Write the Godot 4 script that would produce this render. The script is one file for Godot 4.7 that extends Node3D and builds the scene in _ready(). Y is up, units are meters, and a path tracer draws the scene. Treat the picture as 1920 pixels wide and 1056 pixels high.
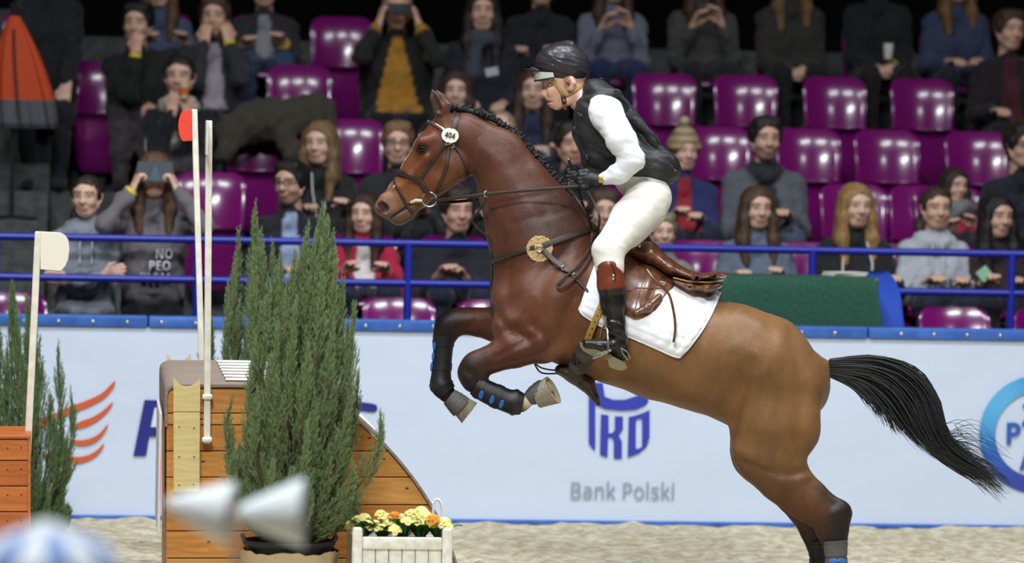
extends Node3D
# Indoor eventing: bay horse and rider jumping a wooden cross-country fence in front of a crowded stand.
# World: the advertising board's face is the plane z = 0, arena at z > 0, stands at z < 0, y up, metres.

const FPX := 7800.0          # focal length in pixels of the 1920 x 1056 frame
const ZH := 19.0             # distance of the horse's plane from the camera
var eye := Vector3.ZERO
var cam_b := Basis.IDENTITY
var taken := {}
var jobs: Array = []
var rng := RandomNumberGenerator.new()

# ---------- pixels to places ----------
func ray(x: float, y: float) -> Vector3:
	return cam_b * Vector3((x - 960.0) / FPX, (528.0 - y) / FPX, -1.0)

func at_depth(x: float, y: float, d: float) -> Vector3:
	return eye + ray(x, y) * d

func on_z(x: float, y: float, z: float) -> Vector3:      # where the pixel's ray meets the plane z
	var r := ray(x, y)
	return eye + r * ((z - eye.z) / r.z)

func on_ground(x: float, y: float) -> Vector3:
	var r := ray(x, y)
	return eye + r * (-eye.y / r.y)

func hp(x: float, y: float, w: float) -> Vector3:        # pixel and offset towards the camera -> the horse plane's own axes
	var d := ZH - w
	return Vector3((x - 960.0) * d / FPX, (528.0 - y) * d / FPX, w)

# ---------- meshes ----------
class MB:
	var v := PackedVector3Array()
	var n := PackedVector3Array()
	var c := PackedColorArray()
	var u := PackedVector2Array()
	var idx := PackedInt32Array()
	var col := Color.WHITE
	func vert(p: Vector3, uv := Vector2.ZERO) -> int:
		v.append(p); n.append(Vector3.ZERO); c.append(col); u.append(uv)
		return v.size() - 1
	func tri(a: int, b: int, d: int) -> void:            # counter-clockwise seen from outside
		idx.append(a); idx.append(d); idx.append(b)
	func quad(a: int, b: int, d: int, e: int) -> void:
		tri(a, b, d); tri(a, d, e)
	func smooth(v0: int, i0: int) -> void:
		var i := i0
		while i < idx.size():
			var a := idx[i]; var b := idx[i + 2]; var d := idx[i + 1]
			var m := (v[b] - v[a]).cross(v[d] - v[a])
			n[a] += m; n[b] += m; n[d] += m
			i += 3
		for k in range(v0, v.size()):
			n[k] = n[k].normalized() if n[k].length_squared() > 1e-24 else Vector3.UP
	func flat_quad(a: Vector3, b: Vector3, d: Vector3, e: Vector3) -> void:
		var v0 := v.size(); var i0 := idx.size()
		vert(a, Vector2(0, 0)); vert(b, Vector2(1, 0)); vert(d, Vector2(1, 1)); vert(e, Vector2(0, 1))
		quad(v0, v0 + 1, v0 + 2, v0 + 3)
		smooth(v0, i0)
	func flat_tri(a: Vector3, b: Vector3, d: Vector3) -> void:
		var v0 := v.size(); var i0 := idx.size()
		vert(a); vert(b); vert(d)
		tri(v0, v0 + 1, v0 + 2)
		smooth(v0, i0)
	func grid(rows: Array, closed := false) -> void:     # rows of points; columns close round when closed
		var v0 := v.size(); var i0 := idx.size()
		var nr := rows.size(); var nc: int = rows[0].size()
		for r in nr:
			for k in nc:
				vert(rows[r][k], Vector2(float(k) / maxf(nc - 1, 1), float(r) / maxf(nr - 1, 1)))
		for r in nr - 1:
			for k in (nc if closed else nc - 1):
				var k2 := (k + 1) % nc
				quad(v0 + r * nc + k, v0 + r * nc + k2, v0 + (r + 1) * nc + k2, v0 + (r + 1) * nc + k)
		smooth(v0, i0)
	func fan(ring: Array, flip := false) -> void:
		var v0 := v.size(); var i0 := idx.size()
		var m := Vector3.ZERO
		for p in ring: m += p
		vert(m / ring.size())
		for p in ring: vert(p)
		for k in ring.size():
			var a := v0 + 1 + k; var b := v0 + 1 + (k + 1) % ring.size()
			if flip: tri(v0, b, a)
			else: tri(v0, a, b)
		smooth(v0, i0)
	func box(p: Vector3, s: Vector3, bs := Basis.IDENTITY, bev := 0.0) -> void:   # centre, size; chamfered when bev > 0
		var h := s * 0.5
		var e := minf(bev, minf(h.x, minf(h.y, h.z)) * 0.9)
		if e <= 0.0:
			for f in [[0, 1, 2], [1, 2, 0], [2, 0, 1]]:
				for g in [-1.0, 1.0]:
					var q: Array = []
					for st in [[-1, -1], [1, -1], [1, 1], [-1, 1]]:
						var o := Vector3.ZERO
						o[f[0]] = h[f[0]] * g; o[f[1]] = h[f[1]] * st[0]; o[f[2]] = h[f[2]] * st[1]
						q.append(p + bs * o)
					if g > 0: flat_quad(q[0], q[1], q[2], q[3])
					else: flat_quad(q[3], q[2], q[1], q[0])
			return
		var v0 := v.size(); var i0 := idx.size()
		var id := {}
		for sx in [-1, 1]:
			for sy in [-1, 1]:
				for sz in [-1, 1]:
					for a in 3:
						var o := Vector3(sx * (h.x - e), sy * (h.y - e), sz * (h.z - e))
						var sg := [sx, sy, sz]
						o[a] = h[a] * sg[a]
						id[[sx, sy, sz, a]] = vert(p + bs * o)
		var S := [-1, 1]
		var out := func(q: Array) -> void:
			var m := Vector3.ZERO
			for i in q: m += v[i]
			m = m / q.size() - p
			if (v[q[1]] - v[q[0]]).cross(v[q[2]] - v[q[0]]).dot(m) < 0.0: q.reverse()
			if q.size() == 4: quad(q[0], q[1], q[2], q[3])
			else: tri(q[0], q[1], q[2])
		for a in 3:
			var b := (a + 1) % 3; var d := (a + 2) % 3
			for g in S:
				var q: Array = []
				for st in [[-1, -1], [1, -1], [1, 1], [-1, 1]]:
					var sg := [0, 0, 0]
					sg[a] = g; sg[b] = st[0]; sg[d] = st[1]
					q.append(id[[sg[0], sg[1], sg[2], a]])
				out.call(q)
			for g in S:                                   # chamfer along axis a between faces b and d
				for k in S:
					var s0 := [0, 0, 0]; s0[a] = -1; s0[b] = g; s0[d] = k
					var s1 := [0, 0, 0]; s1[a] = 1; s1[b] = g; s1[d] = k
					out.call([id[[s0[0], s0[1], s0[2], b]], id[[s1[0], s1[1], s1[2], b]], id[[s1[0], s1[1], s1[2], d]], id[[s0[0], s0[1], s0[2], d]]])
		for sx in S:
			for sy in S:
				for sz in S:
					out.call([id[[sx, sy, sz, 0]], id[[sx, sy, sz, 1]], id[[sx, sy, sz, 2]]])
		# faces keep their own look: split shading is not needed for small chamfers
		smooth(v0, i0)
	func tube(path: Array, rad, sides := 8, caps := true) -> void:   # rad: a number or one per point
		var rows: Array = []
		var up := Vector3.UP
		var np := path.size()
		var prev := Vector3.ZERO
		for i in np:
			var t: Vector3 = (path[mini(i + 1, np - 1)] - path[maxi(i - 1, 0)]).normalized()
			if t.length_squared() < 0.5: t = Vector3.UP
			if prev == Vector3.ZERO:
				prev = (Vector3.RIGHT if absf(t.x) < 0.8 else Vector3.UP)
			var s := (prev - t * prev.dot(t)).normalized()
			prev = s
			var b := t.cross(s)
			var r: float = rad[i] if rad is Array else rad
			var ring: Array = []
			for k in sides:
				var a := TAU * k / sides
				ring.append(path[i] + (s * cos(a) + b * sin(a)) * r)
			rows.append(ring)
		grid(rows, true)
		if caps:
			fan(rows[0], true); fan(rows[np - 1])
	func strap(path: Array, normals: Array, wide, thick: float) -> void:   # flat band: lies with its face along the normals
		var rows: Array = []
		var np := path.size()
		for i in np:
			var t: Vector3 = (path[mini(i + 1, np - 1)] - path[maxi(i - 1, 0)]).normalized()
			var nn: Vector3 = normals[mini(i, normals.size() - 1)]
			nn = (nn - t * nn.dot(t)).normalized()
			var s := t.cross(nn)
			var h: float = (wide[i] if wide is Array else wide) * 0.5
			var e := thick * 0.5
			var q: Vector3 = path[i]
			var z := minf(h * 0.35, thick * 0.5)
			rows.append([q - s * h, q - s * (h - z) + nn * e, q + s * (h - z) + nn * e, q + s * h, q + s * (h - z) - nn * e, q - s * (h - z) - nn * e])
		grid(rows, true)
		fan(rows[0], true); fan(rows[np - 1])
	func lathe(prof: Array, sides := 24, xf := Transform3D.IDENTITY) -> void:  # prof: [radius, height] up the y axis
		var rows: Array = []
		for q in prof:
			var ring: Array = []
			for k in sides:
				var a := -TAU * k / sides
				ring.append(xf * Vector3(cos(a) * q[0], q[1], sin(a) * q[0]))
			rows.append(ring)
		grid(rows, true)
	func ball(p: Vector3, r: Vector3, nu := 10, nv := 7, bs := Basis.IDENTITY) -> void:
		var rows: Array = []
		for i in nv + 1:
			var a := PI * (float(i) / nv - 0.5)
			var ring: Array = []
			for k in nu:
				var b := -TAU * k / nu
				ring.append(p + bs * (Vector3(cos(a) * cos(b), sin(a), cos(a) * sin(b)) * r))
			rows.append(ring)
		grid(rows, true)
	func prism(poly: PackedVector2Array, xf: Transform3D, t: float, bev := 0.0) -> void:   # outline in xy, front at z = 0, thickness t behind
		var q := poly.duplicate()
		if Geometry2D.is_polygon_clockwise(q): q.reverse()     # Godot calls y-down clockwise what is counter-clockwise in y-up
		var area := 0.0
		for i in q.size():
			area += q[i].cross(q[(i + 1) % q.size()])
		if area < 0: q.reverse()
		var inner := q
		if bev > 0.0:
			var o := Geometry2D.offset_polygon(q, -bev)
			if o.size() == 1 and o[0].size() == q.size():
				var best := 0; var bd := 1e9
				for i in q.size():
					var dd: float = o[0][i].distance_to(q[0])
					if dd < bd: bd = dd; best = i
				inner = PackedVector2Array()
				for i in q.size(): inner.append(o[0][(best + i) % q.size()])
				var a2 := 0.0
				for i in inner.size(): a2 += inner[i].cross(inner[(i + 1) % inner.size()])
				if a2 < 0: inner = q
		var ti := Geometry2D.triangulate_polygon(inner)
		for side in 2:
			var v0 := v.size(); var i0 := idx.size()
			for p in (inner if side == 0 else q):
				vert(xf * Vector3(p.x, p.y, 0.0 if side == 0 else -t), Vector2(p.x, p.y))
			var i := 0
			while i < ti.size():
				var a := ti[i]; var b := ti[i + 1]; var d := ti[i + 2]
				if (inner[b] - inner[a]).cross(inner[d] - inner[a]) < 0:
					var w := b; b = d; d = w
				if side == 0: tri(v0 + a, v0 + b, v0 + d)
				else: tri(v0 + a, v0 + d, v0 + b)
				i += 3
			smooth(v0, i0)
		for i in q.size():
			var j := (i + 1) % q.size()
			var a := xf * Vector3(q[i].x, q[i].y, -t); var b := xf * Vector3(q[j].x, q[j].y, -t)
			var zf := 0.0 if inner == q else -bev
			var e := xf * Vector3(q[j].x, q[j].y, zf); var d := xf * Vector3(q[i].x, q[i].y, zf)
			flat_quad(a, b, e, d)
			if inner != q:
				flat_quad(d, e, xf * Vector3(inner[j].x, inner[j].y, 0), xf * Vector3(inner[i].x, inner[i].y, 0))
	func arrays(pv: PackedVector3Array, pn: PackedVector3Array, pc: PackedColorArray, pi: PackedInt32Array, xf := Transform3D.IDENTITY, flip := false) -> void:
		var v0 := v.size()
		var nb := xf.basis.inverse().transposed()
		for i in pv.size():
			v.append(xf * pv[i]); n.append((nb * pn[i]).normalized()); c.append(pc[i]); u.append(Vector2.ZERO)
		var i := 0
		while i < pi.size():
			idx.append(v0 + pi[i])
			idx.append(v0 + pi[i + (2 if flip else 1)])
			idx.append(v0 + pi[i + (1 if flip else 2)])
			i += 3
	func surface(m: ArrayMesh, mat: Material) -> void:
		if idx.is_empty(): return
		var a: Array = []
		a.resize(Mesh.ARRAY_MAX)
		a[Mesh.ARRAY_VERTEX] = v; a[Mesh.ARRAY_NORMAL] = n; a[Mesh.ARRAY_COLOR] = c; a[Mesh.ARRAY_TEX_UV] = u; a[Mesh.ARRAY_INDEX] = idx
		m.add_surface_from_arrays(Mesh.PRIMITIVE_TRIANGLES, a)
		m.surface_set_material(m.get_surface_count() - 1, mat)
	func mesh(mat: Material) -> ArrayMesh:
		var m := ArrayMesh.new()
		surface(m, mat)
		return m

# ---------- smooth bodies: joined tapered bones, meshed as surface nets ----------
class Field:
	var b: Array = []        # [ax, ay, az, bx, by, bz, ra, rb, sa, sb]
	var cols: Array = []
	var cell := 0.012
	var k := 0.03
	var shrink := 0.0        # bones are drawn thinner by this, because joining swells them
	var v := PackedVector3Array()
	var n := PackedVector3Array()
	var c := PackedColorArray()
	var ids := PackedInt32Array()
	var idx := PackedInt32Array()
	var cut: Array = []      # bones that are carved away: [same ten numbers]
	func bone(a: Vector3, e: Vector3, ra: float, rb: float, sa := 1.0, sb := 1.0, col := Color.WHITE) -> void:
		b.append([a.x, a.y, a.z, e.x - a.x, e.y - a.y, e.z - a.z, ra, rb, sa, sb])
		cols.append(col)
	func one(q: Array, p: Vector3) -> float:
		var px: float = p.x - q[0]; var py: float = p.y - q[1]; var pz: float = p.z - q[2]
		var l: float = q[3] * q[3] + q[4] * q[4] + q[5] * q[5]
		var t: float = clampf((px * q[3] + py * q[4] + pz * q[5]) / maxf(l, 1e-9), 0.0, 1.0)
		var dx: float = px - q[3] * t; var dy: float = py - q[4] * t
		var dz: float = (pz - q[5] * t) / lerpf(q[8], q[9], t)
		return sqrt(dx * dx + dy * dy + dz * dz) - lerpf(q[6], q[7], t)
	func eval(p: Vector3) -> float:
		var d := 10.0
		for q in b:
			var e := one(q, p)
			var h := maxf(k - absf(d - e), 0.0) / k
			d = minf(d, e) - h * h * k * 0.25
		return d
	func run() -> void:
		var lo := Vector3.ONE * 1e9; var hi := -lo
		for q in b:
			for t in 2:
				var r: float = q[6 + t]; var s: float = maxf(q[8 + t], 1.0)
				var p := Vector3(q[0] + q[3] * t, q[1] + q[4] * t, q[2] + q[5] * t)
				var e := Vector3(r, r, r * q[8 + t])
				lo = lo.min(p - e); hi = hi.max(p + e)
		var g := cell
		lo -= Vector3.ONE * (g * 2.0 + k * 0.3); hi += Vector3.ONE * (g * 2.0 + k * 0.3)
		var nx := int(ceil((hi.x - lo.x) / g)) + 1; var ny := int(ceil((hi.y - lo.y) / g)) + 1; var nz := int(ceil((hi.z - lo.z) / g)) + 1
		var nxy := nx * ny
		var d := PackedFloat32Array(); d.resize(nxy * nz); d.fill(1.0)
		var best := PackedFloat32Array(); best.resize(nxy * nz); best.fill(1.0)
		var id := PackedByteArray(); id.resize(nxy * nz)
		var act := PackedByteArray(); act.resize(nxy * nz)
		var kk := k
		var mg := maxf(k, g * 2.5)
		for pass_ in 2:
			var list: Array = b if pass_ == 0 else cut
			for bi in list.size():
				var q: Array = list[bi]
				var ax: float = q[0] - lo.x; var ay: float = q[1] - lo.y; var az: float = q[2] - lo.z
				var bx: float = q[3]; var by: float = q[4]; var bz: float = q[5]
				var r0: float = q[6]; var r1: float = q[7]; var s0: float = q[8]; var s1: float = q[9]
				var inv := 1.0 / maxf(bx * bx + by * by + bz * bz, 1e-9)
				var x0 := maxi(0, int((minf(ax - r0, ax + bx - r1) - mg) / g)); var x1 := mini(nx - 1, int((maxf(ax + r0, ax + bx + r1) + mg) / g) + 1)
				var y0 := maxi(0, int((minf(ay - r0, ay + by - r1) - mg) / g)); var y1 := mini(ny - 1, int((maxf(ay + r0, ay + by + r1) + mg) / g) + 1)
				var z0 := maxi(0, int((minf(az - r0 * s0, az + bz - r1 * s1) - mg * maxf(1.0, maxf(s0, s1))) / g)); var z1 := mini(nz - 1, int((maxf(az + r0 * s0, az + bz + r1 * s1) + mg * maxf(1.0, maxf(s0, s1))) / g) + 1)
				for iz in range(z0, z1 + 1):
					var pz := iz * g - az
					for iy in range(y0, y1 + 1):
						var py := iy * g - ay
						var base := py * by + pz * bz
						var o := iz * nxy + iy * nx
						for ix in range(x0, x1 + 1):
							var px := ix * g - ax
							var t := clampf((px * bx + base) * inv, 0.0, 1.0)
							var dx := px - bx * t; var dy := py - by * t; var dz := (pz - bz * t) / (s0 + (s1 - s0) * t)
							var e := sqrt(dx * dx + dy * dy + dz * dz) - r0 - (r1 - r0) * t
							if e < mg:
								var i := o + ix
								if pass_ == 0:
									if e < best[i]:
										best[i] = e; id[i] = bi
									var f := d[i]
									var h := kk - absf(f - e)
									var m := minf(f, e)
									if h > 0.0: m -= h * h / kk * 0.25
									d[i] = m
								elif -e > d[i] - 0.004:
									var h2 := 0.008 - absf(d[i] + e)
									var m2 := maxf(d[i], -e)
									if h2 > 0.0: m2 += h2 * h2 / 0.032
									d[i] = m2
		var vid := PackedInt32Array(); vid.resize(nxy * nz); vid.fill(-1)
		var offs := [0, 1, nx, nx + 1, nxy, nxy + 1, nxy + nx, nxy + nx + 1]
		var o1: int = offs[1]; var o2: int = offs[2]; var o3: int = offs[3]; var o4: int = offs[4]; var o5: int = offs[5]; var o6: int = offs[6]; var o7: int = offs[7]
		for iz in nz - 1:
			for iy in ny - 1:
				var i := iz * nxy + iy * nx
				for ix in nx - 1:
					var a := d[i]
					if a < 0.2:
						var e1 := d[i + o1]; var e2 := d[i + o2]; var e3 := d[i + o3]; var e4 := d[i + o4]; var e5 := d[i + o5]; var e6 := d[i + o6]; var e7 := d[i + o7]
						var neg := int(a < 0.0) + int(e1 < 0.0) + int(e2 < 0.0) + int(e3 < 0.0) + int(e4 < 0.0) + int(e5 < 0.0) + int(e6 < 0.0) + int(e7 < 0.0)
						if neg > 0 and neg < 8:
							var s := Vector3.ZERO; var cnt := 0
							if (a < 0.0) != (e1 < 0.0): s += Vector3(a / (a - e1), 0, 0); cnt += 1
							if (e2 < 0.0) != (e3 < 0.0): s += Vector3(e2 / (e2 - e3), 1, 0); cnt += 1
							if (e4 < 0.0) != (e5 < 0.0): s += Vector3(e4 / (e4 - e5), 0, 1); cnt += 1
							if (e6 < 0.0) != (e7 < 0.0): s += Vector3(e6 / (e6 - e7), 1, 1); cnt += 1
							if (a < 0.0) != (e2 < 0.0): s += Vector3(0, a / (a - e2), 0); cnt += 1
							if (e1 < 0.0) != (e3 < 0.0): s += Vector3(1, e1 / (e1 - e3), 0); cnt += 1
							if (e4 < 0.0) != (e6 < 0.0): s += Vector3(0, e4 / (e4 - e6), 1); cnt += 1
							if (e5 < 0.0) != (e7 < 0.0): s += Vector3(1, e5 / (e5 - e7), 1); cnt += 1
							if (a < 0.0) != (e4 < 0.0): s += Vector3(0, 0, a / (a - e4)); cnt += 1
							if (e1 < 0.0) != (e5 < 0.0): s += Vector3(1, 0, e1 / (e1 - e5)); cnt += 1
							if (e2 < 0.0) != (e6 < 0.0): s += Vector3(0, 1, e2 / (e2 - e6)); cnt += 1
							if (e3 < 0.0) != (e7 < 0.0): s += Vector3(1, 1, e3 / (e3 - e7)); cnt += 1
							s /= cnt
							vid[i] = v.size()
							v.append(lo + (Vector3(ix, iy, iz) + s) * g)
							var gx := lerpf(lerpf(e1 - a, e3 - e2, s.y), lerpf(e5 - e4, e7 - e6, s.y), s.z)
							var gy := lerpf(lerpf(e2 - a, e3 - e1, s.x), lerpf(e6 - e4, e7 - e5, s.x), s.z)
							var gz := lerpf(lerpf(e4 - a, e5 - e1, s.x), lerpf(e6 - e2, e7 - e3, s.x), s.y)
							n.append(Vector3(gx, gy, gz).normalized())
							var r := 0.0; var gg := 0.0; var bb := 0.0
							for of in offs:
								var cc: Color = cols[id[i + of]]
								r += cc.r; gg += cc.g; bb += cc.b
							c.append(Color(r * 0.125, gg * 0.125, bb * 0.125))
							ids.append(id[i])
					i += 1
		for iz in range(1, nz - 1):
			for iy in range(1, ny - 1):
				var i := iz * nxy + iy * nx + 1
				for ix in range(1, nx - 1):
					if vid[i] >= 0:
						var ng := d[i] < 0.0
						if ng != (d[i + 1] < 0.0):
							_q(vid[i], vid[i - nx], vid[i - nx - nxy], vid[i - nxy], ng)
						if ng != (d[i + nx] < 0.0):
							_q(vid[i], vid[i - nxy], vid[i - nxy - 1], vid[i - 1], ng)
						if ng != (d[i + nxy] < 0.0):
							_q(vid[i], vid[i - 1], vid[i - 1 - nx], vid[i - nx], ng)
					i += 1
	func _q(a: int, e: int, f: int, g: int, ng: bool) -> void:
		if a < 0 or e < 0 or f < 0 or g < 0: return
		if ng:
			idx.append(a); idx.append(f); idx.append(e)
			idx.append(a); idx.append(g); idx.append(f)
		else:
			idx.append(a); idx.append(e); idx.append(f)
			idx.append(a); idx.append(f); idx.append(g)

func run_jobs() -> void:
	var todo: Array = jobs
	jobs = []
	if todo.is_empty(): return
	var g := WorkerThreadPool.add_group_task(func(i: int) -> void: todo[i].run(), todo.size(), 4, true)
	WorkerThreadPool.wait_for_group_task_completion(g)

# ---------- nodes ----------
func numbered(called: String) -> String:
	if not taken.has(called):
		taken[called] = 0
		return called
	taken[called] += 1
	return "%s_%03d" % [called, taken[called]]

func tag(o: Node3D, label: String, category: String, group := "", kind := "") -> void:
	o.set_meta("label", label)
	if category: o.set_meta("category", category)
	if group: o.set_meta("group", group)
	if kind: o.set_meta("kind", kind)

func thing(called: String, label: String, category: String, xf := Transform3D.IDENTITY, group := "") -> Node3D:
	var o := Node3D.new()
	o.name = numbered(called)
	add_child(o)
	o.transform = xf
	tag(o, label, category, group)
	return o

func part(called: String, m: MB, mat: Material, parent: Node3D, xf := Transform3D.IDENTITY, label := "") -> MeshInstance3D:
	return part_mesh(called, m.mesh(mat), parent, xf, label)

func part_mesh(called: String, m: Mesh, parent: Node3D, xf := Transform3D.IDENTITY, label := "") -> MeshInstance3D:
	var o := MeshInstance3D.new()
	o.name = called
	o.mesh = m
	o.transform = xf
	parent.add_child(o, true)
	if label: o.set_meta("label", label)
	return o

func structure(called: String, m: MB, mat: Material, label := "", xf := Transform3D.IDENTITY) -> MeshInstance3D:
	var o := MeshInstance3D.new()
	o.name = numbered(called)
	o.mesh = m.mesh(mat)
	o.transform = xf
	add_child(o)
	o.set_meta("kind", "structure")
	if label: o.set_meta("label", label)
	return o

# ---------- materials ----------
var noise_cache := {}
func noise_tex(freq: float, normal: bool, strength := 4.0, ramp: Gradient = null, seed_ := 1, oct := 4, stretch := false) -> NoiseTexture2D:
	var key := [freq, normal, strength, seed_, oct, ramp]
	if noise_cache.has(key): return noise_cache[key]
	var t := NoiseTexture2D.new()
	var f := FastNoiseLite.new()
	f.seed = seed_; f.frequency = freq; f.fractal_octaves = oct
	t.noise = f; t.width = 512; t.height = 512; t.seamless = true
	t.as_normal_map = normal; t.bump_strength = strength
	if ramp: t.color_ramp = ramp
	noise_cache[key] = t
	return t

func ramp2(a: Color, b: Color, c = null) -> Gradient:
	var g := Gradient.new()
	g.set_color(0, a); g.set_color(1, b)
	g.set_offset(0, 0.25); g.set_offset(1, 0.75)
	if c != null: g.add_point(0.5, c)
	return g

func mat(col: Color, rough := 0.8, metal := 0.0, vertex := false) -> StandardMaterial3D:
	var m := StandardMaterial3D.new()
	m.albedo_color = col
	m.roughness = rough
	m.metallic = metal
	m.vertex_color_use_as_albedo = vertex
	return m

func bumped(m: StandardMaterial3D, freq: float, strength: float, scale: float, world := false, seed_ := 3) -> StandardMaterial3D:
	m.normal_enabled = true
	m.normal_texture = noise_tex(freq, true, strength, null, seed_)
	m.normal_scale = 1.0
	m.uv1_triplanar = true
	m.uv1_world_triplanar = world
	m.uv1_scale = Vector3.ONE * scale
	return m

func mottled(m: StandardMaterial3D, freq: float, a: Color, b: Color, scale: float, seed_ := 5, world := false) -> StandardMaterial3D:
	m.albedo_texture = noise_tex(freq, false, 1.0, ramp2(a, b), seed_)
	m.uv1_triplanar = true
	m.uv1_world_triplanar = world
	m.uv1_scale = Vector3.ONE * scale
	return m

func rgb(r: int, g: int, b: int) -> Color:
	return Color8(r, g, b)

func lin(r: int, g: int, b: int) -> Color:      # vertex colours are linear
	return Color8(r, g, b).srgb_to_linear()

func _ready() -> void:
	rng.seed = 11
	# camera: 2.08 m up, a long lens looking a little down and a little to the right, held slightly askew
	var yaw := deg_to_rad(5.57)
	var pitch := deg_to_rad(1.822)
	var roll := deg_to_rad(1.13)
	cam_b = Basis(Vector3.UP, -yaw) * Basis(Vector3.RIGHT, -pitch) * Basis(Vector3.BACK, roll)
	var fwd := -cam_b.z
	eye = Vector3(0, 0, 0) - fwd * 23.0
	eye.y = 2.076
	var cam := Camera3D.new()
	cam.name = "camera"
	var lens := CameraAttributesPhysical.new()
	lens.frustum_focal_length = 12.0 / (528.0 / FPX)
	lens.frustum_focus_distance = ZH
	lens.exposure_aperture = lens.frustum_focal_length / 75.0
	cam.attributes = lens
	cam.far = 200.0
	add_child(cam)
	cam.transform = Transform3D(cam_b, eye)
	cam.current = true
	# the hall has no daylight: black beyond its walls
	var env := Environment.new()
	env.background_mode = Environment.BG_COLOR
	env.background_color = Color.BLACK
	env.tonemap_mode = Environment.TONE_MAPPER_LINEAR
	env.tonemap_exposure = EXPOSURE
	env.sdfgi_enabled = true
	env.ssao_enabled = true
	env.ssil_enabled = true
	var we := WorldEnvironment.new()
	we.name = "environment"
	we.environment = env
	add_child(we)
	floodlights()
	make_materials()
	hall()
	print("hall ", Time.get_ticks_msec())
	stand()
	board()
	railing()
	prepare_horse()
	prepare_rider()
	prepare_crowd()
	print("fields ", Time.get_ticks_msec())
	run_jobs()
	print("meshed ", Time.get_ticks_msec())
	horse()
	tack()
	rider()
	seats()
	crowd()
	fences()
	plants()
	table()
	foreground()
	print("done ", Time.get_ticks_msec())

const EXPOSURE := 1.08
const ROWS := 8
const STAIR_R := -1.0
var M := {}

func row_y(r: int) -> float: return 0.35 + 0.35 * r
func row_z(r: int) -> float: return -(1.22 + 0.8 * r)      # plane of the seat backs

func floodlights() -> void:
	# two banks of lamps hang from the roof: one over the riders, one over the far side of the arena behind the camera
	var glow := mat(Color(0.97, 0.985, 1.0), 0.5)
	glow.emission_enabled = true
	glow.emission = Color(0.97, 0.985, 1.0)
	glow.emission_energy_multiplier = 6.0
	var shell := mat(rgb(40, 42, 46), 0.5, 0.6)
	var spots := []
	for x in [-4.3, -2.7, 8.0]: spots.append([Vector3(x, 11.4 if x < -4.0 else 10.6, 15.5), Vector3(x * 0.35, 0.6, 2.0), LAMP_A * (0.45 if x > 0.0 else 1.3)])
	for x in [-5.0, 0.0, 5.0]: spots.append([Vector3(x, 11.5, 6.0), Vector3(x * 0.6, 0.0, 4.5), LAMP_B])
	for s in spots:
		var at: Vector3 = s[0]
		var big := Vector2(1.2, 0.8) if at.z > 10.0 else Vector2(3.0, 1.6)      # glowing face
		var b := Basis.looking_at(s[1] - at, Vector3.FORWARD if at.z < 10.0 else Vector3.UP)
		var t := thing("floodlight", "square arena floodlight hanging under the roof", "floodlight", Transform3D(b, at), "floodlights under the roof")
		var m := MB.new()
		m.box(Vector3(0, 0, 0.12), Vector3(big.x + 0.3, big.y + 0.3, 0.2), Basis.IDENTITY, 0.03)
		part("housing", m, shell, t)
		m = MB.new()
		m.box(Vector3(0, 0, 0.012), Vector3(big.x + 0.1, big.y + 0.1, 0.012))
		part("lamp_panel", m, glow, t)
		# added unseen visors keep the light on the arena and off the stand
		var far_bank: bool = at.z > 10.0
		for q in ([[0.0, 1.0, 2.0]] if far_bank else [[0.0, 1.0, 1.1], [0.0, -1.0, 1.1], [1.0, 0.0, 1.1], [-1.0, 0.0, 1.1]]):
			m = MB.new()
			m.box(Vector3(q[0] * (big.x * 0.5 + 0.14), q[1] * (big.y * 0.5 + 0.14), -q[2] * 0.5), Vector3(0.02 if q[0] != 0.0 else big.x + 0.3, 0.02 if q[1] != 0.0 else big.y + 0.3, q[2]), Basis.IDENTITY, 0.004)
			part("added_visor", m, shell, t)
		m = MB.new()
		m.tube([b.inverse() * Vector3(0, 0.25, 0), b.inverse() * Vector3(0, 14.0 - at.y, 0)], 0.03)
		part("hanger", m, shell, t)
		var l := AreaLight3D.new()
		l.name = "lamp_light"
		l.area_size = big
		l.light_color = Color(0.965, 0.985, 1.0)
		l.light_energy = s[2]
		l.shadow_enabled = true
		l.set("area_range", 80.0)
		l.set("area_attenuation", 2.0)
		t.add_child(l)

const LAMP_A := 57.0
const LAMP_B := 50.0

func make_materials() -> void:
	M.sand = bumped(mat(Color.WHITE, 0.95), 0.02, 14.0, 0.9, true)
	M.sand = mottled(M.sand, 0.02, rgb(166, 154, 126), rgb(206, 196, 172), 0.9, 9, true)
	M.concrete = mottled(bumped(mat(Color.WHITE, 0.9), 0.03, 3.0, 1.0, true), 0.02, rgb(66, 68, 68), rgb(84, 86, 84), 1.0, 4, true)
	M.dark = bumped(mat(rgb(26, 26, 30), 0.9), 0.02, 3.0, 0.5, true)
	M.vinyl = bumped(mat(rgb(204, 216, 236), 0.42), 0.004, 2.2, 0.7, true, 8)
	M.blue = mat(rgb(32, 44, 156), 0.35)
	M.strip = mottled(mat(Color.WHITE, 0.45), 0.01, rgb(48, 92, 172), rgb(62, 108, 186), 1.5, 6, true)
	M.steel = mat(rgb(190, 190, 188), 0.3, 0.9)
	M.purple = mat(rgb(120, 20, 104), 0.2)
	M.purple.clearcoat_enabled = true
	M.purple.clearcoat = 0.5
	M.purple.clearcoat_roughness = 0.12
	M.black_plastic = mat(rgb(20, 20, 22), 0.5)
	M.yellow_mark = mat(rgb(176, 178, 120), 0.8)

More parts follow.
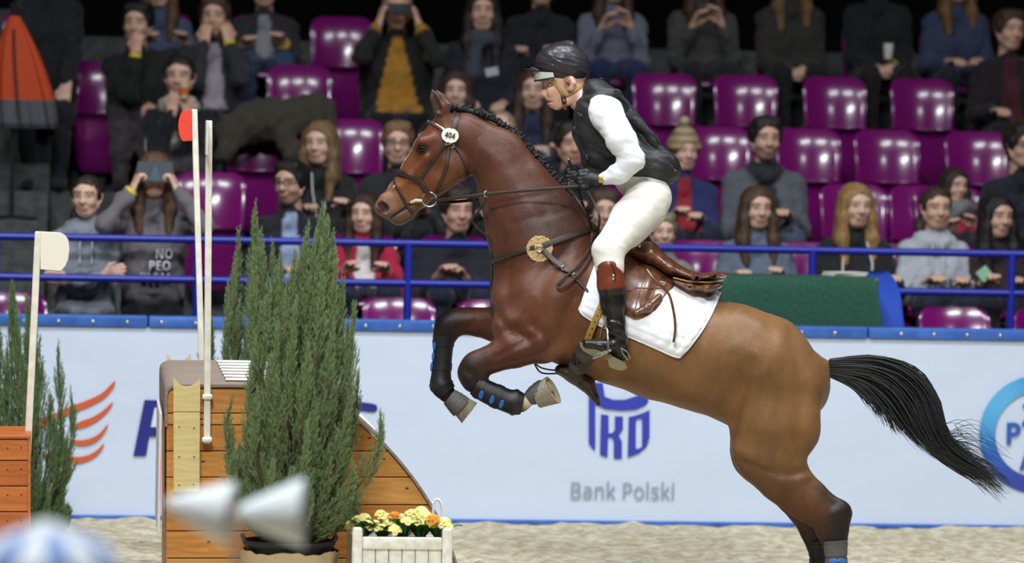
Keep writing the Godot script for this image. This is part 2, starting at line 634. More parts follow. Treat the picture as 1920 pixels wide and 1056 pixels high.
func hall() -> void:
	var m := MB.new()
	m.box(Vector3(0, -0.25, 10), Vector3(60, 0.3, 44))
	structure("floor", m, M.dark, "sub-floor of the arena")
	# raked sand: a real uneven surface
	m = MB.new()
	var f := FastNoiseLite.new(); f.seed = 3; f.frequency = 0.9; f.fractal_octaves = 4
	var f2 := FastNoiseLite.new(); f2.seed = 8; f2.frequency = 4.5; f2.fractal_octaves = 3
	var rows: Array = []
	var z := -0.05
	while z < 9.0:
		var row: Array = []
		var x := -5.0
		while x < 6.0:
			row.append(Vector3(x, 0.004 + 0.022 * f.get_noise_2d(x, z) + 0.024 * f2.get_noise_2d(x, z), z))
			x += 0.05
		rows.push_front(row)
		z += 0.05
	rows.reverse()
	var flipped: Array = []
	for r in rows:
		flipped.push_front(r)
	m.grid(flipped)
	var o := structure("floor_sand", m, M.sand, "pale raked arena sand with hoof-churned lumps")
	var m2 := MB.new()
	for q in [[-30, -5, -0.05, 32], [6, 30, -0.05, 32], [-5, 6, 8.9, 32]]:
		m2.box(Vector3((q[0] + q[1]) * 0.5, -0.008, (q[2] + q[3]) * 0.5), Vector3(q[1] - q[0], 0.014, q[3] - q[2]))
	structure("floor_sand", m2, M.sand, "pale arena sand beyond the fences")
	var shell := [["wall_back", Vector3(0, 7, -12.2), Vector3(60, 14.4, 0.3)], ["wall_front", Vector3(0, 7, 32.1), Vector3(60, 14.4, 0.3)], ["wall_left", Vector3(-30.1, 7, 10), Vector3(0.3, 14.4, 44.6)], ["wall_right", Vector3(30.1, 7, 10), Vector3(0.3, 14.4, 44.6)], ["ceiling", Vector3(0, 14.2, 10), Vector3(60, 0.3, 44.6)]]
	for s in shell:
		m = MB.new()
		m.box(s[1], s[2])
		structure(s[0], m, M.dark, "dark hall " + ("roof" if s[0] == "ceiling" else "wall"))

func stand() -> void:
	# concrete terraces that carry the seat rows
	for r in ROWS:
		var m := MB.new()
		var z0 := -(0.55 + 0.8 * r)
		if r == 0: z0 = -0.1
		m.box(Vector3(STAIR_R - 1.6 + 6.0, row_y(r) * 0.5, (z0 - 12.0) * 0.5), Vector3(12.0, row_y(r), 12.0 + z0), Basis.IDENTITY, 0.01)
		structure("floor_terrace", m, M.concrete, "grey concrete terrace step carrying a row of seats")
	# stairs up the aisle, two steps to each terrace
	var k := 0
	for r in ROWS * 2:
		var m := MB.new()
		var y := 0.35 + 0.175 * r
		var zf := -0.1 if r == 0 else -(0.15 + 0.4 * r)
		m.box(Vector3(-5.6 + STAIR_R, y * 0.5, (zf - 12.0) * 0.5), Vector3(8.0, y, 12.0 + zf), Basis.IDENTITY, 0.012)
		structure("floor_stair", m, M.concrete, "concrete stair of the aisle between seat blocks")

	for q in [[12, 412, 3], [50, 471, 2], [95, 535, 1]]:
		var zf = -(0.15 + 0.4 * q[2])
		var p := on_z(q[0], q[1], zf + 0.006)
		var m := MB.new()
		m.box(Vector3(p.x, 0.35 + 0.175 * q[2] - 0.06, zf + 0.002), Vector3(0.1, 0.055, 0.006))
		structure("trim_%d" % q[2], m, M.yellow_mark, "pale yellow edge mark on an aisle stair")

func board() -> void:
	var t := thing("advertising_board", "long white advertising board with blue cap strip along the arena edge", "board", Transform3D(Basis.IDENTITY, Vector3.ZERO))
	var m := MB.new()
	var rows: Array = []
	var f := FastNoiseLite.new(); f.seed = 5; f.frequency = 0.8
	for j in 13:
		var row: Array = []
		for i in 161:
			var x := -12.0 + 24.0 * i / 160.0
			var y := 0.02 + 1.04 * j / 12.0
			var s := sin(PI * j / 12.0)
			row.append(Vector3(x, y, -0.004 + 0.006 * s * f.get_noise_2d(x * 1.0, y * 2.5)))
		rows.append(row)
	m.grid(rows)
	m.box(Vector3(0, 0.53, -0.05), Vector3(24, 1.02, 0.07))
	part("banner_panel", m, M.vinyl, t)
	var x0 := -12.0
	for i in 12:
		m = MB.new()
		m.box(Vector3(x0 + 1.0, 1.09, -0.035), Vector3(1.994, 0.066, 0.1), Basis.IDENTITY, 0.008)
		part("cap_strip", m, M.strip, t)
		x0 += 2.0
	var bolt := MB.new()
	bolt.lathe([[0.0, 0.009], [0.007, 0.008], [0.011, 0.004], [0.012, 0.0]], 10, Transform3D(Basis(Vector3.RIGHT, PI / 2), Vector3.ZERO))
	var bm := bolt.mesh(M.steel)
	var bx := on_z(45, 604, 0.015).x
	for i in 34:
		if i == 27: continue
		part_mesh("bolt", bm, t, Transform3D(Basis.IDENTITY, Vector3(bx + 0.187 * (i - 2), 1.088, 0.015)))
	m = MB.new()
	m.box(Vector3(0, 0.012, 0.004), Vector3(24, 0.026, 0.02), Basis.IDENTITY, 0.004)
	part("base_strip", m, M.strip, t)
	logos(t)

func poly_on_board(m: MB, pts: Array, lift := 0.006) -> void:
	var q := PackedVector2Array()
	for p in pts:
		var w := on_z(p[0], p[1], lift)
		q.append(Vector2(w.x, w.y))
	m.prism(q, Transform3D(Basis.IDENTITY, Vector3(0, 0, lift)), 0.003)

func smooth_poly(pts: Array, n := 6) -> Array:      # closed Catmull-Rom through pixel points
	var out: Array = []
	var s := pts.size()
	for i in s:
		var a := Vector2(pts[(i + s - 1) % s][0], pts[(i + s - 1) % s][1]); var b := Vector2(pts[i][0], pts[i][1])
		var c := Vector2(pts[(i + 1) % s][0], pts[(i + 1) % s][1]); var d := Vector2(pts[(i + 2) % s][0], pts[(i + 2) % s][1])
		for k in n:
			var p := b.cubic_interpolate(c, a, d, float(k) / n)
			out.append([p.x, p.y])
	return out

func text(words: String, size_m: float, bold := false, fnt := "Droid Sans") -> TextMesh:
	var f := SystemFont.new()
	f.font_names = PackedStringArray([fnt])
	f.font_weight = 700 if bold else 400
	var t := TextMesh.new()
	t.text = words
	t.font = f
	t.font_size = 64
	t.pixel_size = size_m / 64.0
	t.depth = 0.003
	t.curve_step = 2.0
	return t

func logos(t: Node3D) -> void:
	var orange := mat(rgb(208, 92, 52), 0.45)
	var navy := mat(rgb(36, 42, 128), 0.45)
	var pko := mat(rgb(52, 62, 172), 0.45)
	var grey := mat(rgb(150, 160, 172), 0.45)
	# four-feathered wing
	var wing := [
		[[60, 790], [98, 778], [122, 766], [160, 752], [190, 738], [207, 722], [216, 714], [212, 728], [196, 746], [168, 762], [140, 773], [116, 784], [80, 800]],
		[[135, 802], [150, 791], [172, 783], [192, 771], [206, 758], [212, 755], [204, 770], [186, 787], [164, 799], [145, 804]],
		[[130, 824], [150, 826], [170, 822], [186, 813], [198, 800], [203, 795], [196, 812], [180, 828], [160, 835], [142, 834]],
		[[80, 850], [110, 852], [140, 857], [164, 854], [182, 844], [194, 832], [192, 842], [178, 857], [156, 867], [128, 870], [90, 862]]]
	for w in wing:
		var m := MB.new()
		poly_on_board(m, smooth_poly(w, 4))
		part("feather_mark", m, orange, t)
	var m := MB.new()
	poly_on_board(m, [[271, 750], [330, 752], [342, 757], [347, 768], [343, 790], [334, 808], [318, 818], [280, 818], [274, 855], [250, 855]])
	part("letter", m, navy, t)
	var hole := MB.new()
	poly_on_board(hole, [[290, 765], [320, 766], [326, 771], [322, 792], [314, 801], [283, 801]], 0.008)
	part("letter_gap", hole, mat(rgb(214, 222, 236), 0.42), t)
	m = MB.new()
	poly_on_board(m, smooth_poly([[706, 760], [684, 755], [658, 754], [640, 760], [632, 775], [640, 790], [665, 800], [672, 815], [660, 828], [632, 828], [612, 822], [606, 838], [640, 848], [672, 844], [692, 830], [694, 806], [680, 790], [655, 780], [652, 772], [664, 769], [702, 773]], 3))
	part("letter", m, navy, t)
	# shield of the bank: P above, K and O below
	var shapes := [
		[[1104, 718], [1116, 718], [1116, 838], [1115, 846], [1104, 832]],
		[[1116, 718], [1130, 718], [1134, 744], [1150, 750], [1172, 750], [1196, 742], [1214, 733], [1216, 752], [1210, 760], [1192, 768], [1165, 770], [1135, 767], [1122, 761], [1116, 758]],
		[[1127, 777], [1141, 779], [1141, 813], [1149, 812], [1153, 806], [1153, 781], [1168, 781], [1168, 805], [1160, 817], [1166, 828], [1166, 860], [1151, 860], [1151, 828], [1147, 820], [1140, 820], [1139, 858], [1125, 853]],
		[[1179, 782], [1190, 780], [1190, 842], [1197, 842], [1204, 838], [1217, 826], [1212, 838], [1198, 850], [1177, 858]],
		[[1190, 780], [1205, 775], [1218, 769], [1218, 822], [1204, 838], [1204, 788], [1202, 784], [1194, 786], [1192, 792], [1192, 842], [1190, 842]]]
	for s in shapes:
		m = MB.new()
		poly_on_board(m, s)
		part("emblem_stroke", m, pko, t)
	var tm := text("Bank Polski", 0.125)
	var a := on_z(1167, 921, 0.006)
	tm.material = grey
	var o := part_mesh("lettering", tm, t, Transform3D(Basis.IDENTITY.scaled(Vector3(0.93, 1.0, 1.0)), a))
	# blue ring with letters, cut off by the picture's edge
	var c := on_z(1945, 815, 0.006)
	var re := (on_z(1945, 815, 0.006) - on_z(1836, 815, 0.006)).length()
	var ri := (on_z(1945, 815, 0.006) - on_z(1866, 815, 0.006)).length()
	m = MB.new()
	var rr: Array = []
	var v0 := 0
	var g := Gradient.new()
	g.set_color(0, lin(58, 62, 158)); g.set_color(1, lin(92, 178, 226))
	g.add_point(0.5, lin(44, 104, 186))
	for k in 49:
		var an := TAU * k / 48.0
		var dirv := Vector2(cos(an), sin(an))
		var tone := clampf(pow(0.5 + 0.5 * dirv.dot(Vector2(-0.74, 0.67)), 2.2), 0, 1)
		for q in 2:
			m.col = g.sample(tone)
			var r: float = [re, ri][q]
			var id := m.vert(c + Vector3(dirv.x * r, dirv.y * r, 0))
			m.n[id] = Vector3.BACK
	for k in 48:
		m.quad(k * 2 + 1, k * 2, k * 2 + 2, k * 2 + 3)
	part("ring_mark", m, mat(Color.WHITE, 0.45, 0.0, true), t)
	var lm := mat(rgb(48, 92, 176), 0.45)
	for q in [["P", 1899, 814], ["Z", 1930, 780], ["A", 1930, 862]]:
		tm = text(q[0], 0.17, true)
		tm.material = lm
		part_mesh("lettering", tm, t, Transform3D(Basis.IDENTITY, on_z(q[1], q[2], 0.006)))

func railing() -> void:
	var t := thing("blue_railing", "bright blue two-bar tubular railing behind the white board", "railing", Transform3D(Basis.IDENTITY, Vector3(0, 0.35, -0.72)))
	for y in [1.529, 1.301]:
		var m := MB.new()
		m.tube([Vector3(-9, y - 0.35, 0), Vector3(9, y - 0.35, 0)], 0.022, 14)
		part("rail", m, M.blue, t)
	for x in [-8, 370, 765, 1143, 1523, 1897]:
		var p := on_z(x, 500, -0.72)
		var m := MB.new()
		m.tube([Vector3(p.x, 0.0, 0), Vector3(p.x, 1.529 - 0.35, 0)], 0.024, 14)
		m.lathe([[0.05, 0.0], [0.05, 0.012], [0.026, 0.014]], 14, Transform3D(Basis.IDENTITY, Vector3(p.x, 0, 0)))
		part("post", m, M.blue, t)

func seat_back_mesh() -> ArrayMesh:
	var m := MB.new()
	var rows: Array = []
	var H := 0.34
	for j in 15:
		var v := j / 14.0
		var hw := 0.215 - 0.012 * (1.0 - v)
		var rc := 0.085
		if v * H > H - rc:                              # rounded upper corners
			var q := (v * H - (H - rc)) / rc
			hw -= rc * (1.0 - sqrt(maxf(0.0, 1.0 - q * q * 0.985)))
		var front: Array = []; var back: Array = []
		for i in 13:
			var u := i / 6.0 - 1.0
			var x := u * hw
			var z := 0.05 * pow(absf(x) / 0.215, 2.0) - tan(deg_to_rad(13.0)) * v * H - 0.02 * pow(v, 6.0)
			z += 0.012 * sin(v * PI)
			front.append(Vector3(x, v * H, z))
			back.push_front(Vector3(x * 0.985, v * H, z - 0.016))
		rows.append(front + back)
	m.grid(rows, true)
	m.fan(rows[0], true); m.fan(rows[14])
	return m.mesh(M.purple)

func seat_pan_mesh(folded: bool) -> ArrayMesh:
	var m := MB.new()
	var rows: Array = []
	# section from the rear edge to the rolled front lip
	var prof := [[0.0, 0.0, 0.145], [0.05, -0.022, 0.165], [0.14, -0.032, 0.18], [0.24, -0.024, 0.19], [0.33, -0.004, 0.195], [0.375, 0.004, 0.196], [0.4, -0.012, 0.195], [0.404, -0.04, 0.194]]
	for p in prof:
		var top: Array = []; var bot: Array = []
		for i in 11:
			var u := i / 5.0 - 1.0
			var e := 0.028 * pow(absf(u), 3.0)
			top.append(Vector3(u * p[2], p[1] + e, p[0]))
			bot.push_front(Vector3(u * p[2] * 0.97, p[1] + e * 0.6 - 0.018, p[0] - 0.006))
		rows.append(top + bot)
	rows.reverse()
	m.grid(rows, true)
	m.fan(rows[0], true); m.fan(rows[rows.size() - 1])
	return m.mesh(M.purple)

var seat_meshes := {}
func seat(at: Vector3, folded: bool, label: String, group: String) -> Node3D:
	if seat_meshes.is_empty():
		seat_meshes.back = seat_back_mesh()
		seat_meshes.pan = seat_pan_mesh(true)
		var m := MB.new()
		m.box(Vector3(0, 0.2, -0.02), Vector3(0.05, 0.4, 0.04), Basis.IDENTITY, 0.006)
		m.box(Vector3(0, 0.41, 0.0), Vector3(0.36, 0.035, 0.05), Basis.IDENTITY, 0.008)
		m.box(Vector3(0, 0.006, -0.02), Vector3(0.16, 0.012, 0.1), Basis.IDENTITY, 0.003)
		seat_meshes.stand = m.mesh(M.black_plastic)
		m = MB.new()
		m.box(Vector3(0.195, 0.46, -0.012), Vector3(0.02, 0.13, 0.035), Basis.IDENTITY, 0.006)
		seat_meshes.arm = m.mesh(M.purple)
	var t := thing("stadium_seat", label, "seat", Transform3D(Basis.IDENTITY, at), group)
	part_mesh("backrest", seat_meshes.back, t, Transform3D(Basis.IDENTITY, Vector3(0, 0.51, 0)))
	var pan := Transform3D(Basis(Vector3.RIGHT, deg_to_rad(-76.0)), Vector3(0, 0.13, 0.045)) if folded else Transform3D(Basis(Vector3.RIGHT, deg_to_rad(-6.0)), Vector3(0, 0.43, 0.0))
	part_mesh("seat_pan", seat_meshes.pan, t, pan)
	part_mesh("bracket", seat_meshes.arm, t)
	part_mesh("bracket", seat_meshes.arm, t, Transform3D(Basis.IDENTITY, Vector3(-0.39, 0, 0)))
	part_mesh("stand", seat_meshes.stand, t)
	return t

func seats() -> void:
	# empty folding seats: row, pixel column of the middle, what tells it apart
	var empty := [
		[0, 22, "beside the foot of the aisle stairs"], [0, 752, "in front of the girl in crimson"], [0, 932, "behind the horse's raised forelegs"], [0, 1795, "in front of the girl in pale grey"], [0, 1972, "in front of the dark-haired girl, cut by the frame"],
		[1, 1323, "below the child in the knitted hat"], [1, 1497, "between the grey-blue cardigan and the long blond hair"], [1, 1680, "between the black and the pale grey hooded tops"],
		[2, 395, "behind the two white flag poles"], [2, 1600, "right behind the girl with long blond hair"], [2, 1730, "behind the ponytail of the girl in pale grey"],
		[3, 480, "behind the bearded man, below the olive coat"], [3, 655, "behind the long blond hair and the glasses"], [3, 1168, "behind the rider's back"], [3, 1345, "between the knitted hat and the grey winter coat"], [3, 1512, "behind the shoulder of the grey winter coat"], [3, 1660, "with a clear view of its folded pan"], [3, 1830, "above the small girl in red"],
		[4, 190, "beside the person standing in black"], [4, 557, "half covered by the olive coat"], [4, 1240, "behind the rider's shoulder blades"], [4, 1393, "below the grey-brown jumper"], [4, 1560, "below the clasped hands of the olive jacket"], [4, 1724, "below the spectator with the white cup"], [4, 1968, "beside the woman in dark red, cut by the frame"],
		[5, 635, "between the jeans and the mustard sweater"], [5, 60, "behind the orange jacket"]]
	for q in empty:
		var p := on_z(q[1], 400, row_z(q[0]))
		seat(Vector3(p.x, row_y(q[0]), row_z(q[0])), true, "empty purple folding seat " + q[2], "empty purple seats")

var fbody: Field
var fhead: Field
var horse_o := Vector3.ZERO

func horse_xf() -> Transform3D:
	return Transform3D(cam_b, eye - cam_b.z * ZH)

func chain(f: Field, pts: Array, col: Color) -> void:     # [x, y, radius] in pixels, then offset and half thickness in metres, optional own colour
	for i in pts.size() - 1:
		var a: Array = pts[i]; var e: Array = pts[i + 1]
		var ra: float = a[2] * (ZH - a[3]) / FPX; var re: float = e[2] * (ZH - e[3]) / FPX
		var sa: float = a[4] / ra; var se: float = e[4] / re
		ra = maxf(ra - f.shrink, ra * 0.6); re = maxf(re - f.shrink, re * 0.6)
		f.bone(hp(a[0], a[1], a[3]), hp(e[0], e[1], e[3]), ra, re, sa, se, a[5] if a.size() > 5 else col)

func prepare_horse() -> void:
	var bay := lin(122, 68, 42)
	var red := lin(112, 58, 38)
	var gold := lin(142, 96, 56)
	var liver := lin(88, 48, 34)
	var ink := lin(34, 27, 26)
	var f := Field.new()
	f.cell = 0.0105; f.k = 0.05; f.shrink = 0.0095
	# trunk
	chain(f, [[985, 545, 64, 0, 0.17], [1030, 562, 104, 0, 0.225], [1095, 580, 114, 0, 0.27], [1160, 605, 116, 0, 0.295, gold], [1230, 635, 110, 0, 0.3, gold], [1300, 660, 101, 0, 0.275, gold], [1370, 667, 98, 0, 0.255, gold], [1430, 687, 97, 0, 0.255, gold], [1482, 722, 79, 0, 0.2, gold]], bay)
	chain(f, [[1250, 668, 84, 0, 0.26], [1312, 690, 78, 0, 0.24], [1390, 742, 66, 0, 0.2]], gold)
	chain(f, [[1505, 700, 44, 0, 0.1], [1548, 688, 15, 0, 0.035]], gold)                      # tail head
	# neck
	chain(f, [[872, 250, 44, 0, 0.075], [935, 297, 56, 0, 0.085], [968, 360, 71, 0, 0.105], [998, 417, 89, 0, 0.14], [1018, 462, 97, 0, 0.18], [1040, 520, 104, 0, 0.215]], red)
	chain(f, [[985, 420, 60, 0, 0.12], [1090, 462, 44, 0, 0.08], [1160, 510, 40, 0, 0.1]], liver)   # withers
	# shoulder blades, arms and breast, both sides
	for s in [1.0, -1.0]:
		chain(f, [[1068, 462, 30, 0.1 * s, 0.07], [1005, 560, 44, 0.165 * s, 0.075], [958, 612, 40, 0.15 * s, 0.08]], bay)
		chain(f, [[1062, 540, 44, 0.185 * s, 0.075], [1022, 640, 44, 0.175 * s, 0.07]], bay)     # triceps
		chain(f, [[950, 560, 30, 0.085 * s, 0.075], [957, 606, 30, 0.1 * s, 0.08]], bay)         # breast
		# thigh and leg behind
		var dx := 0.0 if s > 0 else -30.0
		var dy := 0.0 if s > 0 else 2.0
		var e := 1.0 if s > 0 else 0.35
		chain(f, [[1448, 735, 92, 0.115 * s, 0.125], [1452, 798, 86, 0.125 * s, 0.125], [1440 + dx * 0.2, 845, 68, 0.135 * s, 0.105]], gold)
		chain(f, [[1440 + dx * 0.0, 848, 62, 0.135 * s, 0.1], [1470 + dx * 0.05, 897, 48, 0.14 * s, 0.075], [1513 + dx * 0.3, 937, 40, 0.14 * s, 0.06], [1546 + dx * 0.85, 967 + dy, 33, 0.14 * s, 0.05, liver]], red)
		chain(f, [[1522 + dx, 935 + dy, 24, 0.14 * s, 0.035], [1573 + dx, 963 + dy, 24, 0.14 * s, 0.034], [1566 + dx, 985 + dy, 26, 0.14 * s, 0.036]], ink)  # point of hock
		chain(f, [[1548 + dx, 966 + dy, 30, 0.14 * s, 0.045], [1561 + dx, 1000 + dy, 26, 0.14 * s, 0.04], [1567 + dx, 1030 + dy, 20, 0.14 * s, 0.032], [1568 + dx, 1070 + dy, 18, 0.14 * s, 0.03], [1564 + dx, 1092 + dy, 21, 0.14 * s, 0.038], [1552 + dx, 1106 + dy, 17, 0.14 * s, 0.034]], ink)
	# near foreleg: folded tight
	chain(f, [[1005, 640, 42, 0.165, 0.08], [965, 657, 33, 0.165, 0.075], [925, 672, 27, 0.165, 0.058], [893, 684, 25, 0.165, 0.048, liver]], red)
	chain(f, [[893, 684, 25, 0.165, 0.047], [882, 700, 23, 0.165, 0.047], [888, 716, 19, 0.165, 0.042], [920, 737, 15, 0.165, 0.03], [960, 753, 17, 0.165, 0.036], [978, 758, 15, 0.165, 0.032]], ink)
	chain(f, [[976, 757, 14, 0.165, 0.03], [996, 748, 12, 0.165, 0.03]], lin(214, 198, 168))
	# far foreleg
	chain(f, [[958, 606, 40, -0.12, 0.08], [925, 608, 31, -0.15, 0.07], [890, 603, 26, -0.16, 0.055], [858, 602, 24, -0.16, 0.05, ink]], red)
	chain(f, [[858, 602, 24, -0.16, 0.05], [839, 612, 24, -0.16, 0.047], [833, 634, 19, -0.16, 0.04], [829, 670, 14, -0.16, 0.03], [825, 712, 17, -0.16, 0.035], [836, 736, 16, -0.16, 0.034], [850, 752, 14, -0.16, 0.034]], ink)
	fbody = f
	jobs.append(f)
	# head, on a finer grid
	var h := Field.new()
	h.cell = 0.006; h.k = 0.03; h.shrink = 0.003
	chain(h, [[900, 282, 50, 0, 0.075], [868, 258, 42, 0, 0.078], [840, 252, 38, 0, 0.088]], red)
	chain(h, [[840, 250, 36, 0, 0.088], [814, 282, 38, 0, 0.092], [786, 322, 33, 0, 0.07], [756, 362, 28, 0, 0.052], [735, 385, 25, 0, 0.055]], red)
	chain(h, [[846, 308, 40, 0, 0.088], [812, 338, 30, 0, 0.066], [780, 372, 20, 0, 0.042], [766, 396, 14, 0, 0.038]], red)
	for s in [1.0, -1.0]:
		chain(h, [[845, 312, 30, 0.062 * s, 0.03], [828, 330, 20, 0.06 * s, 0.02]], bay)                # jowl
		chain(h, [[806, 262, 10, 0.082 * s, 0.018], [792, 266, 9, 0.088 * s, 0.018], [780, 275, 6, 0.078 * s, 0.014]], red)   # brow
		chain(h, [[800, 296, 6, 0.088 * s, 0.012], [770, 330, 5, 0.066 * s, 0.01], [752, 350, 4, 0.053 * s, 0.01]], red)       # facial crest
		chain(h, [[722, 374, 13, 0.034 * s, 0.024], [716, 390, 13, 0.04 * s, 0.022], [730, 400, 12, 0.036 * s, 0.024]], lin(120, 82, 60))   # nostril rim
		var ex := 0.0 if s > 0 else 12.0
		chain(h, [[832 + ex, 222, 15, 0.05 * s, 0.032], [826 + ex, 203, 13, 0.06 * s, 0.026], [816 + ex * 0.8, 184, 9, 0.064 * s, 0.016], [810 + ex * 0.6, 168, 2.5, 0.062 * s, 0.006]], red)
		# carved: nostril, ear shell, eye socket
		var cut := func(x0: float, y0: float, x1: float, y1: float, r0: float, r1: float, w0: float, w1: float, sq: float) -> void:
			var a := hp(x0, y0, w0); var e := hp(x1, y1, w1)
			h.cut.append([a.x, a.y, a.z, e.x - a.x, e.y - a.y, e.z - a.z, r0 * ZH / FPX, r1 * ZH / FPX, sq, sq])
		cut.call(713, 383, 722, 392, 6.0, 7.5, 0.062 * s, 0.06 * s, 1.0)
		cut.call(822 + ex, 205, 812 + ex * 0.6, 176, 8.0, 3.5, 0.092 * s, 0.08 * s, 1.0)
		cut.call(796, 280, 786, 278, 7.0, 6.0, 0.11 * s, 0.102 * s, 1.0)
	h.cut.append([hp(735, 408, 0).x, hp(735, 408, 0).y, 0.0, hp(772, 383, 0).x - hp(735, 408, 0).x, hp(772, 383, 0).y - hp(735, 408, 0).y, 0.0, 0.0035, 0.003, 30.0, 30.0])   # mouth line
	chain(h, [[738, 396, 18, 0, 0.05], [744, 407, 15, 0, 0.045]], lin(112, 84, 66))
	chain(h, [[752, 407, 14, 0, 0.04], [764, 402, 12, 0, 0.038]], lin(128, 92, 62))
	fhead = h
	jobs.append(h)

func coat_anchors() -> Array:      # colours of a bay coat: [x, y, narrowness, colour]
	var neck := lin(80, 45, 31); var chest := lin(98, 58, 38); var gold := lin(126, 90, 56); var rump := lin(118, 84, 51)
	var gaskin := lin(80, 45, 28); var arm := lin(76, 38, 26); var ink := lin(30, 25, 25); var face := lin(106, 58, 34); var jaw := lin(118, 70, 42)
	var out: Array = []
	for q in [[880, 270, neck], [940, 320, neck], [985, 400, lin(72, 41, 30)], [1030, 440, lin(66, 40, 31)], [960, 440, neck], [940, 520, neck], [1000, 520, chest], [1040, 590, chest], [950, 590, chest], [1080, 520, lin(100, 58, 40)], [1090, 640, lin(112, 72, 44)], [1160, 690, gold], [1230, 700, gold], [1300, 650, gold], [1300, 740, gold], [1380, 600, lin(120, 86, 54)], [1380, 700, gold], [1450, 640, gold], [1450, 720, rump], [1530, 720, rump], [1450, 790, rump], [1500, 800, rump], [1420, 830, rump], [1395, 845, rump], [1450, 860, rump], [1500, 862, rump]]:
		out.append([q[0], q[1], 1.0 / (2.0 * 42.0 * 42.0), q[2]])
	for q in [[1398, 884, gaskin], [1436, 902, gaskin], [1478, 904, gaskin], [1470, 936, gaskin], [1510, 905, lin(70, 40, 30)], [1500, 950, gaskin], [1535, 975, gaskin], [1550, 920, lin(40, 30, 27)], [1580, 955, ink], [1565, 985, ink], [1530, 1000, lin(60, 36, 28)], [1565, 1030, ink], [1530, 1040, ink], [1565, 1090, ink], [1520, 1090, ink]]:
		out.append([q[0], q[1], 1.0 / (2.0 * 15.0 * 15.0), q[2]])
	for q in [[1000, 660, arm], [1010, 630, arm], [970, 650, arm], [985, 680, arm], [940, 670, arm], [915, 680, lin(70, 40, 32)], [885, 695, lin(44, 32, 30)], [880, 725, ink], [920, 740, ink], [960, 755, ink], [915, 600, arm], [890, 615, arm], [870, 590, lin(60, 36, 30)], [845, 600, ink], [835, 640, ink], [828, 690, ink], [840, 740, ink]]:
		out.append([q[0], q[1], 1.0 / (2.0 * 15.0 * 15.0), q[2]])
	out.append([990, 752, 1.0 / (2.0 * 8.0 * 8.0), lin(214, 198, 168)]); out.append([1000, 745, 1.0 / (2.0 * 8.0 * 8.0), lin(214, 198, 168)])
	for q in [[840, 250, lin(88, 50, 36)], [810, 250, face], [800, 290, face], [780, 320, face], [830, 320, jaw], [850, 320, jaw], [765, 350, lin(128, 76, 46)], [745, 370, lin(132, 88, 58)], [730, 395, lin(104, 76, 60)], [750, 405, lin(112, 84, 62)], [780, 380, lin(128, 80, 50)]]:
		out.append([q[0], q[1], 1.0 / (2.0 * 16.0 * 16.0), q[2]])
	return out

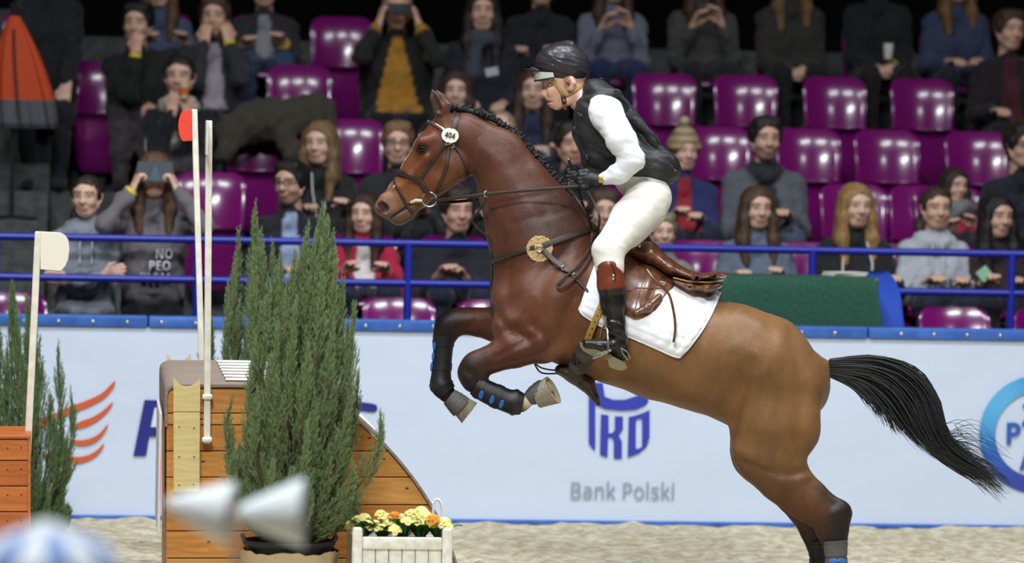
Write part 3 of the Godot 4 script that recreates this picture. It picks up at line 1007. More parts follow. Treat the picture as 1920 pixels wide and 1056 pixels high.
func sculpt(f: Field) -> void:      # hollows (+) and swellings (-) between the muscles: pixel line, width, depth in metres
	var lines := [
		[[[1074, 452], [1012, 518], [952, 582]], 11.0, 0.012], [[[1064, 470], [1020, 535], [985, 585]], 9.0, 0.006], [[[1078, 556], [1054, 628], [1024, 668]], 11.0, 0.013],
		[[[930, 588], [952, 616], [985, 632]], 9.0, 0.018], [[[1000, 612], [1032, 640], [1040, 682]], 8.0, 0.01], [[[892, 372], [930, 440], [952, 500]], 9.0, 0.009], [[[905, 245], [962, 305], [1020, 400]], 11.0, 0.006],
		[[[870, 290], [880, 345]], 8.0, 0.01], [[[1366, 806], [1386, 745], [1404, 690]], 15.0, 0.017], [[[1376, 860], [1430, 884], [1490, 888], [1526, 880]], 7.0, 0.014], [[[1522, 902], [1562, 946]], 7.0, 0.012],
		[[[1484, 622], [1508, 720], [1498, 826]], 13.0, 0.01], [[[1000, 632], [930, 670]], 5.0, 0.005], [[[1015, 664], [935, 686]], 5.0, 0.005], [[[1410, 640], [1440, 720], [1432, 800]], 22.0, -0.012],
		[[[1385, 588], [1420, 606]], 16.0, -0.012], [[[1384, 846], [1396, 856]], 14.0, -0.012], [[[938, 560], [944, 600]], 14.0, -0.01], [[[1040, 560], [1020, 630]], 15.0, -0.012], [[[960, 300], [1000, 380]], 18.0, -0.008],
		[[[1170, 700], [1250, 735]], 16.0, 0.006], [[[1290, 600], [1300, 720]], 20.0, 0.008], [[[1040, 360], [930, 385]], 5.0, 0.003], [[[1060, 395], [955, 420]], 6.0, 0.003], [[[860, 690], [884, 700], [900, 716]], 6.0, 0.006], [[[880, 612], [850, 628]], 6.0, 0.006], [[[1530, 985], [1552, 1000], [1556, 1040]], 6.0, 0.008]]
	var nz := FastNoiseLite.new(); nz.seed = 9; nz.frequency = 5.0; nz.fractal_octaves = 3
	for i in f.v.size():
		var p := f.v[i]
		var q := Vector2(960.0 + p.x * FPX / (ZH - p.z), 528.0 - p.y * FPX / (ZH - p.z))
		var s := 0.0
		var face := smoothstep(0.05, 0.5, absf(f.n[i].z))
		if face > 0.0:
			for l in lines:
				var w: float = l[1] * 1.25
				var pts: Array = l[0]
				var bd := 9.0
				for k in pts.size() - 1:
					var ax: float = pts[k][0]; var ay: float = pts[k][1]; var bx: float = pts[k + 1][0]; var by: float = pts[k + 1][1]
					if q.x < minf(ax, bx) - w * 2.2 or q.x > maxf(ax, bx) + w * 2.2 or q.y < minf(ay, by) - w * 2.2 or q.y > maxf(ay, by) + w * 2.2: continue
					var t := clampf(((q.x - ax) * (bx - ax) + (q.y - ay) * (by - ay)) / ((bx - ax) * (bx - ax) + (by - ay) * (by - ay)), 0, 1)
					bd = minf(bd, Vector2(ax + (bx - ax) * t, ay + (by - ay) * t).distance_to(q) / w)
				if bd < 2.2: s += l[2] * 1.15 * exp(-bd * bd)
		f.v[i] = p - f.n[i] * (s * face + 0.0035 * nz.get_noise_3dv(p))
	var nn := PackedVector3Array(); nn.resize(f.v.size())
	var i := 0
	while i < f.idx.size():
		var a := f.idx[i]; var b := f.idx[i + 2]; var c := f.idx[i + 1]
		var m := (f.v[b] - f.v[a]).cross(f.v[c] - f.v[a])
		nn[a] += m; nn[b] += m; nn[c] += m
		i += 3
	for k in nn.size(): f.n[k] = nn[k].normalized()

func surf(f: Field, x: float, y: float, side := 1.0, lift := 0.0) -> Vector3:     # where the pixel's line first meets the body, lifted
	var w := 0.42 * side
	var last := 1.0
	for i in 90:
		var d := f.eval(hp(x, y, w))
		if d < 0.0005:
			break
		w -= side * clampf(d * 0.7, 0.001, 0.05)
		if w * side < -0.3: return hp(x, y, 0.0)
	return hp(x, y, w + lift * side)

func surf_n(f: Field, p: Vector3) -> Vector3:
	var e := 0.006
	return Vector3(f.eval(p + Vector3(e, 0, 0)) - f.eval(p - Vector3(e, 0, 0)), f.eval(p + Vector3(0, e, 0)) - f.eval(p - Vector3(0, e, 0)), f.eval(p + Vector3(0, 0, e)) - f.eval(p - Vector3(0, 0, e))).normalized()

func curve2(pts: Array, n: int) -> Array:       # Catmull-Rom through [x, y, ...] points, all numbers interpolated
	var out: Array = []
	var s := pts.size()
	for i in s - 1:
		for k in n:
			var t := float(k) / n
			var row: Array = []
			for j in pts[0].size():
				row.append(cubic_interpolate(pts[i][j], pts[i + 1][j], pts[maxi(i - 1, 0)][j], pts[mini(i + 2, s - 1)][j], t))
			out.append(row)
	out.append(pts[s - 1].duplicate())
	return out

func horse() -> void:
	horse_o = hp(1540, 1126, 0)
	var t := thing("horse", "glossy bay horse with black mane and tail in mid-jump", "horse", horse_xf() * Transform3D(Basis.IDENTITY, horse_o))
	var off := Transform3D(Basis.IDENTITY, -horse_o)
	var coat := mat(Color.WHITE, 0.46, 0.0, true)
	bumped(coat, 0.09, 1.3, 2.6, false, 12)
	coat.metallic_specular = 0.4
	coat.rim_enabled = true; coat.rim = 0.08; coat.rim_tint = 0.6
	var m := MB.new()
	var nz := FastNoiseLite.new(); nz.seed = 4; nz.frequency = 3.2; nz.fractal_octaves = 4
	var anchors := coat_anchors()
	sculpt(fbody)
	for fi in 2:
		var f: Field = [fbody, fhead][fi]
		for i in f.v.size():
			var p := f.v[i]
			var c := f.c[i]
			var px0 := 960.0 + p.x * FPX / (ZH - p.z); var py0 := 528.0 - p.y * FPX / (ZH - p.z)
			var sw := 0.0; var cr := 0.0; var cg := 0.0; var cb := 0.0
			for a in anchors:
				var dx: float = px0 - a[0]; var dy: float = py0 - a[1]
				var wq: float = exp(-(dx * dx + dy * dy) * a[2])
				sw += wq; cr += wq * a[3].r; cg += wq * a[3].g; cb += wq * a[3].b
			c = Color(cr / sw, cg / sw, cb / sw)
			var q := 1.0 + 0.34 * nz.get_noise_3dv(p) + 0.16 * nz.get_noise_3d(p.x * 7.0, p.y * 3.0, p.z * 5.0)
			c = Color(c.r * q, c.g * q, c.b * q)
			if fi == 1:
				# blaze down the face, dark lips and nostril, dark rim of the eye
				var px := 960.0 + p.x * FPX / (ZH - p.z); var py := 528.0 - p.y * FPX / (ZH - p.z)
				var along := Geometry2D.get_closest_point_to_segment(Vector2(px, py), Vector2(789, 246), Vector2(712, 368))
				var wd: float = 0.016 + 0.008 * nz.get_noise_1d(py * 0.05)
				if absf(p.z) < wd and Vector2(px, py).distance_to(along) < 16.0 and px < along.x + 4.0 and py > 246 and py < 372:
					c = lin(226, 222, 214)
				if Vector2(px, py).distance_to(Vector2(717, 389)) < 11.0: c = c.lerp(lin(58, 36, 36), 0.85)
				if px < 785 and py > 398.0 - (px - 735.0) * 0.55: c = c.lerp(lin(70, 58, 50), 0.45)
				if Vector2(px, py).distance_to(Vector2(791, 279)) < 11.5 and absf(p.z) > 0.05: c = c.lerp(lin(44, 28, 24), 0.75)
				if py < 222 and px > 800 and px < 828: c = c.lerp(lin(48, 32, 28), 0.6)
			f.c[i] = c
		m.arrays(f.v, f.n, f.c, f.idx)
	part("body", m, coat, t, off)
	print("horse tris ", m.idx.size() / 3)
	# eyes
	var eye_m := mat(rgb(22, 14, 12), 0.06)
	for s in [1.0, -1.0]:
		m = MB.new()
		m.ball(hp(791, 279, 0.082 * s), Vector3(0.0175, 0.0155, 0.013), 16, 10)
		part("eye", m, eye_m, t, off)
	# hooves
	var horn := mottled(mat(Color.WHITE, 0.6), 0.03, rgb(120, 112, 98), rgb(176, 166, 144), 9.0, 21)
	var sole := mottled(mat(Color.WHITE, 0.9), 0.04, rgb(132, 120, 96), rgb(196, 186, 160), 12.0, 22)
	hoof(t, off, Vector2(1008, 744), Vector2(1036, 729), 0.165, horn, sole, 24.0)
	hoof(t, off, Vector2(860, 756), Vector2(882, 773), -0.16, horn, sole, 21.0)
	hoof(t, off, Vector2(1550, 1106), Vector2(1537, 1120), 0.14, horn, sole, 20.0)
	hoof(t, off, Vector2(1520, 1108), Vector2(1507, 1122), -0.14, horn, sole, 20.0)
	# plaited mane: a row of small knots along the crest
	var hairm := mat(rgb(26, 25, 27), 0.55)
	bumped(hairm, 0.06, 6.0, 14.0, false, 31)
	var crest := curve2([[838, 206], [858, 202], [900, 212], [930, 226], [960, 245], [985, 268], [1010, 297], [1030, 322], [1058, 348], [1085, 382], [1105, 412]], 4)
	m = MB.new()
	var ridge: Array = []
	for q in crest: ridge.append(hp(q[0], q[1] + 1.0, 0.006))
	m.tube(ridge, 0.013, 8)
	for i in crest.size():
		var j := mini(i + 1, crest.size() - 1); var j0 := maxi(i - 1, 0)
		var d := Vector3(crest[j][0] - crest[j0][0], -(crest[j][1] - crest[j0][1]), 0).normalized()
		var bs := Basis(d, Vector3(-d.y, d.x, 0), Vector3.BACK)
		for k in 9:
			var p := hp(crest[i][0] + rng.randf_range(-4, 4), crest[i][1] - 3.0 + rng.randf_range(-2.5, 2), 0.008 + rng.randf_range(-0.012, 0.016))
			var big := rng.randf_range(0.55, 1.05) * (1.0 if k < 2 else 0.75)
			m.ball(p + bs.y * rng.randf_range(-0.014, 0.005), Vector3(0.0075, 0.017, 0.011) * big, 7, 5, bs.rotated(Vector3.BACK, rng.randf_range(-0.7, 0.7)))
	part("mane", m, hairm, t, off, "black mane plaited in small knots")
	# forelock between the ears
	m = MB.new()
	for i in 40:
		var w := rng.randf_range(-0.03, 0.03)
		var x := rng.randf_range(822, 848)
		var pts: Array = []
		for k in 6:
			var u := k / 5.0
			pts.append(hp(x + 18 * sin(u * 2.2) - 26 * u, 212 - 22 * sin(u * PI) + 16 * u, w * (1 + u)))
		m.tube(pts, [0.004, 0.005, 0.005, 0.004, 0.003, 0.001], 4)
	part("forelock", m, hairm, t, off)
	# tail: locks of hair that follow traced guide lines
	var guides := [
		[[1556, 676, 0], [1620, 669, 0], [1680, 678, 0], [1728, 704, 0], [1756, 750, 0], [1766, 800, 0], [1790, 838, 0], [1842, 866, 0], [1893, 908, 0]],
		[[1556, 684, 0], [1630, 684, 0], [1686, 702, 0], [1728, 742, 0], [1750, 800, 0], [1775, 845, 0], [1830, 880, 0], [1868, 905, 0], [1890, 925, 0]],
		[[1556, 692, 0], [1626, 700, 0], [1674, 722, 0], [1708, 765, 0], [1732, 815, 0], [1762, 850, 0], [1808, 880, 0], [1850, 905, 0], [1882, 940, 0]],
		[[1556, 698, 0], [1615, 708, 0], [1656, 730, 0], [1685, 765, 0], [1710, 805, 0], [1738, 836, 0], [1762, 855, 0], [1790, 872, 0], [1815, 888, 0]],
		[[1556, 702, 0], [1595, 714, 0], [1625, 732, 0], [1645, 752, 0], [1656, 768, 0], [1664, 782, 0], [1668, 795, 0], [1671, 804, 0], [1673, 812, 0]],
		[[1556, 704, 0], [1582, 716, 0], [1600, 728, 0], [1615, 742, 0], [1625, 752, 0], [1632, 758, 0], [1637, 762, 0], [1641, 765, 0], [1644, 768, 0]]]
	m = MB.new()
	var n := 760
	for i in n:
		var gsel := pow(rng.randf(), 1.15) * 4.999
		if i % 3 == 0: gsel = rng.randf_range(0.0, 2.6)
		var g0: Array = guides[int(gsel)]; var g1: Array = guides[int(gsel) + 1]
		var ft := gsel - int(gsel)
		var reach := rng.randf_range(0.62, 1.0)
		var w0 := rng.randf_range(-0.02, 0.03); var w1 := w0 + rng.randf_range(-0.09, 0.09)
		var jx := rng.randf_range(-13, 13); var jy := rng.randf_range(-12, 12)
		var ph := rng.randf() * TAU
		var pts: Array = []; var rad: Array = []
		for k in 15:
			var u := k / 14.0 * reach * 8.0
			var a := mini(int(u), 7); var b := u - a
			var c0: Array = []
			for j in 2:
				var q0 := cubic_interpolate(g0[a][j], g0[a + 1][j], g0[maxi(a - 1, 0)][j], g0[mini(a + 2, 8)][j], b)
				var q1 := cubic_interpolate(g1[a][j], g1[a + 1][j], g1[maxi(a - 1, 0)][j], g1[mini(a + 2, 8)][j], b)
				c0.append(lerpf(q0, q1, ft))
			var s := u / 8.0
			pts.append(hp(c0[0] + jx * s + 2.0 * sin(ph + s * 9.0), c0[1] + jy * s + 2.0 * cos(ph + s * 8.0), lerpf(w0, w1, s)))
			rad.append(0.0042 * (1.0 - 0.86 * pow(k / 14.0, 1.5)) * (1.0 if i < 420 else 0.42))
		m.tube(pts, rad, 4, false)
	for i in 46:                                       # stray hairs blown up at the end of the tail
		var x0 := rng.randf_range(1762, 1792); var y0 := rng.randf_range(795, 850)
		var len_ := rng.randf_range(40, 120); var lift := rng.randf_range(-26, 20)
		var pts: Array = []
		for k in 8:
			var u := k / 7.0
			pts.append(hp(x0 + len_ * u, y0 + lift * sin(u * 2.6) + 34 * u * u, 0.03 * (u - 0.5)))
		m.tube(pts, [0.0016, 0.0016, 0.0014, 0.0013, 0.0011, 0.001, 0.0008, 0.0005], 3, false)
	part("tail", m, hairm, t, off, "long black tail streaming behind")

func hoof(t: Node3D, off: Transform3D, a: Vector2, b: Vector2, w: float, horn: Material, sole: Material, r_px: float) -> void:
	# a: coronet, b: middle of the sole
	var A := hp(a.x, a.y, w); var B := hp(b.x, b.y, w + (0.026 if w > 0.15 else 0.0))
	var ax := (B - A).normalized()
	var side := (Vector3.BACK - ax * ax.z).normalized()
	var fr := side.cross(ax).normalized()
	var r := r_px * ZH / FPX
	var m := MB.new()
	var rows: Array = []
	for k in 5:
		var u := k / 4.0
		var ring: Array = []
		for i in 20:
			var an := TAU * i / 20.0
			var rr := r * lerpf(0.88, 1.04, u)
			var toe := 1.0 + 0.22 * u * maxf(0.0, -cos(an))
			ring.append(A.lerp(B, u) + fr * cos(an) * rr * toe + side * sin(an) * rr * 0.92 + ax * (0.012 * cos(an) * (1.0 - u)))
		rows.append(ring)
	m.grid(rows, true)
	m.fan(rows[0], true)
	var hm := part("hoof", m, horn, t, off)
	m = MB.new()
	var inner: Array = []
	var frog: Array = []
	for i in 20:
		inner.append(B + (rows[4][i] - B) * 0.8)
		frog.append(B + (rows[4][i] - B) * 0.72 - ax * 0.012)
	m.grid([rows[4], inner, frog], true)
	m.fan(frog)
	m.ball(B - ax * 0.008 + fr * r * 0.25, Vector3(r * 0.2, 0.01, r * 0.55), 8, 5, Basis(side, ax, fr))
	part("sole", m, sole, hm)

var ftrunk: Field
var fr := {}      # fields of the rider and the saddle

func chain_on(f: Field, pts: Array, col: Color, both := true) -> void:   # like chain, but the offset counts from the horse's surface
	for s in ([1.0, -1.0] if both else [1.0]):
		var q: Array = []
		for p in pts:
			var w: float = surf(ftrunk, p[0], p[1], 1.0).z + p[3]
			q.append([p[0], p[1], p[2], w * s, p[4]])
		chain(f, q, col)

func new_field(called: String, cell: float, k: float) -> Field:
	var f := Field.new()
	f.cell = cell; f.k = k
	fr[called] = f
	jobs.append(f)
	return f

func carve(f: Field, x0: float, y0: float, w0: float, x1: float, y1: float, w1: float, r0: float, r1: float, sq: float) -> void:
	var a := hp(x0, y0, w0); var e := hp(x1, y1, w1)
	f.cut.append([a.x, a.y, a.z, e.x - a.x, e.y - a.y, e.z - a.z, r0 * ZH / FPX, r1 * ZH / FPX, sq, sq])

func prepare_rider() -> void:
	ftrunk = Field.new()
	ftrunk.k = fbody.k
	ftrunk.b = fbody.b.slice(0, 28)
	var shirt := lin(232, 234, 240)
	var cream := lin(228, 224, 214)
	var skin := lin(220, 174, 152)
	var f := new_field("body", 0.0085, 0.03)
	f.shrink = 0.0065
	chain(f, [[1218, 362, 40, 0, 0.165], [1190, 330, 40, 0, 0.15], [1148, 265, 48, 0, 0.15], [1122, 205, 36, 0, 0.17], [1108, 185, 22, 0, 0.08]], cream)
	f.cols[2] = shirt; f.cols[3] = shirt; f.cols[1] = shirt
	for s in [1.0, -1.0]:
		chain(f, [[1216, 372, 43, 0.1 * s, 0.11], [1184, 412, 41, 0.22 * s, 0.1], [1140, 470, 31, 0.345 * s, 0.075], [1143, 500, 27, 0.36 * s, 0.068], [1150, 560, 20, 0.36 * s, 0.05]], cream)
		chain(f, [[1225, 372, 34, 0.09 * s, 0.09], [1212, 400, 34, 0.13 * s, 0.08], [1180, 440, 26, 0.24 * s, 0.06]], cream)
	chain(f, [[1128, 203, 27, 0.14, 0.07], [1138, 214, 32, 0.2, 0.074], [1165, 262, 29, 0.255, 0.07], [1187, 300, 23, 0.275, 0.056], [1160, 326, 20, 0.25, 0.048], [1127, 338, 13, 0.215, 0.033]], shirt)
	chain(f, [[1128, 203, 27, -0.14, 0.07], [1130, 214, 31, -0.2, 0.074], [1150, 262, 27, -0.26, 0.07], [1160, 302, 22, -0.27, 0.056], [1130, 326, 18, -0.2, 0.046], [1100, 334, 12, -0.12, 0.033]], shirt)
	chain(f, [[1108, 192, 19, 0, 0.062], [1084, 180, 20, 0, 0.058], [1074, 165, 22, 0, 0.058]], skin)   # neck
	chain(f, [[1104, 198, 20, 0, 0.072], [1096, 186, 21, 0, 0.066]], shirt)                               # stand-up collar
	# head on its own fine grid
	var h := new_field("head", 0.0034, 0.014)
	chain(h, [[1062, 136, 38, 0, 0.076], [1050, 142, 33, 0, 0.07]], skin)
	chain(h, [[1050, 158, 28, 0, 0.062], [1047, 176, 22, 0, 0.054], [1044, 188, 16, 0, 0.044]], skin)
	chain(h, [[1042, 197, 8.5, 0, 0.024], [1037, 196, 6, 0, 0.018]], skin)
	chain(h, [[1078, 172, 12, 0.034, 0.022], [1062, 190, 8, 0.034, 0.016], [1046, 198, 7, 0.016, 0.014]], skin)
	chain(h, [[1078, 172, 12, -0.034, 0.022], [1062, 190, 8, -0.034, 0.016], [1046, 198, 7, -0.016, 0.014]], skin)
	chain(h, [[1086, 190, 19, 0, 0.058], [1074, 168, 22, 0, 0.058]], skin)
	chain(h, [[1028, 155, 5, 0, 0.012], [1023, 168, 5, 0, 0.012], [1019, 176, 4, 0, 0.011], [1023, 179, 4, 0, 0.017]], skin)  # nose
	chain(h, [[1027, 187, 3.4, 0, 0.02], [1032, 188, 3, 0.012, 0.012]], lin(196, 120, 104))
	chain(h, [[1030, 194.5, 3.6, 0, 0.018], [1034, 195, 3, 0.012, 0.011]], lin(190, 112, 98))
	carve(h, 1020, 191.2, 0.0, 1036, 191.2, 0.0, 1.3, 1.0, 12.0)
	for s in [1.0, -1.0]:
		chain(h, [[1027, 152, 4.5, 0.016 * s, 0.012], [1036, 151, 4.5, 0.042 * s, 0.012]], lin(212, 164, 138))   # brow
		chain(h, [[1034, 172, 8, 0.036 * s, 0.014], [1046, 168, 8, 0.05 * s, 0.012]], lin(224, 172, 150))          # cheek
		carve(h, 1026, 159, 0.032 * s, 1034, 160, 0.054 * s, 4.2, 4.0, 1.0)
		chain(h, [[1066, 152, 4.4, 0.072 * s, 0.012], [1071, 149, 4.6, 0.08 * s, 0.01], [1075, 156, 4.4, 0.081 * s, 0.01], [1071, 166, 4, 0.074 * s, 0.01], [1067, 169, 3.2, 0.07 * s, 0.01]], lin(222, 166, 146))   # ear
	# body protector
	var v := new_field("vest", 0.0085, 0.035)
	v.shrink = 0.007
	chain(v, [[1118, 176, 30, 0, 0.15], [1126, 215, 48, 0, 0.19], [1150, 265, 57, 0, 0.19], [1192, 302, 52, 0, 0.185], [1232, 314, 38, 0, 0.18], [1250, 318, 28, 0, 0.16]], Color.WHITE)
	chain(v, [[1094, 200, 16, 0, 0.12], [1092, 250, 18, 0, 0.13], [1112, 300, 20, 0, 0.13], [1140, 328, 16, 0, 0.13]], Color.WHITE)
	chain(v, [[1112, 163, 15, 0.06, 0.05], [1140, 178, 18, 0.1, 0.06]], Color.WHITE)
	chain(v, [[1112, 163, 15, -0.06, 0.05], [1140, 178, 18, -0.1, 0.06]], Color.WHITE)
	carve(v, 1078, 172, 0.0, 1100, 186, 0.0, 19.0, 22.0, 1.1)
	for q in [[1158, 170, 1228, 262], [1178, 215, 1262, 300]]:       # padded ribs of the back
		chain(v, [[q[0], q[1], 6, 0.14, 0.02], [q[2], q[3], 6, 0.14, 0.02]], Color.WHITE)
	# helmet with a silk cover
	var he := new_field("helmet", 0.005, 0.03)
	chain(he, [[1036, 121, 33, 0, 0.08], [1054, 119, 38, 0, 0.09], [1070, 124, 35, 0, 0.088]], Color.WHITE)
	chain(he, [[1066, 82, 3.5, 0, 0.012], [1072, 82, 3.5, 0, 0.012]], Color.WHITE)
	carve(he, 990, 172, 0.0, 1040, 186, 0.0, 26.0, 28.0, 12.0)
	carve(he, 1040, 186, 0.0, 1120, 190, 0.0, 28.0, 30.0, 12.0)
	# boots
	for s in [1.0, -1.0]:
		var b := new_field("boot%d" % int(s), 0.006, 0.02)
		b.shrink = 0.004
		chain(b, [[1142, 500, 27, 0.365 * s, 0.072], [1146, 535, 27, 0.365 * s, 0.07], [1149, 570, 25, 0.362 * s, 0.064], [1156, 612, 18, 0.36 * s, 0.05], [1160, 640, 17, 0.355 * s, 0.046], [1163, 664, 16, 0.352 * s, 0.042]], lin(24, 24, 27))
		b.cols[0] = lin(116, 56, 38)
		chain(b, [[1158, 648, 17, 0.357 * s, 0.044], [1130, 650, 15, 0.38 * s, 0.044], [1100, 645, 11, 0.4 * s, 0.04]], lin(24, 24, 27))
		for q in [[1143, 604, 1168, 612], [1140, 614, 1170, 621], [1144, 626, 1174, 631]]:    # creases at the ankle
			chain(b, [[q[0], q[1], 3.2, 0.4 * s, 0.012], [q[2], q[3], 3.2, 0.395 * s, 0.012]], lin(24, 24, 27))
		carve(b, 1141, 478, 0.365 * s, 1141, 482, 0.365 * s, 22.0, 18.0, 1.0)
	# gloved hands, fingers closed round the rein
	for s in [1.0, -1.0]:
		var g := new_field("hand%d" % int(s), 0.0036, 0.008)
		var dx := 0.0 if s > 0 else -22.0
		var dy := 0.0 if s > 0 else -4.0
		var w := 0.205 if s > 0 else -0.1
		chain(g, [[1129 + dx, 338 + dy, 12, w + 0.006, 0.03], [1116 + dx, 338 + dy, 14, w, 0.03], [1102 + dx, 335 + dy, 14, w - 0.004, 0.026]], Color.WHITE)
		for k in 4:
			var yk := 327.0 + 7.4 * k + dy
			var l := [0.0, -3.0, -1.5, 3.0][k] as float
			chain(g, [[1100 + dx, yk, 4.8, w + 0.006, 0.0125], [1089 + dx + l, yk + 1.5, 4.6, w + 0.004, 0.0115], [1085 + dx + l, yk + 2.5, 4.3, w - 0.018, 0.0105], [1094 + dx + l, yk + 3.0, 4.0, w - 0.036, 0.0095], [1102 + dx + l, yk + 3.0, 3.6, w - 0.034, 0.009]], Color.WHITE)
		chain(g, [[1112 + dx, 328 + dy, 6.5, w - 0.01, 0.015], [1100 + dx, 321 + dy, 5.4, w - 0.018, 0.0125], [1087 + dx, 322 + dy, 4.4, w - 0.022, 0.0105]], Color.WHITE)
	# saddle
	var sa := new_field("saddle", 0.006, 0.016)
	chain(sa, [[1170, 468, 16, 0, 0.1], [1198, 472, 18, 0, 0.14], [1215, 476, 22, 0, 0.17], [1252, 502, 16, 0, 0.18], [1300, 522, 10, 0, 0.19], [1335, 518, 7, 0, 0.18], [1357, 515, 5.5, 0, 0.15]], Color.WHITE)
	var fl := new_field("flap", 0.006, 0.014)
	chain_on(fl, [[1192, 587, 6, 0.03, 0.018], [1214, 577, 9, 0.034, 0.022], [1236, 556, 6, 0.032, 0.018]], Color.WHITE)     # rear block
	var cp := new_field("panel", 0.006, 0.014)
	chain(cp, [[1262, 528, 9, 0, 0.2], [1290, 538, 12, 0, 0.2], [1322, 540, 11, 0, 0.19], [1346, 534, 8, 0, 0.16]], Color.WHITE)
	# girth with its stud guard under the breastbone
	var gi := new_field("girth", 0.006, 0.012)
	chain_on(gi, [[1108, 640, 14, 0.002, 0.012], [1098, 662, 20, 0.002, 0.012], [1086, 684, 20, 0.0, 0.012]], Color.WHITE)
	chain(gi, [[1050, 694, 10, 0, 0.13], [1078, 700, 20, 0, 0.12], [1098, 716, 17, 0, 0.1], [1116, 746, 7, 0, 0.06], [1122, 758, 4, 0, 0.04]], Color.WHITE)

func field_part(called: String, f: Field, mt: Material, parent: Node3D, off: Transform3D, label := "") -> MeshInstance3D:
	var m := MB.new()
	m.arrays(f.v, f.n, f.c, f.idx)
	return part(called, m, mt, parent, off, label)

func px_path(pts: Array, f: Field, lift: float, n := 5, side := 1.0) -> Array:   # [positions, normals] of a line laid on the horse
	var c := curve2(pts, n)
	var pos: Array = []; var nor: Array = []
	for q in c:
		var p := surf(f, q[0], q[1], side, 0.0)
		var nn := surf_n(f, p)
		pos.append(p + nn * lift); nor.append(nn)
	return [pos, nor]

func lay(m: MB, pts: Array, wide_px: float, f: Field, lift := 0.004, thick := 0.005, n := 5, side := 1.0) -> void:
	var a := px_path(pts, f, lift, n, side)
	m.strap(a[0], a[1], wide_px * ZH / FPX, thick)

func air(m: MB, pts: Array, wide_px: float, thick := 0.004, n := 6) -> void:     # strap through the air: [x, y, w]
	var c := curve2(pts, n)
	var pos: Array = []
	for q in c: pos.append(hp(q[0], q[1], q[2]))
	m.strap(pos, [Vector3.BACK], wide_px * ZH / FPX, thick)

func ring_at(m: MB, p: Vector3, r: float, tr: float, bs := Basis.IDENTITY) -> void:
	var pts: Array = []
	for k in 25:
		var a := TAU * k / 24.0
		pts.append(p + bs * Vector3(cos(a) * r, sin(a) * r, 0))
	m.tube(pts, tr, 7, false)

func oval(m: MB, p: Vector3, nn: Vector3, dir: Vector3, a: float, b: float, t: float) -> void:
	var z := nn.normalized()
	var x := (dir - z * dir.dot(z)).normalized()
	var q := PackedVector2Array()
	for k in 20: q.append(Vector2(cos(TAU * k / 20) * a, sin(TAU * k / 20) * b))
	m.prism(q, Transform3D(Basis(x, z.cross(x), z), p + z * t), t * 1.5, minf(a, b) * 0.2)

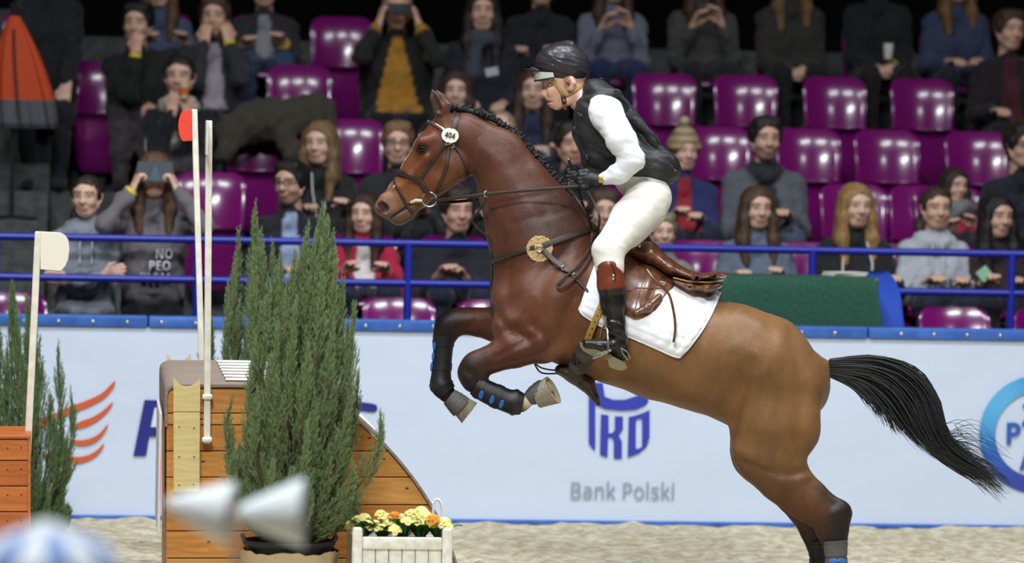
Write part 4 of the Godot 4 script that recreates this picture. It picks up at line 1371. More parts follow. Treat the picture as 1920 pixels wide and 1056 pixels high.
func tack() -> void:
	var X := horse_xf()
	var leather := mottled(bumped(mat(Color.WHITE, 0.45), 0.05, 2.0, 12.0, false, 7), 0.03, rgb(44, 30, 24), rgb(62, 44, 36), 8.0, 41)
	var tan := mottled(bumped(mat(Color.WHITE, 0.28), 0.05, 0.35, 12.0, false, 7), 0.012, rgb(84, 50, 34), rgb(122, 78, 52), 4.0, 42)
	tan.clearcoat_enabled = true; tan.clearcoat = 0.4; tan.clearcoat_roughness = 0.25
	var metal := mat(rgb(214, 208, 196), 0.25, 0.9)
	var black := bumped(mat(rgb(24, 24, 27), 0.5), 0.05, 2.0, 10.0, false, 15)
	var blue := mat(rgb(40, 110, 200), 0.5)
	M.leather = leather; M.metal = metal; M.black_leather = black
	var pad_m := bumped(mat(rgb(240, 241, 246), 0.85), 0.02, 2.2, 4.0, false, 17)
	# ----- bridle -----
	var o := hp(840, 250, 0)
	var off := Transform3D(Basis.IDENTITY, -o)
	var t := thing("bridle", "dark brown leather bridle with silver browband on the horse's head", "bridle", X * Transform3D(Basis.IDENTITY, o))
	var m := MB.new()
	lay(m, [[860, 208], [857, 222], [850, 244]], 10.0, fhead)
	part("headpiece", m, leather, t, off)
	m = MB.new()
	lay(m, [[803, 228], [817, 234], [834, 245]], 6.0, fhead, 0.006, 0.008)
	part("browband", m, metal, t, off, "silver beaded browband")
	m = MB.new()
	lay(m, [[843, 266], [837, 312], [826, 342], [815, 364]], 7.0, fhead)
	part("cheekpiece", m, leather, t, off)
	m = MB.new()
	lay(m, [[836, 268], [812, 303], [797, 324], [786, 340]], 6.0, fhead)
	part("cheekpiece", m, leather, t, off)
	m = MB.new()
	lay(m, [[850, 272], [864, 290], [874, 316], [878, 336], [874, 350], [866, 354]], 5.5, fhead)
	part("throatlash", m, leather, t, off)
	m = MB.new()
	lay(m, [[744, 324], [756, 326], [774, 332], [790, 344], [802, 362]], 11.0, fhead, 0.007, 0.012)
	part("noseband", m, leather, t, off)
	m = MB.new()
	lay(m, [[740, 334], [742, 346], [750, 362], [762, 384], [772, 398]], 6.0, fhead)
	part("flash_strap", m, leather, t, off)
	m = MB.new()
	for q in [[739, 351], [838, 270], [849, 275], [844, 268]]:
		var p := surf(fhead, q[0], q[1], 1.0, 0.008)
		m.box(p, Vector3(0.018, 0.012, 0.004), Basis(Vector3.BACK, 0.5), 0.0015)
		part("buckle", m, metal, t, off)
		m = MB.new()
	# bit
	var bp := surf(fhead, 803, 372, 1.0, 0.022); bp = hp(805, 374, bp.z)
	m = MB.new()
	ring_at(m, bp, 0.033, 0.0036)
	part("bit_ring", m, metal, t, off)
	m = MB.new()
	m.tube([surf(fhead, 770, 380, 1.0, 0.002), surf(fhead, 780, 376, 1.0, 0.01), bp + Vector3(-0.033, -0.006, 0)], [0.006, 0.009, 0.007], 10)
	part("bit_bar", m, mat(rgb(208, 198, 178), 0.4), t, off)
	# ----- number disc -----
	var dp := surf(fhead, 844, 254, 1.0, 0.02)
	var tilt := Basis(Vector3.BACK, deg_to_rad(-12.0))
	var d := thing("number_disc", "round white bridle number reading 404 below the horse's ear", "number tag", X * Transform3D(tilt, dp))
	m = MB.new()
	var poly := PackedVector2Array()
	for k in 36:
		var a := TAU * k / 36.0
		var r := 0.037 + 0.003 * cos(2.0 * a) - (0.004 if absf(absf(angle_difference(a, PI / 2)) - 0.0) < 0.12 or absf(angle_difference(a, -PI / 2)) < 0.12 else 0.0)
		poly.append(Vector2(cos(a) * r * 0.98, sin(a) * r))
	m.prism(poly, Transform3D(Basis.IDENTITY, Vector3(0, 0, 0.003)), 0.004, 0.001)
	part("disc", m, mat(rgb(232, 228, 214), 0.5), d)
	var tm := text("404", 0.034, true)
	tm.material = mat(rgb(24, 22, 24), 0.6)
	part_mesh("digits", tm, d, Transform3D(Basis.IDENTITY.scaled(Vector3(0.85, 1, 1)), Vector3(0, 0, 0.004)))
	# ----- reins -----
	o = hp(950, 360, 0.2); off = Transform3D(Basis.IDENTITY, -o)
	t = thing("reins", "dark leather reins running from the bit to the rider's hand", "reins", X * Transform3D(Basis.IDENTITY, o))
	m = MB.new()
	air(m, [[818, 376, bp.z + 0.004], [860, 371, 0.13], [912, 364, 0.17], [1000, 356, 0.205], [1084, 349, 0.21], [1112, 345, 0.19]], 6.0, 0.005)
	part("near_rein", m, leather, t, off)
	m = MB.new()
	air(m, [[822, 380, -bp.z], [880, 376, -0.14], [1000, 360, -0.16], [1080, 344, -0.1]], 6.0, 0.005)
	part("far_rein", m, leather, t, off)
	m = MB.new()       # spare loop hanging down the shoulder
	var loop: Array = []
	for q in [[1076, 340, 0.19], [1066, 346, 0.2], [1078, 368, 0.2], [1098, 400, 0.2], [1110, 432, 0.0], [1104, 468, 0.0], [1080, 502, 0.0], [1056, 522, 0.0], [1045, 538, 0.0], [1054, 540, 0.0], [1080, 520, 0.0], [1104, 488, 0.0], [1116, 452, 0.0], [1124, 412, 0.225], [1116, 384, 0.21], [1098, 352, 0.2]]:
		loop.append([q[0], q[1], maxf(q[2], surf(ftrunk, q[0], q[1], 1.0, 0.022).z)])
	air(m, loop, 5.0, 0.004)
	part("rein_loop", m, leather, t, off)
	m = MB.new()
	ring_at(m, hp(912, 364, 0.175), 0.014, 0.0025, Basis(Vector3.UP, 0.9))
	part("stopper_ring", m, metal, t, off)
	# ----- breastplate -----
	o = hp(1012, 467, 0.25); off = Transform3D(Basis.IDENTITY, -o)
	t = thing("breastplate", "brown leather breastplate with a sheepskin pad on the horse's shoulder", "harness", X * Transform3D(Basis.IDENTITY, o))
	for q in [["chest_strap", [[922, 494], [930, 488], [960, 477], [1003, 464]], 10.0], ["shoulder_strap", [[1018, 462], [1060, 446], [1114, 427]], 12.0], ["girth_strap", [[1018, 470], [1044, 494], [1066, 510]], 11.0], ["girth_strap", [[1066, 510], [1090, 535], [1112, 558], [1129, 577]], 6.0]]:
		m = MB.new()
		lay(m, q[1], q[2], fbody, 0.01, 0.006)
		part(q[0], m, leather, t, off)
	m = MB.new()
	var sp := surf(fbody, 1012, 467, 1.0, 0.0); var sn := surf_n(fbody, sp)
	for i in 1100:                                    # tufts of fleece
		var a := rng.randf() * TAU; var r := sqrt(rng.randf()) * 0.058
		var tx := sn.cross(Vector3.UP).normalized(); var ty := tx.cross(sn)
		var p := sp + (tx * cos(a) + ty * sin(a)) * r
		m.ball(p + sn * 0.004, Vector3(0.0042, 0.0042, 0.0055) * rng.randf_range(0.7, 1.3), 5, 3)
	var fleece := part("sheepskin_pad", m, mottled(mat(Color.WHITE, 0.95), 0.05, rgb(184, 152, 104), rgb(206, 176, 128), 5.0, 44), t, off)
	m = MB.new()
	ring_at(m, sp + sn * 0.018, 0.014, 0.003, Basis.looking_at(-sn, Vector3.UP))
	part("ring", m, metal, t, off)
	for q in [[1057, 503], [1078, 517]]:
		m = MB.new()
		var p := surf(fbody, q[0], q[1], 1.0, 0.016)
		ring_at(m, p, 0.011, 0.0025, Basis(Vector3.UP, 0.5))
		part("ring", m, metal, t, off)
	m = MB.new()        # martingale fork in front of the chest
	air(m, [[912, 368, 0.17], [906, 386, 0.15], [890, 405, 0.12], [886, 415, 0.1], [900, 432, 0.08], [918, 448, 0.06], [922, 478, 0.04]], 4.0, 0.004)
	part("martingale_fork", m, leather, t, off)
	m = MB.new()
	air(m, [[922, 478, 0.04], [921, 500, 0.03], [921, 540, 0.02], [924, 590, 0.02], [933, 620, 0.02]], 6.0, 0.005)
	part("martingale_strap", m, leather, t, off)
	# ----- saddle pad -----
	o = hp(1220, 560, 0.0); off = Transform3D(Basis.IDENTITY, -o)
	t = thing("saddle_pad", "white quilted saddle pad under the brown saddle", "saddle pad", X * Transform3D(Basis.IDENTITY, o))
	var top := curve2([[1122, 484], [1160, 486], [1210, 512], [1262, 534], [1310, 546], [1351, 550]], 8)
	var bot := curve2([[1086, 586], [1128, 612], [1178, 631], [1225, 651], [1258, 666], [1276, 671]], 8)
	var NR := 26
	for sd in [1.0, -1.0]:
		var outer: Array = []; var inner: Array = []
		for j in NR + 1:
			var v := float(j) / NR
			var ro: Array = []; var ri: Array = []
			for i in top.size():
				var s := float(i) / (top.size() - 1)
				# rounded lower corners, slightly bowed front and rear edges
				var vv := v
				var x: float = lerpf(top[i][0], bot[i][0], vv); var y: float = lerpf(top[i][1], bot[i][1], vv)
				x += (s - 0.15) * 10.0 * sin(PI * vv)
				var e0 := maxf(0.0, 1.0 - s / 0.06); var e1 := maxf(0.0, (s - 0.93) / 0.07)
				y -= (e0 * e0 * 6.0 + e1 * e1 * 3.0) * smoothstep(0.86, 1.0, vv)
				var p := surf(ftrunk, x, y, sd, 0.0)
				var nn := surf_n(ftrunk, p)
				var quilt := 0.0065 * (absf(sin(v * PI * 8.0)) + 0.6 * absf(sin(s * PI * 9.0 + v * 2.0)))
				var edge := smoothstep(0.0, 0.06, minf(minf(s, 1.0 - s), minf(1.0 - v, 1.0)))
				if v < 0.04: nn = (nn + Vector3.UP).normalized()
				ro.append(p + nn * (0.006 + (0.006 + quilt) * edge)); ri.append(p + nn * 0.001)
			outer.append(ro); inner.append(ri)
		if sd < 0:
			for r in outer: r.reverse()
			for r in inner: r.reverse()
		m = MB.new()
		outer.reverse(); inner.reverse()
		m.grid(outer)
		var back: Array = []
		for r in inner:
			var q: Array = r.duplicate(); q.reverse(); back.append(q)
		m.grid(back)
		m.grid([inner[0], outer[0]])
		var l0: Array = []; var l1: Array = []; var r0: Array = []; var r1: Array = []
		for j in outer.size():
			l0.append(inner[j][0]); l1.append(outer[j][0]); r0.append(outer[j][-1]); r1.append(inner[j][-1])
		m.grid([l0, l1]); m.grid([r0, r1])
		var pp := part("quilted_side", m, pad_m, t, off)
		m = MB.new()
		var edge_pts: Array = l1.duplicate()
		edge_pts.reverse()
		edge_pts += outer[0].slice(1)
		edge_pts += r0.slice(1)
		m.tube(edge_pts, 0.0045, 6)
		part("binding", m, pad_m, pp)
	# ----- saddle -----
	t = thing("saddle", "glossy brown leather jumping saddle on the white pad", "saddle", X * Transform3D(Basis.IDENTITY, o))
	field_part("seat", fr.saddle, tan, t, off)
	var ft := curve2([[1160, 466], [1190, 464], [1216, 474], [1245, 499], [1262, 514], [1278, 524]], 6)
	var fb2 := curve2([[1166, 588], [1186, 598], [1208, 597], [1233, 579], [1247, 557], [1280, 528]], 6)
	for sd in [1.0, -1.0]:
		var rows: Array = []; var under: Array = []
		for j in 19:
			var v := j / 18.0
			var row: Array = []; var low: Array = []
			for i in ft.size():
				var s := float(i) / (ft.size() - 1)
				var x: float = lerpf(ft[i][0], fb2[i][0], v); var y: float = lerpf(ft[i][1], fb2[i][1], v)
				var p := surf(ftrunk, x, y, sd, 0.0)
				var nn := surf_n(ftrunk, p)
				if v < 0.12: nn = (nn + Vector3.UP * 0.6).normalized()
				var e := smoothstep(0.0, 0.1, minf(minf(1.0 - v, v + 0.05), minf(s + 0.05, 1.0 - s)))
				var roll := 0.01 * exp(-pow((s - 0.52 + 0.25 * v) / 0.1, 2.0)) * smoothstep(0.15, 0.4, v)
				row.append(p + nn * (0.02 + 0.008 * e + roll)); low.append(p + nn * 0.014)
			rows.append(row); under.append(low)
		rows.reverse(); under.reverse()
		if sd < 0:
			for r in rows: r.reverse()
			for r in under: r.reverse()
		m = MB.new()
		m.grid(rows)
		m.grid([under[0], rows[0]])
		var e0: Array = []; var e1: Array = []
		for j in rows.size():
			e0.append(rows[j][-1]); e1.append(under[j][-1])
		m.grid([e0, e1])
		var fp := part("flap", m, tan, t, off)
		for q in [[0.2, 0.95, 0.42, 0.25], [0.38, 0.95, 0.6, 0.3], [0.1, 0.62, 0.7, 0.55]]:    # raised seams
			m = MB.new()
			var pts: Array = []
			for k in 13:
				var u := k / 12.0
				var ci := clampi(int(lerpf(q[0], q[2], u) * (ft.size() - 1)), 0, ft.size() - 1)
				if sd < 0: ci = ft.size() - 1 - ci
				var rj := clampi(int((1.0 - lerpf(q[1], q[3], u)) * 18.0), 0, 18)
				pts.append(rows[rj][ci])
			m.tube(pts, 0.0035, 6)
			part("seam", m, tan, fp)
	for sd in [1.0, -1.0]:
		m = MB.new()
		var fo: Field = fr.flap
		var keep := PackedInt32Array()
		var i := 0
		while i < fo.idx.size():
			if fo.v[fo.idx[i]].z * sd > 0.0:
				for k in 3: keep.append(fo.idx[i + k])
			i += 3
		m.arrays(fo.v, fo.n, fo.c, keep)
		part("rear_block", m, tan, t, off)
	field_part("panel", fr.panel, tan, t, off)
	m = MB.new()
	m.tube([hp(1262, 521, 0.19), hp(1290, 528, 0.195), hp(1330, 530, 0.175), hp(1356, 526, 0.15)], 0.004, 6)
	part("piping", m, mat(rgb(160, 122, 76), 0.5), t, off)
	m = MB.new()
	air(m, [[1212, 505, 0.345], [1226, 524, 0.36], [1244, 540, 0.365], [1256, 556, 0.36], [1264, 590, 0.352], [1266, 618, 0.345], [1263, 642, 0.338]], 5.0, 0.004)
	part("stirrup_leather", m, tan, t, off)
	m = MB.new()
	m.box(hp(1242, 531, 0.368), Vector3(0.024, 0.014, 0.005), Basis(Vector3.BACK, -0.4), 0.0015)
	part("buckle", m, metal, t, off)
	m = MB.new()
	m.ball(hp(1199, 461, 0.155), Vector3(0.009, 0.009, 0.006), 10, 6)
	part("stud", m, metal, t, off)
	# ----- girth -----
	o = hp(1098, 660, 0.0); off = Transform3D(Basis.IDENTITY, -o)
	t = thing("girth", "dark girth with stud guard under the horse's chest", "girth", X * Transform3D(Basis.IDENTITY, o))
	field_part("guard", fr.girth, mottled(bumped(mat(Color.WHITE, 0.55), 0.05, 2.0, 12.0, false, 7), 0.02, rgb(46, 40, 34), rgb(66, 56, 46), 8.0, 46), t, off)
	m = MB.new()
	lay(m, [[1130, 572], [1118, 600], [1106, 630], [1100, 650]], 13.0, fbody, 0.022, 0.006)
	var gs := part("billet", m, mottled(mat(Color.WHITE, 0.5), 0.03, rgb(150, 112, 44), rgb(186, 144, 66), 9.0, 47), t, off)
	for k in 6:
		m = MB.new()
		var q := Vector2(1126, 582).lerp(Vector2(1104, 636), k / 5.0)
		var p := surf(fbody, q.x, q.y, 1.0, 0.0); var nn := surf_n(fbody, p)
		oval(m, p + nn * 0.0255, nn, Vector3.UP, 0.004, 0.003, 0.001)
		part("hole", m, black, gs)
	m = MB.new()
	air(m, [[1000, 672, 0.03], [1006, 684, 0.03], [1022, 692, 0.02], [1056, 696, 0.01]], 3.0, 0.003)
	air(m, [[1002, 672, 0.0], [1004, 686, 0.0], [1018, 700, 0.0], [1056, 700, 0.0]], 3.0, 0.003)
	part("loop", m, leather, t, off)
	# ----- brushing boots -----
	var grey := mottled(bumped(mat(Color.WHITE, 0.7), 0.05, 3.0, 14.0, false, 19), 0.03, rgb(74, 72, 70), rgb(104, 102, 98), 9.0, 48)
	boot_on("brushing_boot", "black brushing boot with blue straps on the near foreleg", X, [[892, 722, 20], [904, 730, 21], [926, 741, 22], [950, 751, 22], [966, 755, 24], [980, 758, 20]], 0.165, black, blue, [[902, 741], [922, 750], [940, 758]], Vector2(-0.35, 1.0))
	boot_on("brushing_boot", "black brushing boot with blue straps on the far foreleg", X, [[832, 630, 21], [831, 650, 19], [829, 680, 18], [827, 706, 19], [828, 722, 22], [838, 736, 19]], -0.16, black, blue, [[814, 649], [812, 669], [809, 688]], Vector2(0.0, 1.0))
	boot_on("brushing_boot", "grey hind boot with blue straps on the near hind leg", X, [[1566, 1014, 24], [1567, 1030, 21], [1568, 1056, 20], [1565, 1085, 24]], 0.14, grey, blue, [[1562, 1052], [1578, 1052]], Vector2(1.0, 0.0))
	boot_on("brushing_boot", "black hind boot on the far hind leg", X, [[1535, 1014, 22], [1536, 1030, 20], [1537, 1056, 19], [1534, 1085, 23]], -0.14, black, blue, [], Vector2(1.0, 0.0))
	for q in [["grey rubber bell boot above the near front hoof", [[990, 750, 12], [1000, 743, 18], [1014, 737, 23], [1022, 734, 23]], 0.165], ["grey rubber bell boot above the far front hoof", [[842, 744, 17], [852, 752, 20], [862, 761, 22], [867, 766, 22]], -0.16]]:
		var p0 := hp(q[1][1][0], q[1][1][1], q[2])
		var bt := thing("bell_boot", q[0], "hoof boot", X * Transform3D(Basis.IDENTITY, p0))
		m = MB.new()
		var path: Array = []; var rad: Array = []
		for z in curve2(q[1], 5):
			path.append(hp(z[0], z[1], q[2]) - p0)
			rad.append(z[2] * ZH / FPX + 0.0012 * sin(path.size() * 2.2))
		m.tube(path, rad, 20, false)
		part("cuff", m, grey, bt)

func boot_on(called: String, label: String, X: Transform3D, pts: Array, w: float, mt: Material, blue: Material, dots: Array, dir: Vector2) -> void:
	var o := hp(pts[2][0], pts[2][1], w)
	var t := thing(called, label, "horse boot", X * Transform3D(Basis.IDENTITY, o))
	var m := MB.new()
	var path: Array = []; var rad: Array = []
	var c := curve2(pts, 6)
	for i in c.size():
		path.append(hp(c[i][0], c[i][1], w) - o)
		rad.append(c[i][2] * (ZH - w) / FPX)
	m.tube(path, rad, 20, true)
	part("shell", m, mt, t)
	for k in 3:                                        # straps round the shell
		var i := int(lerpf(3, c.size() - 9, k / 2.0))
		m = MB.new()
		var mid := path.slice(i, i + 4)
		var rr: Array = []
		for j in mid.size(): rr.append(rad[i + j] + 0.003)
		m.tube(mid, rr, 20, true)
		part("strap", m, mt, t)
	for q in dots:
		m = MB.new()
		# on the tube's camera-facing skin
		var best := 0; var bd := 1e9
		for i in c.size():
			var dd := Vector2(c[i][0], c[i][1]).distance_to(Vector2(q[0], q[1]))
			if dd < bd: bd = dd; best = i
		var r: float = rad[best] + 0.003
		var d2 := minf(bd * ZH / FPX, r * 0.93)
		var zz := sqrt(r * r - d2 * d2)
		var p := hp(q[0], q[1], w + zz) - o
		var nn: Vector3 = (p - path[best]).normalized()
		oval(m, p, nn, Vector3(dir.x, -dir.y, 0), 0.021, 0.0105, 0.003)
		part("strap_tab", m, blue, t)

func rider() -> void:
	var X := horse_xf()
	var o := hp(1210, 400, 0)
	var off := Transform3D(Basis.IDENTITY, -o)
	var t := thing("person", "rider in black body protector, white shirt and cream breeches leaning forward", "person", X * Transform3D(Basis.IDENTITY, o))
	var cloth := mat(Color.WHITE, 0.75, 0.0, true)
	bumped(cloth, 0.012, 2.0, 3.0, false, 51)
	var skin := mat(Color.WHITE, 0.5, 0.0, true)
	skin.subsurf_scatter_enabled = true; skin.subsurf_scatter_strength = 0.15
	fold_cloth(fr.body, 0.004)
	fold_cloth(fr.vest, 0.0045)
	fold_cloth(fr.helmet, 0.0032)
	var am := ArrayMesh.new()
	var m := MB.new()
	m.arrays(fr.body.v, fr.body.n, fr.body.c, fr.body.idx)
	m.surface(am, cloth)
	m = MB.new()
	var fh: Field = fr.head
	for i in fh.v.size():
		var p := fh.v[i]
		var px := 960.0 + p.x * FPX / (ZH - p.z); var py := 528.0 - p.y * FPX / (ZH - p.z)
		if px > 1058.0 + (py - 160.0) * 0.25 and px < 1070.0 and py < 172.0 and absf(p.z) > 0.03: fh.c[i] = fh.c[i].lerp(lin(120, 92, 74), 0.5)    # cropped sideburn
		if py < 156.0 and py > 149.5 and px < 1044.0 and absf(p.z) > 0.012: fh.c[i] = fh.c[i].lerp(lin(120, 92, 66), 0.5)     # eyebrow
	m.arrays(fh.v, fh.n, fh.c, fh.idx)
	m.surface(am, skin)
	part_mesh("body", am, t, off)
	for s in [1.0, -1.0]:
		m = MB.new()
		m.ball(hp(1031, 159.5, 0.037 * s), Vector3(0.009, 0.006, 0.0105), 14, 8)
		var e := part("eye", m, mat(rgb(214, 208, 200), 0.2), t, off)
		m = MB.new()
		m.ball(hp(1028.3, 159.5, 0.041 * s), Vector3(0.0042, 0.0045, 0.0085), 12, 8)
		part("iris", m, mat(rgb(60, 70, 80), 0.2), e)
	# body protector
	var vest_m := bumped(mat(rgb(34, 35, 38), 0.55), 0.02, 2.4, 3.0, false, 53)
	var vest := field_part("body_protector", fr.vest, vest_m, t, off, "black padded body protector with red chevrons")
	var fv: Field = fr.vest
	var red := mat(rgb(206, 50, 36), 0.6)
	var white := mat(rgb(226, 222, 216), 0.6)
	for q in [[[[1081, 208], [1086, 215], [1096, 207]], 2.4], [[[1259, 310], [1265, 318], [1269, 298]], 2.4], [[[1124, 146], [1130, 148]], 3.0]]:
		for z in 2:
			m = MB.new()
			var pts: Array = []; var nor: Array = []
			for p in q[0]:
				var w := surf(fv, p[0] + z * 2.0, p[1] + z * 2.5, 1.0, 0.002)
				pts.append(w); nor.append(surf_n(fv, w))
			if z == 1 and pts.size() < 3: continue
			m.strap(pts, nor, q[1] * ZH / FPX, 0.002)
			part("chevron", m, red if z == 0 else white, vest)
	for q in [[[1168, 182], [1215, 240], [1262, 300]], [[1085, 190], [1080, 240], [1096, 290]], [[1120, 318], [1160, 330], [1230, 336]], [[1200, 268], [1228, 290], [1252, 305]]]:
		m = MB.new()
		var pts: Array = []
		for p in curve2(q, 6): pts.append(surf(fv, p[0], p[1], 1.0, 0.001))
		m.tube(pts, 0.0028, 6)
		part("seam", m, vest_m, vest)
	for q in [[1074, 243], [1097, 296]]:
		m = MB.new()
		m.box(surf(fv, q[0] + 4, q[1], 1.0, 0.004), Vector3(0.02, 0.03, 0.02), Basis(Vector3.BACK, 0.3), 0.004)
		part("buckle", m, M.black_plastic, vest)
	# helmet
	var silk := bumped(mat(rgb(46, 42, 48), 0.34), 0.02, 3.0, 5.0, false, 55)
	var hel := field_part("helmet", fr.helmet, silk, t, off, "dark silk covered riding helmet with peak")
	m = MB.new()
	var rows: Array = []
	for j in 7:
		var v := j / 6.0
		var top: Array = []; var bot: Array = []
		for i in 13:
			var a := lerpf(-1.15, 1.15, i / 12.0)
			var x := 1010.0 - 30.0 * v * cos(a * 0.9)
			var y := 133.0 - 8.0 * v + 3.0 * v * v
			var w := 0.08 * sin(a) * (1.0 - 0.18 * v)
			top.append(hp(x, y - 2.0, w)); bot.push_front(hp(x, y + 1.0, w))
		rows.append(top + bot)
	rows.reverse()
	m.grid(rows, true); m.fan(rows[0], true)
	part("peak", m, silk, hel)
	m = MB.new()
	rows = []
	for j in 5:
		var row: Array = []
		for i in 15:
			var a := lerpf(-1.5, 1.5, i / 14.0)
			var x := 1000.0 + 40.0 * (1.0 - cos(a)) + j * 0.6
			row.append(hp(x, lerpf(134.0, 152.0 - 9.0 * (1.0 - cos(a)), j / 4.0) + 2.0 * (1.0 - cos(a)), 0.092 * sin(a)))
		rows.append(row)
	rows.reverse()
	m.grid(rows)
	var gl := part("goggle_lens", m, mat(rgb(196, 196, 190), 0.25), hel, Transform3D.IDENTITY, "pale grey lens of the raised goggles")
	m = MB.new()
	m.tube(rows[0], 0.004, 6)
	part("lens_rim", m, M.black_plastic, gl)
	var ochre := mottled(mat(Color.WHITE, 0.75), 0.05, rgb(150, 116, 52), rgb(186, 152, 84), 16.0, 57)
	for q in [[[1038, 150], [1047, 165], [1057, 180]], [[1099, 148], [1092, 160], [1078, 170], [1060, 180]], [[1057, 180], [1058, 192], [1060, 204]]]:
		m = MB.new()
		lay(m, q, 6.0, fh, 0.007, 0.004)
		part("chin_strap", m, ochre, hel)
	m = MB.new()
	m.box(surf(fh, 1057, 187, 1.0, 0.012), Vector3(0.022, 0.04, 0.012), Basis(Vector3.BACK, 0.15), 0.004)
	var bk := part("chin_buckle", m, M.black_plastic, hel)
	m = MB.new()
	m.box(surf(fh, 1058, 188, 1.0, 0.0195), Vector3(0.01, 0.01, 0.002))
	part("release_button", m, red, bk)
	# boots, soles, spurs
	for s in [1.0, -1.0]:
		var fb: Field = fr["boot%d" % int(s)]
		var bm := mat(Color.WHITE, 0.32, 0.0, true)
		bumped(bm, 0.03, 1.6, 8.0, false, 59)
		for i in fb.v.size():
			var p := fb.v[i]
			var py := 528.0 - p.y * FPX / (ZH - p.z); var px := 960.0 + p.x * FPX / (ZH - p.z)
			fb.c[i] = lin(116, 56, 38).lerp(lin(24, 24, 27), smoothstep(-1.6, 1.6, py - 542.0 + (px - 1145.0) * 0.12))
		var boot := field_part("riding_boot", fb, bm, t, off, "tall black boot with brown top")
		m = MB.new()
		var sole: Array = [[1087, 641], [1088, 650], [1094, 659], [1110, 667], [1128, 673], [1140, 676], [1142, 688], [1156, 694], [1168, 695], [1176, 690], [1172, 680], [1150, 669], [1122, 657], [1104, 649]]
		var q2 := PackedVector2Array()
		var zc: float = 0.405 * s
		for p in sole:
			var w := hp(p[0], p[1], zc)
			q2.append(Vector2(w.x, w.y))
		var back := Transform3D(Basis.IDENTITY, Vector3(0, 0, zc + 0.012))
		m.prism(q2, back, 0.075, 0.002)
		part("sole", m, mottled(mat(Color.WHITE, 0.8), 0.03, rgb(96, 88, 62), rgb(138, 128, 92), 9.0, 60), boot)
		m = MB.new()
		m.tube([hp(1182, 672, 0.33 * s), hp(1176, 660, 0.41 * s), hp(1164, 652, 0.415 * s)], 0.003, 6)
		m.tube([hp(1164, 652, 0.416 * s), hp(1168, 664, 0.416 * s), hp(1178, 676, 0.4 * s)], 0.0022, 6)
		part("spur", m, M.metal, boot)
		m = MB.new()
		m.ball(hp(1150, 520, 0.437 * s), Vector3(0.008, 0.014, 0.004), 10, 6)
		part("boot_crest", m, M.metal, boot)
		m = MB.new()
		for k in 2: m.tube([hp(1146, 494, 0.43 * s), hp(1152, 506, 0.437 * s), hp(1154, 526, 0.436 * s)], 0.0035, 6)
		part("boot_tab", m, mat(rgb(92, 40, 28), 0.5), boot)
	# gloves and watch
	for s in [1.0, -1.0]:
		field_part("glove", fr["hand%d" % int(s)], M.black_leather, t, off, "black glove")
	m = MB.new()
	m.lathe([[0.0, 0.008], [0.014, 0.008], [0.0175, 0.004], [0.0175, 0.0]], 20, Transform3D(Basis(Vector3.RIGHT, PI / 2) , hp(1129, 336, 0.247)))
	var wt := part("wrist_watch", m, mat(rgb(214, 172, 84), 0.3, 0.7), t, off, "gold wrist watch")
	m = MB.new()
	ring_at(m, hp(1131, 338, 0.215), 0.0325, 0.004, Basis(Vector3.UP, PI / 2 - 0.25))
	part("watch_strap", m, M.leather, wt)
	# stirrup irons: rest on nothing but the leather, hang at the foot
	for s in [1.0, -1.0]:
		var so := hp(1130, 650, 0.4 * s)
		var st := thing("stirrup", "steel stirrup iron under the rider's boot" if s > 0 else "steel stirrup iron on the far side of the horse", "stirrup", X * Transform3D(Basis.IDENTITY, so))
		var f2 := Transform3D(Basis.IDENTITY, -so)
		m = MB.new()
		m.tube([hp(1141, 662, 0.445 * s), hp(1140, 640, 0.445 * s), hp(1139, 620, 0.43 * s), hp(1134, 610, 0.39 * s), hp(1128, 620, 0.35 * s), hp(1124, 650, 0.335 * s)], 0.0055, 8)
		part("branch", m, M.metal, st, f2)
		for k in 3:
			m = MB.new()
			m.tube([hp(1146 - k * 8, 657 + k * 4, 0.45 * s), hp(1120 - k * 4, 664 + k * 4, 0.425 * s)], 0.005, 8)
			part("tread_bar", m, M.metal, st, f2)
		m = MB.new()
		air(m, [[1134, 610, 0.4 * s], [1136, 590, 0.385 * s], [1140, 560, 0.375 * s]], 5.0, 0.004)
		part("leather", m, mat(rgb(120, 70, 50), 0.5), st, f2)
	# whip held in the far hand
	var wo := hp(1075, 330, -0.1)
	var wh := thing("whip", "short black whip with gold cap held upright in the rider's hand", "whip", X * Transform3D(Basis.IDENTITY, wo))
	f_whip(wh, wo)

func fold_cloth(f: Field, amp: float) -> void:      # drag folds, finer along one slant
	var nz := FastNoiseLite.new(); nz.seed = 14; nz.frequency = 11.0; nz.fractal_octaves = 2
	var waist := hp(1180, 345, 0).y
	for i in f.v.size():
		var p := f.v[i]
		var q := Vector3(p.x * 0.55 + p.y * 1.5, p.y * 0.5 - p.x * 0.25, p.z * 0.6)
		var low := 0.25 if p.y < waist else 1.0
		f.v[i] = p + f.n[i] * amp * low * (1.0 - 2.4 * absf(nz.get_noise_3dv(q)))
	var nn := PackedVector3Array(); nn.resize(f.v.size())
	var i := 0
	while i < f.idx.size():
		var a := f.idx[i]; var b := f.idx[i + 2]; var c := f.idx[i + 1]
		var m := (f.v[b] - f.v[a]).cross(f.v[c] - f.v[a])
		nn[a] += m; nn[b] += m; nn[c] += m
		i += 3
	for k in nn.size(): f.n[k] = nn[k].normalized()

